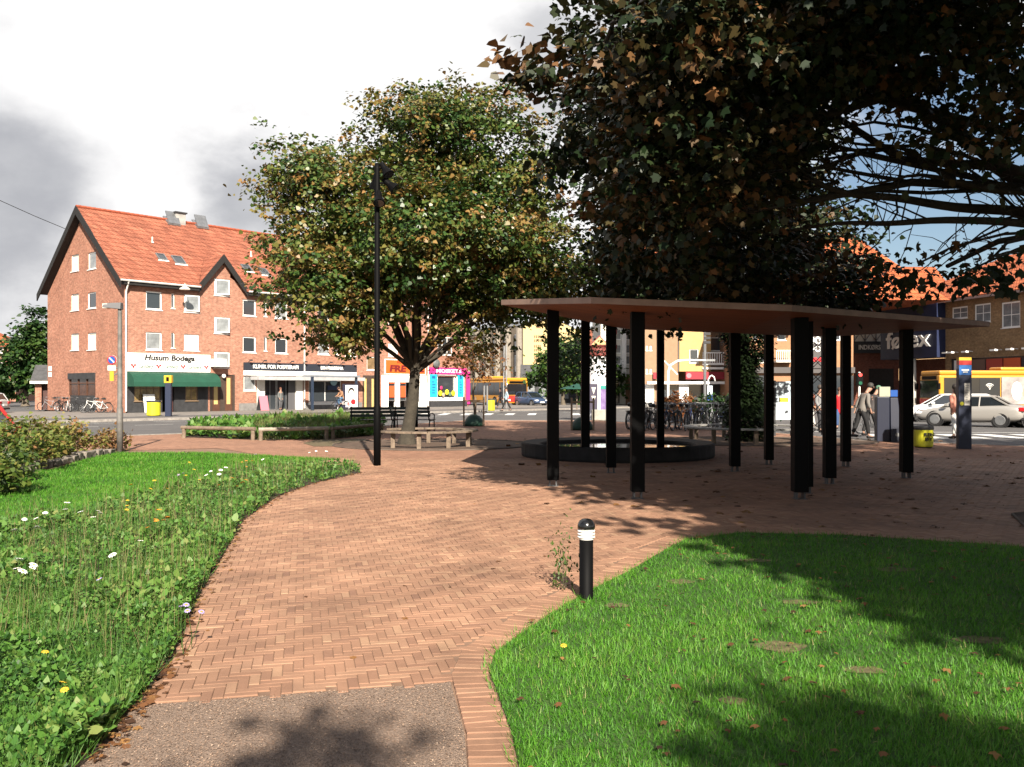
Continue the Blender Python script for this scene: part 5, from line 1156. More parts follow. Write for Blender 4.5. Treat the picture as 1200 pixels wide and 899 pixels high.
# 7. orange brick house with balconies and a big hipped roof
f7 = Fr(P(872,0,78)[0], 78, 0)
ws7 = [f7.rect(a, b_, c, d_) for a, b_ in ((882,888),(893,899),(911,921),(935,945),(975,985)) for c, d_ in ((388,399),(363,375))] + [f7.rect(888,899,419,425), f7.rect(950,960,388,399)]
t = block('orange brick house with balconies and a huge orange hipped roof behind the tree', f7.o[0], 78, 0, f7.s(1000), 14, 9.3, mat('orange_brick', (.46,.24,.13), .9, var=.12), ws7, roof=None)
a_ = (f7.s(925), f7.s(1110)); ln7 = f7.s(1110)
r2 = MB(); e7 = 9.25; rz7 = H+(HOR-272)*84/F; r2.add([(-1,-.6,e7),(ln7,-.6,e7),(ln7,14.6,e7),(-1,14.6,e7),(f7.s(985),6,rz7),(f7.s(1025),6,rz7)],[(0,1,5,4),(1,2,5),(2,3,4,5),(3,0,4),(3,2,1,0)]); ob('roof', r2, M_tile2, t)
dmr = part('roof_dormer', t, M_off, (f7.s(948),f7.s(962),1.6,4,e7+2.2,e7+4.6)); g_ = MB(); g_.prism_y([(f7.s(946),e7+4.6),(f7.s(964),e7+4.6),(f7.s(955),e7+6)], 1.5, 4); ob('dormer_roof', g_, M_tile2, dmr)
for z_ in (3.9, 6.7):
    part('balcony', t, M_off, (f7.s(906),f7.s(926),-1.0,-.01,z_,z_+.18),(f7.s(906),f7.s(926),-1.0,-.95,z_+.95,z_+1.05)); rl = MB()
    for i in range(10): rl.box(f7.s(906)+i*.16,f7.s(906)+i*.16+.05,-.99,-.96,z_+.18,z_+.95)
    ob('balcony_rail', rl, M_off, t, kind='stuff')
o = part('shop_sign', t, mat('shop_fascia_grey', (.10,.09,.09), .6), (f7.s(874),f7.s(1000),-.4,-.02,3.0,3.5)); part('shop_glazing', t, M_glass, (f7.s(880),f7.s(895),-.05,-.01,.2,2.8),(f7.s(930),f7.s(1000),-.05,-.01,.2,2.8)); part('shop_pier', t, M_white, (f7.s(876),f7.s(879.5),-.2,-.01,0,2.9))
o = part('white_number_sign', t, MATS['shop_fascia_grey'], (f7.s(945),f7.s(968),-.5,-.41,3.4,6.4)); 
text('ooo', 1.5, .65, (f7.s(956),-.53,5.8), M_white, o, bold=.015); text('ooo', 1.5, .5, (f7.s(956),-.53,5.05), M_white, o, bold=.015)
for i in range(4):
    e = MB(); e.lathe([(.2,-.51),(.2,-.55)], 10, (f7.s(956)-.68+i*.45,0,4.15), axis='y'); ob('red_dot', e, mat('red_dot', (.75,.02,.03), .5), o)

# 8. supermarket on the right: yellow brick, blue cladding, big white letters
f8 = Fr(36.9, 88.0, math.atan2(-16, 3.9)); t8 = thing('supermarket', 'yellow brick supermarket with blue cladding, white lettering and orange tiled roof', 'building', (36.9, 88.0, 0), f8.a)
h8 = f8.z(1120, 351.5); s_b = f8.s(1108); LN8 = 40.0
ww = [f8.rect(1115.5,1134,359.5,373.5), f8.rect(1142,1161,356,378), f8.rect(1173.5,1195.5,353.6,384), (LN8-9,LN8-6.5,f8.z(1190,384),f8.z(1190,354)), (LN8-4,LN8-1.5,f8.z(1190,384),f8.z(1190,354))]
shw = [(s_b+.6, LN8-1, .3, f8.z(1150,419))]
w_ = MB(); holes_wall(w_, s_b, LN8, 0, h8, ww+shw); ob('wall', w_, M_ybrick, t8)
for q_ in ww: window(t8, None, q_, bars=1, cross=1, pane=M_glassl, ft=.12)
zb_, zt_ = f8.z(1080,420), f8.z(1080,361)
bl = part('blue_cladding', t8, mat('navy_cladding', (.018,.028,.085), .5, var=.1), (-.4, s_b, -.9, 1, zb_, zt_+.2))
part('entrance_wall', t8, M_brickd, (0, s_b, 2.0, 2.2, 0, zb_)); part('entrance_glazing', t8, M_glass, (s_b*.35, s_b*.9, 1.9, 1.98, .1, 2.8))
l0, l1 = f8.s(1049), f8.s(1101)
text('føtex', (l1-l0), f8.z(1080,387)-f8.z(1080,408.5), ((l0+l1)/2,-.98,(f8.z(1080,387)+f8.z(1080,408.5))/2), M_white, bl, bold=.015, ext=.05)
r2 = MB(); s8 = 4.6; r2.add([(-1.5,-.7,h8-.1),(LN8+.5,-.7,h8-.1),(LN8+.5,9,h8+s8),(5,9,h8+s8),(-1.5,-.7,h8+.1),(LN8+.5,-.7,h8+.1),(LN8+.5,9,h8+s8+.2),(5,9,h8+s8+.2)],[(3,2,1,0),(4,5,6,7),(0,1,5,4),(1,2,6,5),(2,3,7,6),(3,0,4,7)]); ob('roof', r2, M_tile2, t8)
part('gutter', t8, M_grey, (-1.5,LN8+.5,-.85,-.7,h8-.2,h8+.0)); part('back_wall', t8, M_ybrick, (s_b,LN8,9,9.2,0,h8+4),(LN8-.2,LN8-.01,.02,8.98,0,h8))
zg = f8.z(1150,419); sg8 = MB()
part('shop_glazing', t8, M_glass, (s_b+.6,LN8-1,.16,.2,.3,zg))
MCOL = [mat('poster_red', (.60,.08,.05), .6), mat('poster_brown', (.22,.12,.09), .6), mat('poster_white', (.70,.68,.66), .6), mat('poster_skin', (.62,.36,.26), .6), mat('poster_black', (.04,.035,.04), .6), MATS['orange_poster']]
for i in range(14):
    a = s_b+1+i*1.9; 
    if a+1.7 > LN8-1: break
    o = part('window_poster', t8, MCOL[(i*5+2) % 6], (a,a+1.75,.06,.15,1.2,zg-.15)); part('poster_figure', o, MCOL[(i*3+4) % 6], (a+.35,a+1.3,.03,.058,1.6+(i%3)*.4,zg-.9))
for px in (1117,1123,1140,1174,1193,1212,1235):
    a = f8.s(px); 
    if a < s_b or a > LN8: continue
    o_ = MB(); o_.tube([(a,0,zg+.55),(a,-.7,zg+.6)], .03, 5); o_.box(a-.28,a+.28,-.95,-.65,zg+.45,zg+.58); ob('wall_lamp', o_, M_white, t8)
# gateway building with the drive-in sign
f9 = Fr(P(996,0,92)[0], 92, 0); LN9 = f9.s(1064)
t9 = thing('gateway_building', 'dark brick gateway with a drive in sign and pale lattice panel above', 'building', (f9.o[0], 92, 0), 0)
z0, z1 = f9.z(1025,414), f9.z(1025,400.5)
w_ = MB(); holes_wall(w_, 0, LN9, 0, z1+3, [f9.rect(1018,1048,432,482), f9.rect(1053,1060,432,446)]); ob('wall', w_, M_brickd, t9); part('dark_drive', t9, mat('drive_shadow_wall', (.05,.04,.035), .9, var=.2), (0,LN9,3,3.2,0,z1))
o = part('sign_band', t9, mat('sign_black', (.03,.03,.035), .6), (f9.s(999),LN9,-.5,-.02,z0,z1)); text('INDKØRSEL TIL KØBENHAVN', f9.s(1083)-f9.s(1004), (z1-z0)*.42, ((f9.s(1083)+f9.s(1004))/2,-.53,(z0+z1)/2), M_off, o, bold=.02)
lt = part('lattice_panel', t9, M_off, (f9.s(999),LN9,-.2,-.02,z1+.01,z1+1.75)); lm = MB(); n_ = 5
for i in range(n_):
    a, b_ = f9.s(1000)+(LN9-f9.s(1000))*i/n_, f9.s(1000)+(LN9-f9.s(1000))*(i+1)/n_
    lm.tube([(a,-.25,z1+.05),(b_,-.25,z1+1.7)], .04, 4); lm.tube([(a,-.25,z1+1.7),(b_,-.25,z1+.05)], .04, 4); lm.tube([(a,-.25,z1),(a,-.25,z1+1.75)], .05, 4)
ob('lattice', lm, M_grey, lt)
cl = MB(); cl.tube([(f9.s(1056.5)-2.5,-8,0),(f9.s(1056.5)-2.5,-8,f9.z(1056,420))], .38, 16); ob('round_column', cl, M_off, t9, smooth=True)
r2 = MB(); roofq(r2, -3, LN9+6, -.6, z1+2.9, 7, z1+8.4); ob('roof', r2, M_tile2, t9)
# distant terrace closing the street between the blocks
for i, (px0, px1, Y, hp, m_, lab) in enumerate([(520,560,150,404,M_brick,'distant brick terrace at the end of the street beyond the pink shop'),(680,716,135,388,MATS['tan_render'],'distant brown house between the yellow gable and the white office front'),(1040,1110,130,330,M_ybrick,'far yellow brick block behind the supermarket roof')]):
    x0 = P(px0,0,Y)[0]; ln = P(px1,0,Y)[0]-x0; h_ = H+(HOR-hp)*Y/F
    block(lab, x0, Y, 0, ln, 10, h_-2, m_, [(ln*(j+.3)/5, ln*(j+.3)/5+1.0, z_, z_+1.4) for j in range(5) for z_ in (1.5,4.2) if z_+1.5 < h_-2], roof='ridge', rh=2.5, rm_=M_tile)
# ================================================================ SHELTER
sh = thing('timber_shelter', 'open pavilion with a flat tapering timber roof on square black posts', 'shelter', (3.5, 16.5, 0)); SO = Vector((3.5,16.5,0))
def T(x, y): return 2.80 - .042*(x-1.07) + .07*(y-12.2)
out = [(-.18,15.1),(1.07,12.2),(3.7,11.95),(8.45,16.0),(7.4,20.2),(4.8,24.2),(.9,22.2)]
cx = sum(p[0] for p in out)/7; cy = sum(p[1] for p in out)/7
ins = [(cx+(x-cx)*.45, cy+(y-cy)*.45) for x, y in out]
EDGE = .085
u = MB(); n_ = 7
lo = [(x-SO.x, y-SO.y, T(x,y)-EDGE) for x, y in out]; ki = [(x-SO.x, y-SO.y, T(x,y)-EDGE-.30) for x, y in ins]
u.add(lo+ki, [(i, n_+i, n_+(i+1)%n_, (i+1)%n_) for i in range(n_)] + [tuple(n_+i for i in range(n_-1,-1,-1))])
def board_mat(name, c1, c2, ang):
    m = bpy.data.materials.new(name); m.use_nodes = True; t = m.node_tree; b = t.nodes['Principled BSDF']; tc = t.nodes.new('ShaderNodeTexCoord')
    mp = t.nodes.new('ShaderNodeMapping'); mp.inputs['Rotation'].default_value = (0,0,ang); t.links.new(tc.outputs['Object'], mp.inputs[0])
    br = t.nodes.new('ShaderNodeTexBrick'); t.links.new(mp.outputs[0], br.inputs[0]); br.inputs['Scale'].default_value = 1; br.inputs['Brick Width'].default_value = 3.2; br.inputs['Row Height'].default_value = .11; br.inputs['Mortar Size'].default_value = .006
    br.inputs['Color1'].default_value = (*c1,1); br.inputs['Color2'].default_value = (*c2,1); br.inputs['Mortar'].default_value = (.04,.015,.01,1)
    t.links.new(br.outputs['Color'], b.inputs['Base Color']); b.inputs['Roughness'].default_value = .65
    bp = t.nodes.new('ShaderNodeBump'); bp.invert = True; bp.inputs['Strength'].default_value = .6; t.links.new(br.outputs['Fac'], bp.inputs['Height']); t.links.new(bp.outputs[0], b.inputs['Normal']); return m
M_soffit = board_mat('red_cedar_boards', (.23,.075,.028), (.16,.05,.02), R(-6))
ob('soffit', u, M_soffit, sh)
tp = MB(); hi = [(x-SO.x, y-SO.y, T(x,y)) for x, y in out]
tp.add([(a,b_,c-EDGE+.001) for a,b_,c in hi]+hi, [(i,(i+1)%n_,n_+(i+1)%n_,n_+i) for i in range(n_)]); ob('fascia', tp, mat('weathered_pale_wood', (.40,.26,.20), .7, var=.2, vscale=4), sh)
tp = MB(); tp.poly([(a,b_,c+.004) for a,b_,c in hi]); ob('roof_sheet', tp, mat('roof_zinc', (.25,.25,.26), .5, .4, var=.2), sh)
cols = [(648,569.5,.19),(747,584,.19),(937,584.5,.20),(946,579,.17),(1062,560,.185),(972,567,.18),(861,552.5,.185),(901,544.5,.17),(991,546.5,.17),(686,541.5,.18),(716,554,.18)]
CP = [(*G(px,py), w) for px, py, w in cols]; CP[3] = (4.42, 13.6, .17)
CP.append((3.66, 22.3, .17))
for x, y, w in CP:
    z1 = T(x,y) - EDGE - .06
    c = MB(); h_ = w/2; c.box(x-SO.x-h_, x-SO.x+h_, y-SO.y-h_, y-SO.y+h_, .10, z1)
    o = ob('post', c, M_black, sh, bevel=.008)
    f = MB()
    for sx_ in (-1,1): f.box(x-SO.x+sx_*h_*.55-.012, x-SO.x+sx_*h_*.55+.012, y-SO.y-h_*.6, y-SO.y+h_*.6, -.01, .30)
    f.box(x-SO.x-h_*.9, x-SO.x+h_*.9, y-SO.y-h_*.9, y-SO.y+h_*.9, -.01, .006); ob('foot_plate', f, mat('dull_steel', (.12,.12,.125), .6, .3, var=.3), o)
# ---- fountain basin
bx, by_ = basin_c; br_ = basin_r
t = thing('stone_basin', 'low round black stone fountain basin under the shelter', 'fountain', (bx, by_, 0))
b_ = MB(); n_ = 48; prof = [(br_-.03,-.02),(br_,.05),(br_,.30),(br_-.05,.33),(br_-.42,.29),(br_-.46,.25),(br_-.46,.05)]; base = 0
for r_, h in prof:
    for j in range(n_): a = 2*math.pi*j/n_; b_.v.append((r_*math.cos(a), r_*math.sin(a), h))
for i in range(len(prof)-1):
    for j in range(n_): b_.f.append((i*n_+j, i*n_+(j+1)%n_, (i+1)*n_+(j+1)%n_, (i+1)*n_+j))
ob('rim', b_, mat('dark_stone', (.03,.028,.028), .7, spec=.15, var=.4, vscale=3, bump=.2), t, smooth=False)
w_ = MB(); w_.lathe([(br_-.47,.10),(br_-.47,.235)], 40); ob('water', w_, mat('still_water', (.012,.016,.018), .04, spec=1.0, bump=.05, bscale=6), t)

# ================================================================ STREET FURNITURE
# low bollard light on the lawn's edge
x, y = G(687, 701); s_ = .59/93
t = thing('bollard_light', 'low black bollard lamp with white louvred band beside the path', 'bollard', (x, y, 0))
p_ = MB(); p_.lathe([(.058,0),(.052,.01),(.052,.44)], 24); ob('post', p_, M_black, t, smooth=True)
p_ = MB(); p_.lathe([(.058,.44),(.050,.45),(.050,.51),(.058,.515)], 24); ob('lens', p_, mat('opal_lens', (.85,.85,.82), .3), t, smooth=True)
for z_ in (.452,.474,.496):
    p_ = MB(); p_.lathe([(.064,z_),(.066,z_+.006),(.064,z_+.012)], 24); ob('louvre_ring', p_, M_white, t, smooth=True)
p_ = MB(); p_.lathe([(.063,.515),(.066,.53),(.064,.55),(.052,.575),(.03,.59),(.004,.594)], 24); ob('dome_cap', p_, mat('glossy_black', (.012,.012,.013), .18, spec=.6), t, smooth=True)
# tall black spotlight masts
def mast(label, x, y, h, grp):
    t = thing('lamp_post', label, 'lamp post', (x, y, 0), 0, grp)
    m = MB(); m.lathe([(.075,0),(.075,1.2),(.06,1.25),(.055,h*.98),(.05,h)], 16); ob('pole', m, M_black, t, smooth=True)
    for (dx, dy, z_, ax) in ((.16,-.05,h-.12,(.5,-.3,-.8)),(.24,.0,h-.42,(.7,-.1,-.6)),(.06,-.16,h-.72,(.1,-.5,-.85)),(-.05,.15,h-.3,(-.2,.6,-.8))):
        d_ = Vector(ax).normalized(); c_ = Vector((dx,dy,z_)); m = MB()
        m.tube([c_-d_*.15, c_-d_*.11, c_+d_*.02, c_+d_*.16, c_+d_*.18], [.04,.06,.07,.12,.125], 14); s2 = ob('spotlight', m, M_black, t, smooth=False)
        m = MB(); m.tube([(0,0,z_+.02), c_], .022, 6); ob('bracket', m, M_black, s2)
        m = MB(); m.tube([c_+d_*.181, c_+d_*.183], .10, 14); ob('lens', m, M_glass, s2)
x, y = G(442, 545.5); mast('tall slim black mast with clustered spotlights in front of the maple', x, y, 6.2, 'black spotlight masts')
x, y = P(487.5,0,34)[0], 34; mast('black spotlight mast standing behind the maple trunk', x, y, 6.2, 'black spotlight masts')
# street lamp at left with a no parking sign
x, y = G(140.5, 530)
t = thing('street_lamp', 'grey street lamp with a flat head standing at the lawn corner on the left', 'lamp post', (x, y, 0))
m = MB(); m.lathe([(.075,0),(.075,1.1),(.06,1.12),(.05,3.45),(.045,3.62)], 14); ob('pole', m, mat('weathered_grey_post', (.17,.16,.15), .7, var=.35, vscale=6), t, smooth=True)
m = MB(); m.add([(-.40,-.1,3.60),(.05,-.1,3.55),(.05,.1,3.55),(-.40,.1,3.60),(-.38,-.08,3.70),(.05,-.08,3.72),(.05,.08,3.72),(-.38,.08,3.70)],[(3,2,1,0),(4,5,6,7),(0,1,5,4),(1,2,6,5),(2,3,7,6),(3,0,4,7)]); hd = ob('lamp_head', m, mat('lamp_head_grey', (.16,.16,.17), .5), t, bevel=.01); m = MB(); m.box(-.40,-.28,-.085,.085,3.58,3.69); ob('reflector', m, M_off, hd)
z_ = P(0,422,y)[2]
t = thing('no_parking_sign', 'round blue no parking sign with a red rim and a yellow plate below it', 'sign', (x-.17, y-.06, 0))
m = MB(); m.lathe([(.115,0),(.115,.012)], 24, (0,-.012,z_), axis='y'); o = ob('disc', m, mat('sign_red', (.55,.03,.03), .4), t)
m = MB(); m.lathe([(.118,-.001),(.118,.006)], 24, (0,0,z_), axis='y'); ob('rim', m, M_white, o)
m = MB(); m.lathe([(.088,-.02),(.088,-.014)], 24, (0,0,z_), axis='y'); ob('blue_disc', m, mat('sign_blue', (.015,.10,.42), .4), o)
m = MB(); a = R(-45); c_, s2 = math.cos(a), math.sin(a); hw_, hh = .088, .012
m.prism_y([(c_*u_-s2*v_, z_+s2*u_+c_*v_) for u_, v_ in ((-hw_,-hh),(hw_,-hh),(hw_,hh),(-hw_,hh))], -.026, -.021); ob('slash', m, M_white, o)
m = MB(); m.box(-.10,.10,-.02,0,z_-.26,z_-.14); ob('white_plate', m, M_off, t)
m = MB(); m.box(-.05,.05,-.02,0,z_-.52,z_-.28); ob('yellow_plate', m, mat('sign_yellow', (.80,.45,.03), .5), t); m = MB(); m.tube([(0,.01,z_-.2),(.17,.06,z_-.2)], .015, 5); m.tube([(0,.01,z_-.4),(.17,.06,z_-.3)], .015, 5); m.tube([(0,.01,z_-.5),(0,.01,z_+.05)], .012, 5); ob('bracket', m, M_grey, t)
# overhead wire
w_ = thing('overhead_cable', 'thin overhead cable running from the sky at upper left to the gable', 'cable', (-42, 62, 12))
pts = [Vector(P(-900,120,45)), Vector(P(-120,205,55)), Vector(P(0,235,60)), Vector(P(40,253,62)), Vector(P(76,268,64.6))]; m = MB(); m.tube([p - Vector((-42,62,12)) for p in pts], .022, 4); ob('wire', m, M_rubber, w_)

# curved and ring benches
def arc_bench(label, cx, cy, rx, ry, a0, a1, nleg, mt, mleg, grp):
    t = thing('ring_bench', label, 'bench', (cx, cy, 0), 0, grp); n_ = 18
    for i in range(n_):
        t0, t1 = R(a0+(a1-a0)*i/n_), R(a0+(a1-a0)*(i+1)/n_ - .8); m = MB()
        pts = [((rx+o_)*math.cos(q_), (ry+o_)*math.sin(q_)) for q_, o_ in ((t0,.2),(t1,.2),(t1,-.2),(t0,-.2))]
        m.prism(pts, .41, .455); ob('seat_board', m, mt, t)
    for i in range(nleg):
        q_ = R(a0+(a1-a0)*(i+.5)/nleg); m = MB(); x_, y_ = rx*math.cos(q_), ry*math.sin(q_); m.box(x_-.055,x_+.055,y_-.055,y_+.055,0,.409); ob('leg', m, mleg, t)
arc_bench('curved timber bench ringing the maple trunk', -2.35, 25.0, 1.22, 1.35, -150, 150, 8, M_wood, M_wood, 'benches ringing tree trunks')
arc_bench('pale ring bench around the ivy clad trunk behind the shelter', 7.15, 27.3, 1.75, 1.95, 0, 360, 9, mat('pale_bench_board', (.34,.33,.31), .7, var=.3), M_wood, 'benches ringing tree trunks')
# park benches with slatted backs
def park_bench(label, x, y, rz, ln=1.6):
    t = thing('park_bench', label, 'bench', (x, y, 0), rz, 'dark green park benches')
    mg = mat('dark_green_slat', (.012,.030,.034), .45, var=.2); mi = mat('cast_iron', (.015,.017,.018), .5)
    for i in range(4): m = MB(); m.box(-ln/2,ln/2,-.26+i*.13,-.15+i*.13,.43,.46); ob('seat_slat', m, mg, t)
    for i in range(3): m = MB(); y0 = .30+i*.035; m.box(-ln/2,ln/2,y0,y0+.03,.56+i*.13,.66+i*.13); ob('back_slat', m, mg, t)
    for s2 in (-1,1):
        m = MB(); x_ = s2*(ln/2-.06); m.tube([(x_,-.28,0),(x_,-.26,.42),(x_,.22,.42),(x_,.30,.5),(x_,.42,.95)], .025, 6); m.tube([(x_,.20,.42),(x_,.34,0)], .025, 6); m.tube([(x_,-.26,.42),(x_,-.3,.62),(x_,-.1,.68),(x_,.32,.66)], .022, 6); ob('frame', m, mi, t)
x, y = P(437,0,33.5)[0], 33.5; park_bench('dark green slatted park bench left of the maple, seen from behind', x, y, R(192), 1.7)
x, y = P(484,0,33.8)[0], 33.8; park_bench('dark green slatted park bench behind the maple trunk, turned slightly away', x, y, R(165), 1.6)
# log rails round the grass bed
def rail(label, p0, p1, w, m_):
    t = thing('log_rail', label, 'low fence', (*p0, 0), 0, 'log rails round the grass bed'); d_ = Vector((p1[0]-p0[0], p1[1]-p0[1], 0))
    m = MB(); m.tube([(0,0,.34), tuple(d_*.5+Vector((0,0,.345))), tuple(d_)[:2]+(.35,)], w, 9); ob('log', m, m_, t)
    for u_ in (.03,.97): m = MB(); m.tube([tuple(d_*u_)[:2]+(0,), tuple(d_*u_)[:2]+(.30,)], .065, 8); ob('post', m, M_wood, t)
mp_ = mat('bleached_log', (.42,.36,.29), .8, var=.3, vscale=5)
rail('long dark log rail at the left end of the grass bed', G(213,513.5), G(299,516), .06, M_wood)
rail('bleached pale log rail in the middle of the grass bed', G(303,516.5), G(385,515), .06, mp_)
rail('dark log rail at the right end of the grass bed, reaching the benches', G(388,515), G(448,509), .055, M_wood)
# stone border of the hedge
t = thing('stone_border', 'rough stone border edging the hedge bed beside the left lawn', 'border', (-8,14,0))
bp = [(-7.75,12.2),(-8.55,14.6),(-9.15,17.4),(-9.5,19.6),(-9.75,22.0)]; r = np.random.RandomState(9)
for (xa,ya),(xb,yb) in zip(bp[:-1],bp[1:]):
    n_ = int(math.hypot(xb-xa,yb-ya)/.36); ang = math.atan2(yb-ya,xb-xa)
    for i in range(n_):
        u_ = (i+.5)/n_; m = MB(); l_ = .16; w_, h_ = r.uniform(.09,.13), r.uniform(.12,.18)
        vs = [(sx_*l_*r.uniform(.85,1.05), sy_*w_*r.uniform(.8,1.1), 0 if sz_ < 0 else h_*r.uniform(.85,1.1)) for sz_ in (-1,1) for sx_,sy_ in ((-1,-1),(1,-1),(1,1),(-1,1))]
        m.add(vs, [(3,2,1,0),(4,5,6,7),(0,1,5,4),(1,2,6,5),(2,3,7,6),(3,0,4,7)]); o = ob('stone', m, mat('border_stone', (.27,.235,.20), .9, var=.4, vscale=7, bump=.6), t, bevel=.02, loc=(xa+(xb-xa)*u_+8, ya+(yb-ya)*u_-14, 0), rot=(0,0,ang))
# bins and columns
def bin_(label, px, py, w, h, grp='yellow litter bins'):
    x, y = G(px, py); t = thing('litter_bin', label, 'bin', (x, y, 0 if True else 0), 0, grp)
    m = MB(); m.lathe([(w*.48,.03),(w*.5,.06),(w*.5,h-.1)], 20); b2 = ob('drum', m, M_yellow, t, smooth=False)
    m = MB(); m.lathe([(w*.51,h-.1),(w*.53,h-.05),(w*.5,h),(w*.3,h+.005)], 20); ob('rim', m, M_dgrey, t); m = MB(); m.lathe([(w*.42,0),(w*.44,.03)], 16); ob('foot', m, M_dgrey, t)
    return t, b2
t, b2 = bin_('fat yellow litter bin with black print standing beside the shelter', 1082, 524.5, .50, .58)
text('REN', .26, .09, (0.04,-.262,.36), MT, b2, bold=.02); text('BY', .2, .09, (0.04,-.262,.24), MT, b2, bold=.02)
bin_('small yellow litter bin on the pavement outside the pub with the green awning', 180, 487.5, .8, .92)
bin_('small yellow bin by two grey posts near the far crossing', 575, 481.5, .62, .9)
# sandwich boards
def board(label, px, py, w, h, col, grp):
    x, y = G(px, py); t = thing('pavement_sign', label, 'sign', (x, y, 0), R(48), grp)
    for s2 in (-1,1):
        m = MB(); m.add([(-w/2,s2*.3-.02,0),(w/2,s2*.3-.02,0),(w/2,s2*.3+.02,0),(-w/2,s2*.3+.02,0),(-w/2,s2*.03-.02,h),(w/2,s2*.03-.02,h),(w/2,s2*.03+.02,h),(-w/2,s2*.03+.02,h)],[(3,2,1,0),(4,5,6,7),(0,1,5,4),(1,2,6,5),(2,3,7,6),(3,0,4,7)]); ob('panel', m, col if s2 < 0 else M_dgrey, t)
board('white sandwich board leaning outside the pub beside the yellow bin', 174, 483.5, .8, 1.25, M_white, 'pavement signs')
board('pink sandwich board outside the clinic entrance', 308, 481, .7, 1.1, mat('pink_board', (.75,.25,.32), .5), 'pavement signs')
board('squat white notice box on the pavement at the foot of the brick wall', 281.5, 480.5, .9, .65, M_white, 'pavement signs')
# blue pillar with yellow cap outside the pub, blue-black info columns
x, y = G(197.5, 488); t = thing('info_pillar', 'slim navy pillar with a yellow cap on the pavement outside the pub', 'pillar', (x, y, 0))
m = MB(); m.box(-.17,.17,-.12,.12,0,1.95); ob('shaft', m, mat('navy_paint', (.02,.03,.07), .5), t, bevel=.02); m = MB(); m.box(-.22,.22,-.15,.15,1.955,2.4); c_ = ob('cap', m, mat('cap_yellow', (.80,.50,.03), .5), t, bevel=.02); m = MB(); m.box(-.08,.08,-.16,-.151,2.05,2.3); ob('symbol', m, M_black, c_)
x, y = G(1129.5, 526); t = thing('bus_stop_column', 'tall dark blue bus stop column with timetable and red and yellow top', 'bus stop', (x, y, 0), R(-6))
hz = lambda py: H+(HOR-py)*y/F
m = MB(); m.box(-.165,.165,-.09,.09,0,hz(432)); ob('shaft', m, MATS['navy_paint'], t, bevel=.01)
for a, b_, mm, nm in ((419,422.5,MATS['cap_yellow'],'yellow_top'),(422.6,427.8,mat('stop_red', (.55,.03,.03), .4),'red_band'),(428,439.5,mat('stop_blue', (.03,.16,.50), .4),'blue_panel')):
    m = MB(); m.box(-.155,.155,-.10,.09,hz(b_),hz(a)); ob(nm, m, mm, t)
m = MB(); m.box(-.02,.12,-.096,-.09,hz(475),hz(449)); tt = ob('timetable', m, M_off, t); 
for i in range(11): m = MB(); m.box(0,.10-.02*(i%3),-.099,-.0965,hz(452+i*2)-.008,hz(452+i*2)+.006); ob('print_line', m, M_grey, tt)
m = MB(); m.lathe([(.05,-.098),(.05,-.101)], 14, (-.085,0,hz(473)), axis='y'); ob('yellow_disc', m, M_yellow, t)
m = MB(); m.box(-.09,.09,-.103,-.1005,hz(434.6),hz(432.9)); m.box(-.06,.06,-.103,-.1005,hz(436.8),hz(435.6)); ob('white_stop_mark', m, M_white, t)
# dark telecom boxes
x, y = G(1042, 517.5)
t = thing('service_cabinet', 'dark blue ticket cabinet beside the kerb, behind the yellow bin', 'cabinet', (x, y, 0), R(-12)); hc = H+(HOR-465)*y/F
m = MB(); m.box(-.38,-.02,-.2,.25,0,hc); ob('housing', m, mat('cabinet_blue', (.015,.02,.045), .45), t, bevel=.02); m = MB(); m.add([(0,-.25,0),(.34,-.25,0),(.34,.25,0),(0,.25,0),(0,-.15,hc*.98),(.22,-.15,hc*.98),(.22,.2,hc*.98),(0,.2,hc*.98)],[(3,2,1,0),(4,5,6,7),(0,1,5,4),(1,2,6,5),(2,3,7,6),(3,0,4,7)]); o = ob('housing', m, MATS['cabinet_blue'], t, bevel=.015)
m = MB(); m.lathe([(.06,-.262),(.06,-.266)], 12, (.18,0,.22), axis='y'); ob('round_badge', m, M_grey, o)
m = MB(); m.box(-.3,.0,-.15,.1,hc+.005,hc+.3); o = ob('flyer_rack', m, mat('flyer_mix', (.35,.40,.33), .7, col2=(.6,.5,.35), vscale=9), t); m = MB(); m.box(.02,.22,-.1,.1,hc+.005,hc+.2); ob('blue_bag', m, MATS['sign_blue'], t)
# poster kiosk seen between the posts
x, y = P(917.5,0,30.5)[0], 30.5; t = thing('poster_stand', 'glass poster stand with a pale blue notice framed between two shelter posts', 'sign', (x, y, 0)); zz_ = lambda py: H+(HOR-py)*30.5/F
m = MB(); m.box(-.26,.26,-.06,.06,zz_(492),zz_(447)); p_ = ob('panel', m, mat('pale_blue_poster', (.40,.50,.58), .4, col2=(.55,.62,.68), vscale=3), t); m = MB(); m.box(-.13,.16,-.07,-.062,zz_(471),zz_(466)); ob('yellow_strip', m, M_yellow, p_)
for i in range(6): m = MB(); m.box(-.2,.2-.05*(i%3),-.068,-.062,zz_(451+i*2.4)-.01,zz_(451+i*2.4)+.01); ob('print_line', m, M_grey, p_)
for s2 in (-1,1): m = MB(); m.box(s2*.29-.03,s2*.29+.03,-.07,.07,0,zz_(446)); ob('upright', m, M_dgrey, t)
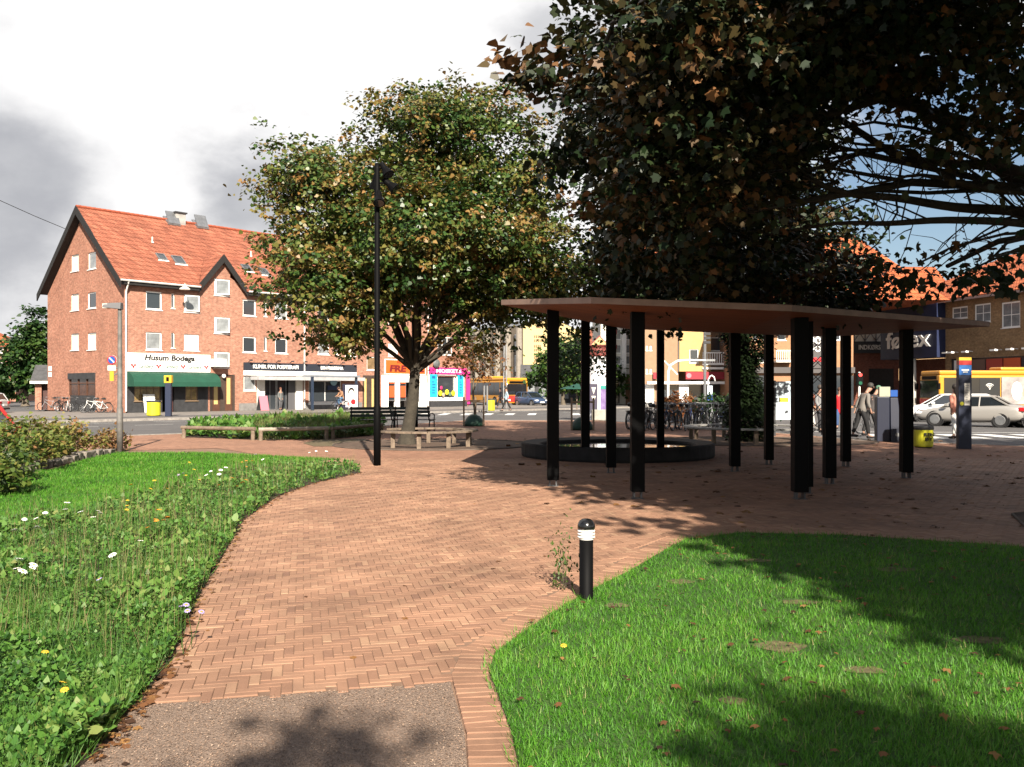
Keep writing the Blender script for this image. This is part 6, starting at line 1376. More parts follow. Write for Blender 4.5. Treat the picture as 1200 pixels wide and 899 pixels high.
# lattice mast
x, y = P(956,0,31)[0], 31; t = thing('lattice_mast', 'black lattice mast rising behind the shelter next to the pedestrians', 'mast', (x, y, 0)); m = MB()
for sx_, sy_ in ((-.28,-.2),(.28,-.2),(.28,.2),(-.28,.2)): m.tube([(sx_,sy_,0),(sx_,sy_,5.2)], .03, 5)
for i in range(9):
    z_ = i*.55; m.tube([(-.28,-.2,z_),(.28,-.2,z_+.55)], .014, 4); m.tube([(.28,-.2,z_),(-.28,-.2,z_+.55)], .014, 4); m.tube([(-.28,.2,z_),(.28,.2,z_+.55)], .014, 4)
ob('lattice', m, M_black, t)
# advertising column
x, y = P(701.5,0,47)[0], 47; za = lambda py: H+(HOR-py)*47/F
t = thing('advertising_column', 'round white advertising column with a red collar and small gabled top', 'advertising column', (x, y, 0)); m = MB(); m.lathe([(.55,0),(.5,.1),(.5,za(418))], 24); ob('drum', m, mat('bill_white', (.72,.72,.74), .6, var=.05), t)
m = MB(); m.lathe([(.53,za(418)),(.55,za(416)),(.55,za(408)),(.62,za(406))], 24); ob('collar', m, mat('collar_red', (.28,.06,.05), .6), t)
m = MB(); m.prism_y([(-.52,za(405.5)),(.52,za(405.5)),(0,za(393.5))], -.45, .45); ob('gabled_top', m, MATS['collar_red'], t); m = MB(); m.prism_y([(-.42,za(404.5)),(.42,za(404.5)),(0,za(395.5))], -.47, -.452); ob('tympanum', m, mat('cream_yellow', (.75,.52,.24), .7), t)
m = MB(); m.box(-.52,-.1,-.56,-.50,za(480),za(450)); p_ = ob('framed_poster', m, mat('dark_poster', (.06,.05,.09), .5), t)
for z_ in (458,468): m = MB(); m.prism_y([(-.42,za(z_-4)),(-.2,za(z_-4)),(-.31,za(z_+4))][::-1], -.565, -.561); ob('poster_shape', m, M_off, p_)
m = MB(); m.box(.05,.45,-.54,-.46,za(480),za(456)); ob('purple_poster', m, mat('purple_poster', (.18,.10,.30), .5, col2=(.35,.25,.5), vscale=5), t)
m = MB(); m.box(.05,.45,-.55,-.45,za(456),za(452)); ob('teal_strip', m, mat('teal', (.03,.35,.30), .5), t)
m = MB(); m.box(-.45,.3,-1.2,-.7,0,.55); t = tag(ob('grit_box', m, mat('grit_box_stone', (.38,.38,.33), .8, var=.2), None, bevel=.04), 'squat grey box at the foot of the advertising column', 'box'); t.location = (x, y, 0)
# curved white lamp, hooped white posts, mast arm
t = thing('street_lamp', 'white lamp post with a long curved arm over the far shops', 'lamp post', P(783,0,58)[:2]+(0,)); zl = lambda py: H+(HOR-py)*58/F
m = MB(); m.tube([(0,0,0),(0,0,zl(436)),(.15,0,zl(428)),(.6,0,zl(423)),(1.2,0,zl(422)),(2.9,0,zl(422.5))], [.09,.08,.075,.07,.06,.05], 8); ob('pole', m, M_white, t, smooth=True); m = MB(); m.box(2.4,3.0,-.1,.1,zl(423.5),zl(421)); ob('lamp_head', m, M_grey, t)
m = MB(); m.tube([(-.25,0,zl(423)),(.6,0,zl(439))], .045, 6); ob('stay', m, M_white, t)
t = thing('hooped_post', 'white hooped post with a small sign near the parked bicycles', 'sign post', P(830,0,50)[:2]+(0,)); zl = lambda py: H+(HOR-py)*50/F
m = MB(); m.tube([(0,0,0),(0,0,zl(445)),(.1,0,zl(441)),(.2,0,zl(440)),(.32,0,zl(442)),(.38,0,zl(447))], .035, 8); ob('hoop', m, M_white, t, smooth=True); m = MB(); m.box(-.06,.22,-.06,-.04,zl(463),zl(452)); ob('plate', m, mat('pale_sign', (.5,.6,.68), .5), t); m = MB(); m.box(-.06,.22,-.06,-.04,zl(469),zl(463.4)); ob('blue_plate', m, MATS['sign_blue'], t)
t = thing('signal_mast', 'dark mast with lamps hanging over the balcony of the tan house', 'mast', P(826,0,60)[:2]+(0,)); zl = lambda py: H+(HOR-py)*60/F
m = MB(); m.tube([(0,0,0),(0,0,zl(372))], .1, 8); ob('pole', m, M_grey, t); 
for z_ in (391,396,401): m = MB(); m.box(-.05,.35,-.12,.12,zl(z_+1.8),zl(z_-1.2)); ob('signal_lamp', m, M_dgrey, t)
t = thing('traffic_light', 'red and green traffic light on a short pole before the dark gateway', 'traffic light', P(1007,0,52)[:2]+(0,)); zl = lambda py: H+(HOR-py)*52/F
m = MB(); m.tube([(0,0,0),(0,0,zl(436))], .06, 8); ob('pole', m, M_white, t); m = MB(); m.box(-.17,.17,-.15,.1,zl(452),zl(437)); b_ = ob('housing', m, M_black, t, bevel=.02)
m = MB(); m.lathe([(.10,-.16),(.10,-.19)], 12, (-.0,0,zl(439.5)), axis='y'); ob('red_lens', m, mat('lit_red', (.9,.05,.04), .4, emit=1.2), b_); m = MB(); m.lathe([(.10,-.16),(.10,-.19)], 12, (.0,0,zl(449)), axis='y'); ob('green_lens', m, mat('green_glass', (.01,.12,.06), .3), b_)
for i, px in enumerate((567.5,571)):
    t = thing('grey_post', ('left' if i == 0 else 'right') + 'most of two plain grey posts beside the far yellow bin', 'post', P(px,0,66)[:2]+(0,)); m = MB(); m.tube([(0,0,0),(0,0,H+(HOR-452)*66/F)], .07, 8); ob('shaft', m, M_galv, t)
t = thing('tram_pole', 'tall pale lattice pole in front of the yellow bus', 'mast', P(592,0,75)[:2]+(0,)); m = MB()
for s2 in (-.14,.14): m.tube([(s2,0,0),(s2*.6,0,H+(HOR-404)*75/F)], .045, 5)
for i in range(10): m.tube([(-.14,0,i*.5),(.14,0,i*.5+.5)], .02, 4)
ob('lattice', m, M_galv, t)
t = thing('market_parasol', 'dark green parasol over crates seen left of a shelter post', 'parasol', P(676,0,70)[:2]+(0,)); m = MB(); zl = lambda py: H+(HOR-py)*70/F
m.lathe([(1.3,zl(456)),(1.25,zl(455)),(.1,zl(450)),(.02,zl(449.5))], 8); ob('canopy', m, mat('dark_green_canvas', (.01,.08,.055), .8), t); m = MB(); m.tube([(0,0,0),(0,0,zl(451))], .04, 6); ob('pole', m, M_wood, t)

# bus shelter by the hairdresser
x, y = G(408, 486); FS = Fr(B1.o[0]+3.6*n1[0], B1.o[1]+3.6*n1[1], B1.a); a0, a1 = FS.s(365), FS.s(418)
t = thing('bus_shelter', 'small glass bus shelter with an illuminated face poster at its end', 'bus shelter', (FS.o[0], FS.o[1], 0), B1.a)
m = MB(); m.box(a0,a1+.1,-.3,1.2,2.55,2.68); ob('roof', m, mat('shelter_roof', (.28,.31,.35), .4, var=.1), t)
m = MB(); m.box(a0,a0+.14,-.1,.1,0,2.55); ob('post', m, mat('navy_paint2', (.03,.05,.09), .5), t); m = MB(); m.box(a1-.1,a1,-.1,.1,0,2.55); ob('post', m, MATS['navy_paint2'], t)
p0, p1 = FS.s(400.5), FS.s(418.3); zf = lambda py: FS.z(409, py)
m = MB(); m.box(p0,p1,-.22,-.05,.1,zf(450)); fb = ob('poster_case', m, mat('case_navy', (.03,.03,.06), .5), t, bevel=.02); m = MB(); m.box(p0+.18,p1-.12,-.24,-.221,zf(477),zf(451.5)); ps = ob('poster', m, M_white, t)
def blob_(x0, z0, rx, rz, col, d=-.245):
    m = MB(); m.prism_y([(x0+rx*math.cos(a), z0+rz*math.sin(a)) for a in np.linspace(0, 2*math.pi, 14, endpoint=False)], d-.004, d); return ob('poster_shape', m, col, ps)
pm_ = (p0+p1)/2; blob_(pm_, zf(459.5), .32, .36, MT, -.245); blob_(pm_, zf(461.8), .24, .34, mat('poster_face', (.80,.74,.72), .6), -.252); blob_(pm_+.18, zf(471), .24, .22, MR, -.247); blob_(pm_-.3, zf(473.5), .13, .14, mat('poster_pink', (.75,.25,.25), .6), -.247)
m = MB(); m.box(p0-.02,p0+.06,-.3,-.05,zf(474),zf(470)); ob('side_plate', m, M_off, t)

# ================================================================ BICYCLES
def bicycle(label, loc, rz, grp, col=(.02,.02,.022), basket=True):
    t = thing('bicycle', label, 'bicycle', loc, rz, grp); mc = mat('bike_%02x%02x%02x' % tuple(int(c*255) for c in col) if False else 'bicycle_paint_' + ['black','white','silver','blue'][[(.02,.02,.022),(.75,.75,.73),(.35,.36,.38),(.03,.06,.18)].index(col)], col, .35)
    for x_ in (-.53, .53):
        m = MB(); m.torus((x_,0,.34), .325, .022, 22, 5); w_ = ob('wheel', m, M_rubber, t); m = MB()
        for i in range(10): a = math.pi*2*i/10; m.tube([(x_,0,.34),(x_+.31*math.cos(a),0,.34+.31*math.sin(a))], .004, 3, cap=False)
        m.torus((x_,0,.34), .305, .010, 20, 4); m.lathe([(.03,-.05),(.03,.05)], 8, (x_,0,.34), axis='y'); ob('rim', m, M_galv, w_)
    m = MB(); bb = (-.08,0,.30); hd = (.36,0,.82); st = (-.22,0,.80)
    m.tube([bb, (.34,0,.68)], .018, 6); m.tube([bb, st], .016, 6); m.tube([(-.19,0,.70), hd], .016, 6); m.tube([hd,(.38,0,.60)], .02, 6)
    for s2 in (-.05,.05): m.tube([(.37,s2*.4,.62),(.43,s2,.5),(.53,s2,.34)], .011, 5); m.tube([bb,(-.53,s2,.34)], .010, 5); m.tube([(-.20,0,.72),(-.53,s2,.34)], .009, 5)
    ob('frame', m, mc, t)
    m = MB(); m.tube([hd,(.34,0,.98)], .013, 6); m.tube([(.20,-.28,1.0),(.30,-.22,1.03),(.35,0,1.0),(.30,.22,1.03),(.20,.28,1.0)], .012, 6); ob('handlebar', m, M_galv, t)
    m = MB(); m.tube([st,(-.25,0,.92)], .013, 6); m.tube([(-.40,0,.95),(-.28,0,.96),(-.10,0,.95)], [.07,.07,.02], 7); ob('saddle', m, M_rubber, t)
    m = MB(); m.tube([(-.75,0,.60),(-.68,0,.70),(-.53,0,.715),(-.3,0,.64)], .02, 4); m.box(-.72,-.28,-.06,.06,.725,.74); m.lathe([(.09,-.03),(.09,-.025)], 10, bb, axis='y'); m.tube([(-.08,-.09,.30),(-.02,-.1,.14)], .01, 4); m.tube([(-.08,.09,.30),(-.14,.1,.46)], .01, 4); ob('mudguard_and_crank', m, M_dgrey, t)
    if basket: m = MB(); m.box(.40,.66,-.17,.17,.80,.81); [m.tube([(.40,-.17,z_),(.66,-.17,z_),(.66,.17,z_),(.40,.17,z_),(.40,-.17,z_)], .008, 3, cap=False) for z_ in (.86,.92,.98,1.04)]; ob('basket', m, M_dgrey, t)
    return t
gn = (-n1[1], n1[0]) if False else (math.cos(GA.a), math.sin(GA.a)); gout = (-.663,-.748)
def gp(px, off):            # a point in front of the gable wall
    s_ = GA.s(px); return (GA.o[0]+GA.d[0]*s_+gout[0]*off, GA.o[1]+GA.d[1]*s_+gout[1]*off, 0)
bk = bicycle('silver bicycle leaning at the left end of the gable wall', gp(73.5,.9), GA.a+R(70), 'bicycles parked by the gable wall', (.35,.36,.38))
b_b = bicycle('black bicycle parked under the shuttered gable window', gp(85.5,.8), GA.a+R(8), 'bicycles parked by the gable wall')
dup(b_b, gp(92,1.2), GA.a+R(12), 'second black bicycle under the gable window, behind the white one')
b_w = bicycle('white bicycle standing in front of the gable window', gp(102,1.3), GA.a+R(170), 'bicycles parked by the gable wall', (.75,.75,.73))
dup(b_b, gp(109,.8), GA.a+R(60), 'dark bicycle at the right side of the gable window')
dup(b_w, gp(131,1.3), GA.a+R(60), 'white bicycle near the downpipe corner, leftmost of the pair'); dup(b_w, gp(137,1.2), GA.a+R(75), 'white bicycle at the downpipe corner, nearest the lamp post'); dup(b_b, gp(125,1.0), GA.a+R(50), 'dark bicycle left of the white pair near the corner')
r = np.random.RandomState(17); proto_b = bicycle('blue bicycle with basket in the long row of parked bicycles', P(741,0,36)[:2]+(0,), R(65), 'bicycles parked in a row behind the shelter', (.03,.06,.18))
desc = ['tightly packed dark bicycle in the row behind the shelter']
ORD = 'second third fourth fifth sixth seventh eighth ninth tenth eleventh twelfth thirteenth fourteenth fifteenth sixteenth seventeenth eighteenth nineteenth twentieth twenty-first twenty-second'.split()
for i in range(21):
    px = 748 + i*5.6 + r.uniform(-1.5,1.5); Y = 35.2 + r.uniform(-.8,.8) + (i%2)*1.3
    o = dup([b_b, proto_b, b_b, bk, b_b, proto_b][i % 6], P(px,0,Y)[:2]+(0,), R(62+r.uniform(-12,12) + (180 if i % 5 == 2 else 0)), '%s bicycle, %s from the left in the long row parked behind the shelter' % (['black','blue','black','silver','black','blue'][i % 6], ORD[i]), 'bicycles parked in a row behind the shelter')
    o.rotation_euler[0] = r.uniform(-.12,.12)
proto_b['label'] = 'blue bicycle at the left end of the long row parked behind the shelter'

# ================================================================ PEOPLE
def skin(name, verts, edges, rad, m, parent, sub=1):
    me = bpy.data.meshes.new('tmp'); me.from_pydata(verts, edges, []); o = bpy.data.objects.new('tmp', me); C.objects.link(o)
    md = o.modifiers.new('s','SKIN'); md.branch_smoothing = .6; md.use_smooth_shade = True
    for i, r_ in enumerate(rad):
        sv = me.skin_vertices[0].data[i]; sv.radius = (r_, r_) if not hasattr(r_, '__len__') else r_; sv.use_root = (i == 0)
    if sub: ms = o.modifiers.new('u','SUBSURF'); ms.levels = sub; ms.render_levels = sub
    dg = bpy.context.evaluated_depsgraph_get(); n2 = bpy.data.meshes.new_from_object(o.evaluated_get(dg)); n2.name = name
    bpy.data.objects.remove(o); n2.materials.clear(); return link(name, n2, m, parent)
def person(label, x, y, rz, h=1.72, coat=(.2,.2,.2), legs=(.05,.05,.06), hair=(.05,.03,.02), stride=.18, lean=0.0, arms=((.12,.1),(-.12,.1)), long_coat=False, cap=None, sit=False, z=0.0, hand_fwd=None, bare=False, grp=None, hairlong=False):
    t = thing('person', label, 'person', (x, y, z), rz, grp); k = h/1.72; ms = mat('skin', (.50,.28,.20), .55)
    ln = lambda zz: lean*max(0, zz-.95)     # forward is -y
    hp = .93 if not sit else .95
    V = [(0,0,hp),(0,-ln(1.15),1.12),(0,-ln(1.3),1.32),(0,-ln(1.45)*1.1,1.46),(0,-ln(1.6)*1.2-.02,1.55),(0,-ln(1.7)*1.25-.02,1.63)]; E = [(0,1),(1,2),(2,3),(3,4),(4,5)]; Rr = [(.145,.10),(.12,.09),(.15,.10),(.055,.055),(.072,.085),(.075,.09)]
    legj = []
    for s2, f_ in ((-1,stride),(1,-stride)):
        if sit: j = [(s2*.09,0,hp-.04),(s2*.11,-.36,.80 if s2 < 0 else .92),(s2*.10,-.22,.36 if s2 < 0 else .52),(s2*.10,-.38,.32 if s2 < 0 else .48)]
        else: j = [(s2*.09,0,hp-.05),(s2*.095,-f_*.55-.03,.50),(s2*.10,-f_+.03*(f_ < 0),.09+(.04 if f_ < 0 else 0)),(s2*.11,-f_-.15,.035)]
        legj.append(j); b0 = len(V); V += j; E += [(0,b0),(b0,b0+1),(b0+1,b0+2),(b0+2,b0+3)]; Rr += [.085,.06,.04,.035]
    armj = []
    for s2, a_ in zip((-1,1), arms):
        sh_ = (s2*.17,-ln(1.4),1.40); 
        if hand_fwd: el = (s2*.24,-ln(1.3)-.12,1.14); wr = (s2*.16,-ln(1.2)-hand_fwd,1.06)
        else: el = (s2*.225,-ln(1.2)-a_[0]*.4+.03,1.12); wr = (s2*.23,-ln(1.0)-a_[0]-.05,.88+a_[1]*.4)
        d_ = (Vector(wr)-Vector(el)).normalized(); pm2 = Vector(wr)+d_*.08; armj.append([sh_,el,wr]); b0 = len(V)
        V += [sh_, el, wr, tuple(pm2)]; E += [(2,b0),(b0,b0+1),(b0+1,b0+2),(b0+2,b0+3)]; Rr += [.055,.042,.028,(.036,.016)]
        for q_ in range(5):
            f0 = pm2 + Vector((0,(q_-2)*.016,0)); ln_ = (.05,.07,.078,.07,.055)[q_]; dd = (d_+Vector((-s2*.15,-.35 if q_ == 0 else -.05,0))).normalized(); b1_ = len(V); V += [tuple(f0+dd*ln_*.55), tuple(f0+dd*ln_+Vector((-s2*.01,-.008,0)))]; E += [(b0+3,b1_),(b1_,b1_+1)]; Rr += [.009,.0075]
    sc_ = lambda vs: [tuple(c*k for c in v) for v in vs]
    skin('body', sc_(V), E, Rr, ms, t)
    mt_ = mat('trousers_' + '_'.join(str(int(c*99)) for c in legs), legs, .8, var=.15)
    TV = [(0,0,hp+.08),(0,0,hp-.01)]; TE = [(0,1)]; TR = [(.135,.105),(.16,.12)]
    for j in legj: b0 = len(TV); TV += [j[0], j[1], (j[2][0],j[2][1],j[2][2]+.03)]; TE += [(1,b0),(b0,b0+1),(b0+1,b0+2)]; TR += [.10,.078,.062]
    skin('trousers', sc_(TV), TE, TR, mt_, t)
    if not bare:
        mc = mat('coat_' + '_'.join(str(int(c*99)) for c in coat), coat, .8, var=.12)
        CV = [(0,-ln(1.0),hp-(.34 if long_coat else .18)),(0,-ln(1.15),1.14),(0,-ln(1.32),1.34),(0,-ln(1.42),1.44)]; CE = [(0,1),(1,2),(2,3)]; CR = [(.19,.14),(.155,.125),(.18,.13),(.075,.07)]
        for j in armj: b0 = len(CV); CV += [j[0], j[1], tuple(Vector(j[1]).lerp(Vector(j[2]),.92))]; CE += [(2,b0),(b0,b0+1),(b0+1,b0+2)]; CR += [.078,.064,.05]
        skin('jacket', sc_(CV), CE, CR, mc, t)
    hd = V[5]; m = MB(); hz_ = [(.088,-.03),(.098,.02),(.094,.07),(.06,.115),(.01,.13)]
    m.lathe([(r_*k, z_*k) for r_, z_ in hz_], 12, (hd[0]*k,(hd[1]+.018)*k,(hd[2]+.01)*k)); ob('hair', m, mat('hair_' + '_'.join(str(int(c*99)) for c in (cap or hair)), cap or hair, .7), t, smooth=True)
    if hairlong: m = MB(); m.tube([(0,(hd[1]+.06)*k,(hd[2]+.05)*k),(0,(hd[1]+.09)*k,1.5*k),(0,.10*k,1.28*k)], [.07*k,.085*k,.04*k], 8); ob('hair_length', m, mat('hair_' + '_'.join(str(int(c*99)) for c in hair), hair), t, smooth=True)
    m = MB(); hy, hz2 = hd[1]-.085, hd[2]-.005
    m.tube([(0,hy*k,(hz2+.02)*k),(0,(hy-.022)*k,(hz2-.015)*k)], [.008*k,.012*k], 5); ob('nose', m, ms, t)
    m = MB(); [m.lathe([(.009*k,0),(.009*k,.004)], 6, (s2*.03*k,(hy-.002)*k,(hz2+.025)*k), axis='y') for s2 in (-1,1)]; ob('eyes', m, M_black, t)
    m = MB(); m.box(-.022*k,.022*k,(hy-.001)*k,(hy+.01)*k,(hz2-.05)*k,(hz2-.042)*k); ob('mouth', m, mat('lips', (.35,.12,.10), .5), t)
    for j in legj:
        m = MB(); a = j[2]; m.tube([((a[0])*k,(a[1]+.05)*k,max(.03,a[2]-.045)*k),((a[0])*k,(a[1]-.10)*k,max(.028,a[2]-.05)*k),((a[0])*k,(a[1]-.19)*k,max(.025,a[2]-.06)*k)], [.045*k,.045*k,.03*k], 8); ob('shoe', m, M_rubber, t)
    return t
x, y = P(984,0,36)[0], 36; person('person in a long bright red coat and blue jeans walking between the shelter posts', x, y, R(-20), 1.62, (.72,.02,.03), (.05,.10,.24), (.10,.05,.03), .12, long_coat=True)
x, y = G(1009, 513.5); person('stooping person in a grey jacket and black trousers beside a bicycle', x, y, R(100), 1.74, (.24,.22,.20), (.012,.012,.014), (.05,.045,.04), .2, lean=.35)
x, y = G(1020, 511.5); person('person in a green cap and dark jacket bending over the bicycle handlebar', x, y, R(120), 1.66, (.07,.06,.06), (.02,.02,.022), (.3,.3,.3), .22, lean=.45, cap=(.12,.26,.17), hand_fwd=.35)
x, y = G(1023, 508.5); bk2 = dup(b_b, (x, y, 0), R(20), 'black bicycle held by the person in the green cap', 'x'); del bk2['group']
x, y = G(1119.5, 514.5); person('person with dark hair in white trousers and a salmon top beside the bus stop column', x, y, R(200), 1.70, (.62,.25,.18), (.75,.73,.70), (.02,.014,.012), .16, hairlong=True)
x, y = P(961,0,33)[0], 33; person('person in a grey top and dark trousers half hidden behind a shelter post', x, y, R(30), 1.70, (.26,.26,.27), (.03,.03,.035), (.08,.06,.05), .1)
x, y = P(949,0,35)[0], 35; person('person in a reddish brown jacket standing behind the lattice mast', x, y, R(-60), 1.68, (.24,.08,.05), (.55,.53,.50), (.08,.06,.05), .12)
x, y = G(593.5, 481.8); person('distant person in a pale blue top crossing the road in front of the bus', x, y, R(-80), 1.72, (.38,.50,.58), (.02,.02,.025), (.05,.03,.02), .28)
x, y = G(586.5, 478.5); person('distant dark clad person walking behind the one in pale blue', x, y, R(-80), 1.70, (.04,.04,.05), (.03,.03,.035), (.05,.03,.02), .25)
# cyclist riding past the hairdresser
x, y = FS.o[0]+FS.d[0]*FS.s(380)+n1[0]*2.0, FS.o[1]+FS.d[1]*FS.s(380)+n1[1]*2.0
hb = dup(proto_b, (x, y, 0), B1.a+math.pi, 'bicycle ridden past the hairdresser by a person in a tan jacket', 'x'); del hb['group']
cp = person('person in a tan jacket and jeans riding a bicycle past the hairdresser', x+.22*B1.d[0], y+.22*B1.d[1], B1.a-math.pi/2, 1.74, (.42,.22,.12), (.10,.20,.34), (.10,.05,.03), 0, lean=.42, sit=True, hand_fwd=.42)
x, y = B1.o[0]+B1.d[0]*B1.s(323.5)+n1[0]*.6, B1.o[1]+B1.d[1]*B1.s(323.5)+n1[1]*.6; person('distant person in a grey coat standing at the clinic door', x, y, B1.a, 1.70, (.16,.17,.17), (.12,.12,.13), (.2,.08,.05), .06, long_coat=True)

# ================================================================ VEHICLES
def car(label, loc, rz, col, kind='sedan', mname='car_paint', metal=.6, scale=1.0):
    t = thing('car', label, 'car', loc, rz, None); t.scale = (scale,)*3
    mp_ = mat(mname, col, .28, metal, spec=.6)
    if kind == 'sedan': st = [(-2.28,.62,.42,.80),(-2.2,.78,.28,.96),(-1.7,.86,.22,1.02),(-.9,.88,.20,.98),(.2,.89,.19,.93),(1.0,.88,.20,.90),(1.7,.83,.22,.80),(2.15,.74,.28,.66),(2.26,.58,.38,.56)]; gh = (-1.75,-.98,.25,1.15,1.42)
    elif kind == 'estate': st = [(-2.25,.70,.40,.88),(-2.18,.80,.28,1.02),(-1.6,.86,.22,1.02),(-.9,.88,.20,.99),(.2,.89,.19,.95),(1.0,.88,.20,.92),(1.7,.83,.22,.82),(2.12,.74,.28,.68),(2.24,.58,.38,.58)]; gh = (-2.15,-1.85,.30,1.20,1.46)
    else: st = [(-1.95,.70,.40,.88),(-1.88,.80,.28,1.0),(-1.4,.84,.22,1.02),(-.8,.85,.20,.99),(.2,.86,.19,.95),(.9,.85,.20,.93),(1.5,.80,.22,.84),(1.85,.72,.28,.70),(1.95,.56,.38,.60)]; gh = (-1.85,-1.5,.25,1.15,1.48)
    m = MB(); sec = lambda x_, hw, zb, zt: [(x_,-hw*.80,zb),(x_,-hw*.97,zb+.10),(x_,-hw,(zb+zt)/2),(x_,-hw*.97,zt-.12),(x_,-hw*.88,zt-.02),(x_,-hw*.4,zt+.03),(x_,hw*.4,zt+.03),(x_,hw*.88,zt-.02),(x_,hw*.97,zt-.12),(x_,hw,(zb+zt)/2),(x_,hw*.97,zb+.10),(x_,hw*.80,zb)]
    vs = []; 
    for s_ in st: vs += sec(*s_)
    fs = []
    for i in range(len(st)-1):
        for j in range(12): fs.append((i*12+j, i*12+(j+1)%12, (i+1)*12+(j+1)%12, (i+1)*12+j))
    fs += [tuple(range(11,-1,-1)), tuple((len(st)-1)*12+j for j in range(12))]
    m.add(vs, fs); b_ = ob('body', m, mp_, t, smooth=True); b_.modifiers.new('s','SUBSURF').levels = 1; b_.modifiers['s'].render_levels = 1
    xr0, xr1, xf1, xf0, zr = gh; m = MB(); wb, wt, zb = .78, .60, .93
    nx = 6
    G_ = [(xr0,wb*.9,zb),(xr1,wt,zr-.04),((xr1+xf1)/2,wt+.03,zr),(xf1,wt,zr-.05),(xf0,wb*.9,zb-.06)]
    m.add([(xr0,-wb*.9,zb),(xf0,-wb*.9,zb-.06),(xf0,wb*.9,zb-.06),(xr0,wb*.9,zb),(xr1,-wt,zr-.05),(xf1,-wt,zr-.05),(xf1,wt,zr-.05),(xr1,wt,zr-.05)],[(3,2,1,0),(4,5,6,7),(0,1,5,4),(1,2,6,5),(2,3,7,6),(3,0,4,7)])
    ob('windows', m, mat('car_glass', (.02,.025,.03), .05, spec=1.0), t, bevel=.05)
    m = MB(); m.add([(xr1-.06,-wt-.02,zr-.07),(xf1+.06,-wt-.02,zr-.07),(xf1+.06,wt+.02,zr-.07),(xr1-.06,wt+.02,zr-.07),(xr1+.05,-wt+.08,zr+.01),(xf1-.08,-wt+.08,zr+.01),(xf1-.08,wt-.08,zr+.01),(xr1+.05,wt-.08,zr+.01)],[(3,2,1,0),(4,5,6,7),(0,1,5,4),(1,2,6,5),(2,3,7,6),(3,0,4,7)]); ob('roof', m, mp_, t, bevel=.04)
    mid_ = (xr1+xf1)/2-.1
    for s2 in (-1,1):
        for pa, pb_, w_ in (((xr0+.02,s2*wb*.9,zb),(xr1,s2*(wt+.01),zr-.05),.045), ((xf0-.02,s2*wb*.9,zb-.06),(xf1,s2*(wt+.01),zr-.05),.03), ((mid_,s2*(wb*.91),zb-.02),(mid_-.03,s2*(wt+.01),zr-.05),.03)):
            m = MB(); m.tube([pa, pb_], w_, 5); ob('pillar', m, mp_, t)
    ax_ = 1.35 if kind != 'hatch' else 1.22
    for x_ in (-ax_, ax_):
        for s2 in (-1,1):
            m = MB(); m.lathe([(.24,-.09),(.31,-.10),(.325,-.05),(.325,.05),(.31,.10),(.24,.09)], 22, (x_,s2*.76,.32), axis='y'); w_ = ob('wheel', m, M_rubber, t)
            m = MB(); m.lathe([(.20,-.105),(.215,-.10),(.215,.10),(.20,.105)], 16, (x_,s2*.76,.32), axis='y'); ob('rim', m, M_galv, w_)
            m = MB(); m.torus((x_,s2*.80,.33), .36, .035, 22, 5); ob('wheel_arch', m, mat('arch_black', (.02,.02,.022), .6), t)
    x0 = st[0][0]; x1 = st[-1][0]
    for s2 in (-1,1):
        m = MB(); m.box(x0-.02,x0+.22,s2*.62-.17,s2*.62+.17,.72,.90); ob('tail_light', m, mat('tail_red', (.60,.015,.02), .25, spec=.7), t, bevel=.03)
        m = MB(); m.box(x1-.32,x1-.04,s2*.58-.16,s2*.58+.16,.56,.68); ob('headlight', m, mat('lamp_clear', (.75,.76,.78), .1, spec=.8), t, bevel=.03)
        m = MB(); m.box(xf0-.42,xf0-.26,s2*.98-.09,s2*.98+.09,.93,1.05); ob('mirror', m, mp_, t, bevel=.02)
    m = MB(); m.box(x0-.04,x0+.0,-.26,.26,.60,.72); m.box(x1-.02,x1+.03,-.26,.26,.38,.49); ob('number_plate', m, M_white, t)
    m = MB(); m.box(x0-.03,x0+.2,-.70,.70,.34,.46); m.box(x1-.25,x1+.02,-.66,.66,.24,.34); ob('bumper', m, mat('bumper_dark', (.03,.03,.032), .6), t, bevel=.03)
    return t
zr_ = -.12
x, y = P(1138,0,41.5)[0], 41.5; car('silver saloon car waiting at the crossing, tail lights towards the right', (x, y, zr_), R(141), (.46,.44,.41), 'sedan', 'silver_paint', .4)
x, y = P(1110,0,47.5)[0], 47.5; car('white estate car behind the silver saloon', (x, y, zr_), R(165), (.70,.70,.69), 'estate', 'white_car_paint', .1)
x, y = P(1238,0,40)[0], 40; car('black car cut off at the right edge of the picture', (x, y, zr_), R(165), (.015,.015,.017), 'hatch', 'black_car_paint', .3)
x, y = P(622,0,92)[0], 92; car('blue hatchback driving beside the far yellow bus', (x, y, zr_), R(-55), (.10,.16,.30), 'hatch', 'blue_paint', .5)
x, y = P(-75,0,21)[0], 21; car('dark grey car parked behind the hedge at the left edge', (x, y, -.12), R(-4), (.06,.065,.075), 'sedan', 'dark_grey_paint', .5, .85)
x, y = P(-35,0,61)[0], 61; car('silver car half cut off at the far left, tail light facing right', (x, y, -.12), R(185), (.60,.61,.62), 'estate', 'pale_silver_paint', .5)
x, y = -12.25, 18.2; car('bright red car hidden behind the hedge with only a corner showing', (x, y, -.12), R(180), (.65,.02,.02), 'hatch', 'red_paint', .2)

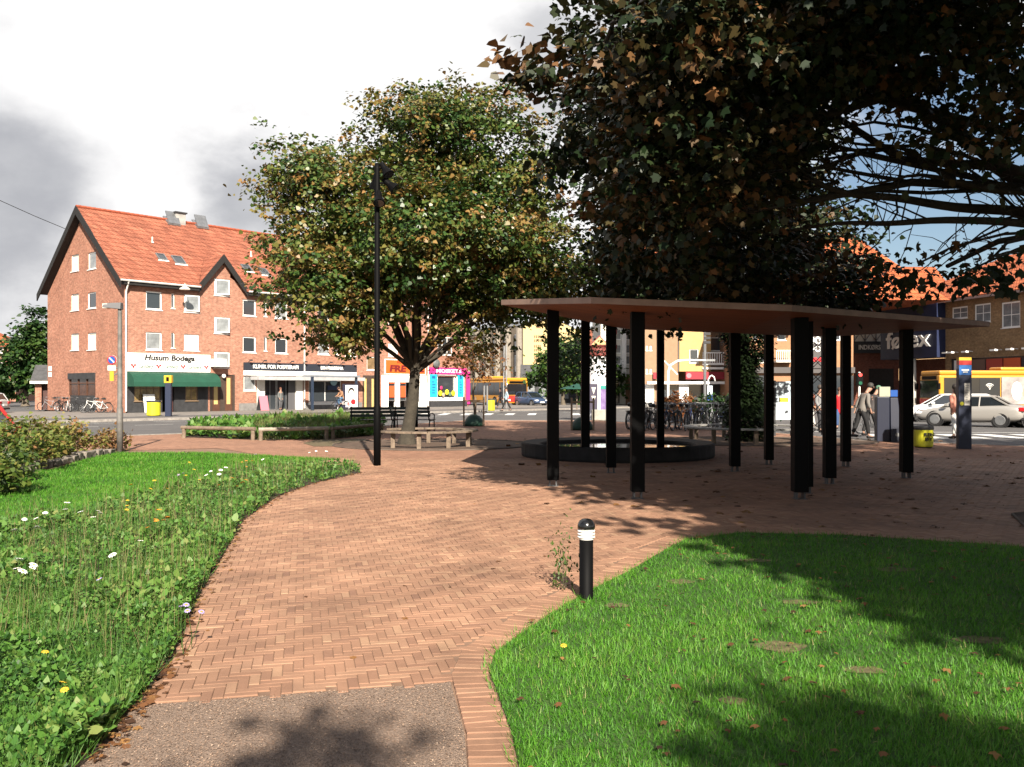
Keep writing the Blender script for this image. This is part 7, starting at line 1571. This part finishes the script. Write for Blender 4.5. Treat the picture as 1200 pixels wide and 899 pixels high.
def bus(label, loc, rz, ad=False):
    t = thing('bus', label, 'bus', loc, rz); my = mat('bus_yellow', (.80,.36,.03), .35, spec=.5); m = MB(); LB, WB_ = 6.0, 1.25
    m.box(-LB,LB,-WB_,WB_,.30,2.62); ob('body', m, my, t, bevel=.08)
    m = MB(); m.box(-LB+.03,LB-.03,-WB_+.03,WB_-.03,2.63,2.92); ob('roof', m, my, t, bevel=.10); m = MB(); m.box(-1.2,1.6,-.7,.7,2.93,3.15); ob('roof_unit', m, my, t, bevel=.1)
    mg = mat('bus_glass', (.018,.02,.024), .06, spec=1.0)
    xs = [-5.8,-4.5,-3.2,-1.9,-.6,.7,2.0,3.3]
    for s2 in (-1,1):
        for i, x_ in enumerate(xs):
            m = MB(); m.box(x_,x_+1.22,s2*(WB_+.012)-.01,s2*(WB_+.012)+.01,1.15,2.45); ob('window', m, mg, t)
        for x_ in (4.7,): m = MB(); m.box(x_,x_+1.0,s2*(WB_+.012)-.01,s2*(WB_+.012)+.01,.42,2.45); ob('door', m, mg, t)
        for x_ in (-3.4, 3.4): m = MB(); m.lathe([(.3,-.14),(.48,-.15),(.5,-.1),(.5,.1),(.48,.15),(.3,.14)], 20, (x_,s2*1.14,.5), axis='y'); w_ = ob('wheel', m, M_rubber, t); m = MB(); m.lathe([(.28,-.16),(.28,.16)], 14, (x_,s2*1.14,.5), axis='y'); ob('rim', m, M_grey, w_)
        m = MB(); m.box(LB-.02,LB+.02,s2*.62-.60,s2*.62+.60,.42,1.10); ob('front_panel', m, mat('bus_red', (.75,.04,.03), .35) if s2 < 0 else mat('bus_bright_yellow', (.85,.62,.03), .35), t, bevel=.01)
        m = MB(); m.box(LB+.02,LB+.05,s2*.95-.15,s2*.95+.15,.55,.72); ob('headlight', m, MATS['lamp_clear'], t)
        m = MB(); m.box(LB+.05,LB+.2,s2*1.42-.08,s2*1.42+.08,1.7,2.1); ob('mirror', m, M_black, t)
    m = MB(); m.box(LB-.02,LB+.03,-1.15,1.15,1.15,2.30); ob('windscreen', m, mg, t, bevel=.02); m = MB(); m.box(LB-.02,LB+.035,-.9,.9,2.34,2.58); ob('destination_display', m, M_black, t)
    return t
b1b = bus('yellow bus with a red and yellow front turning into the square beyond the maple', (P(588,0,97)[0]-1.2, 98.5, zr_), R(-62))
b2b = bus('orange yellow bus with a big face advertisement passing on the right', (P(1098,0,58)[0]+6.05, 59.5, zr_), R(183))
# advert film on the near side of the right-hand bus (its left flank after turning)
o = part('advert_film', b2b, mat('advert_grey', (.30,.27,.26), .4, col2=(.5,.45,.42), vscale=1.2), (-6.0+0,1.9,1.275,1.285,.75,2.5))
for x_, z_, rx, rz2, col in ((-.2,1.5,.75,.55,'poster_skin'),(-1.9,1.65,.7,.5,'poster_white'),(-1.0,1.25,.6,.35,'poster_skin'),(.9,1.6,.35,.6,'poster_white'),(-3.2,1.5,.6,.6,'poster_skin')):
    m = MB(); m.prism_y([(x_+rx*math.cos(a), z_+rz2*math.sin(a)) for a in np.linspace(0,2*math.pi,16,endpoint=False)], 1.286, 1.290 + abs(x_)*.001); ob('advert_shape', m, MATS[col], o)
o = part('wifi_panel', b2b, mat('wifi_black', (.03,.03,.03), .4), (2.0,3.35,1.275,1.285,.75,2.45)); m = MB()
for rr in (.12,.22,.32): m.tube([(2.7+rr*math.cos(a),1.29,1.75+rr*math.sin(a)) for a in np.linspace(R(40),R(140),8)], .022, 4)
m.lathe([(.05,1.288),(.05,1.295)], 8, (2.7,0,1.75), axis='y'); ob('wifi_symbol', m, M_white, o)
o = part('yellow_notice', b2b, M_yellow, (4.15,4.5,1.275,1.285,.9,2.4))
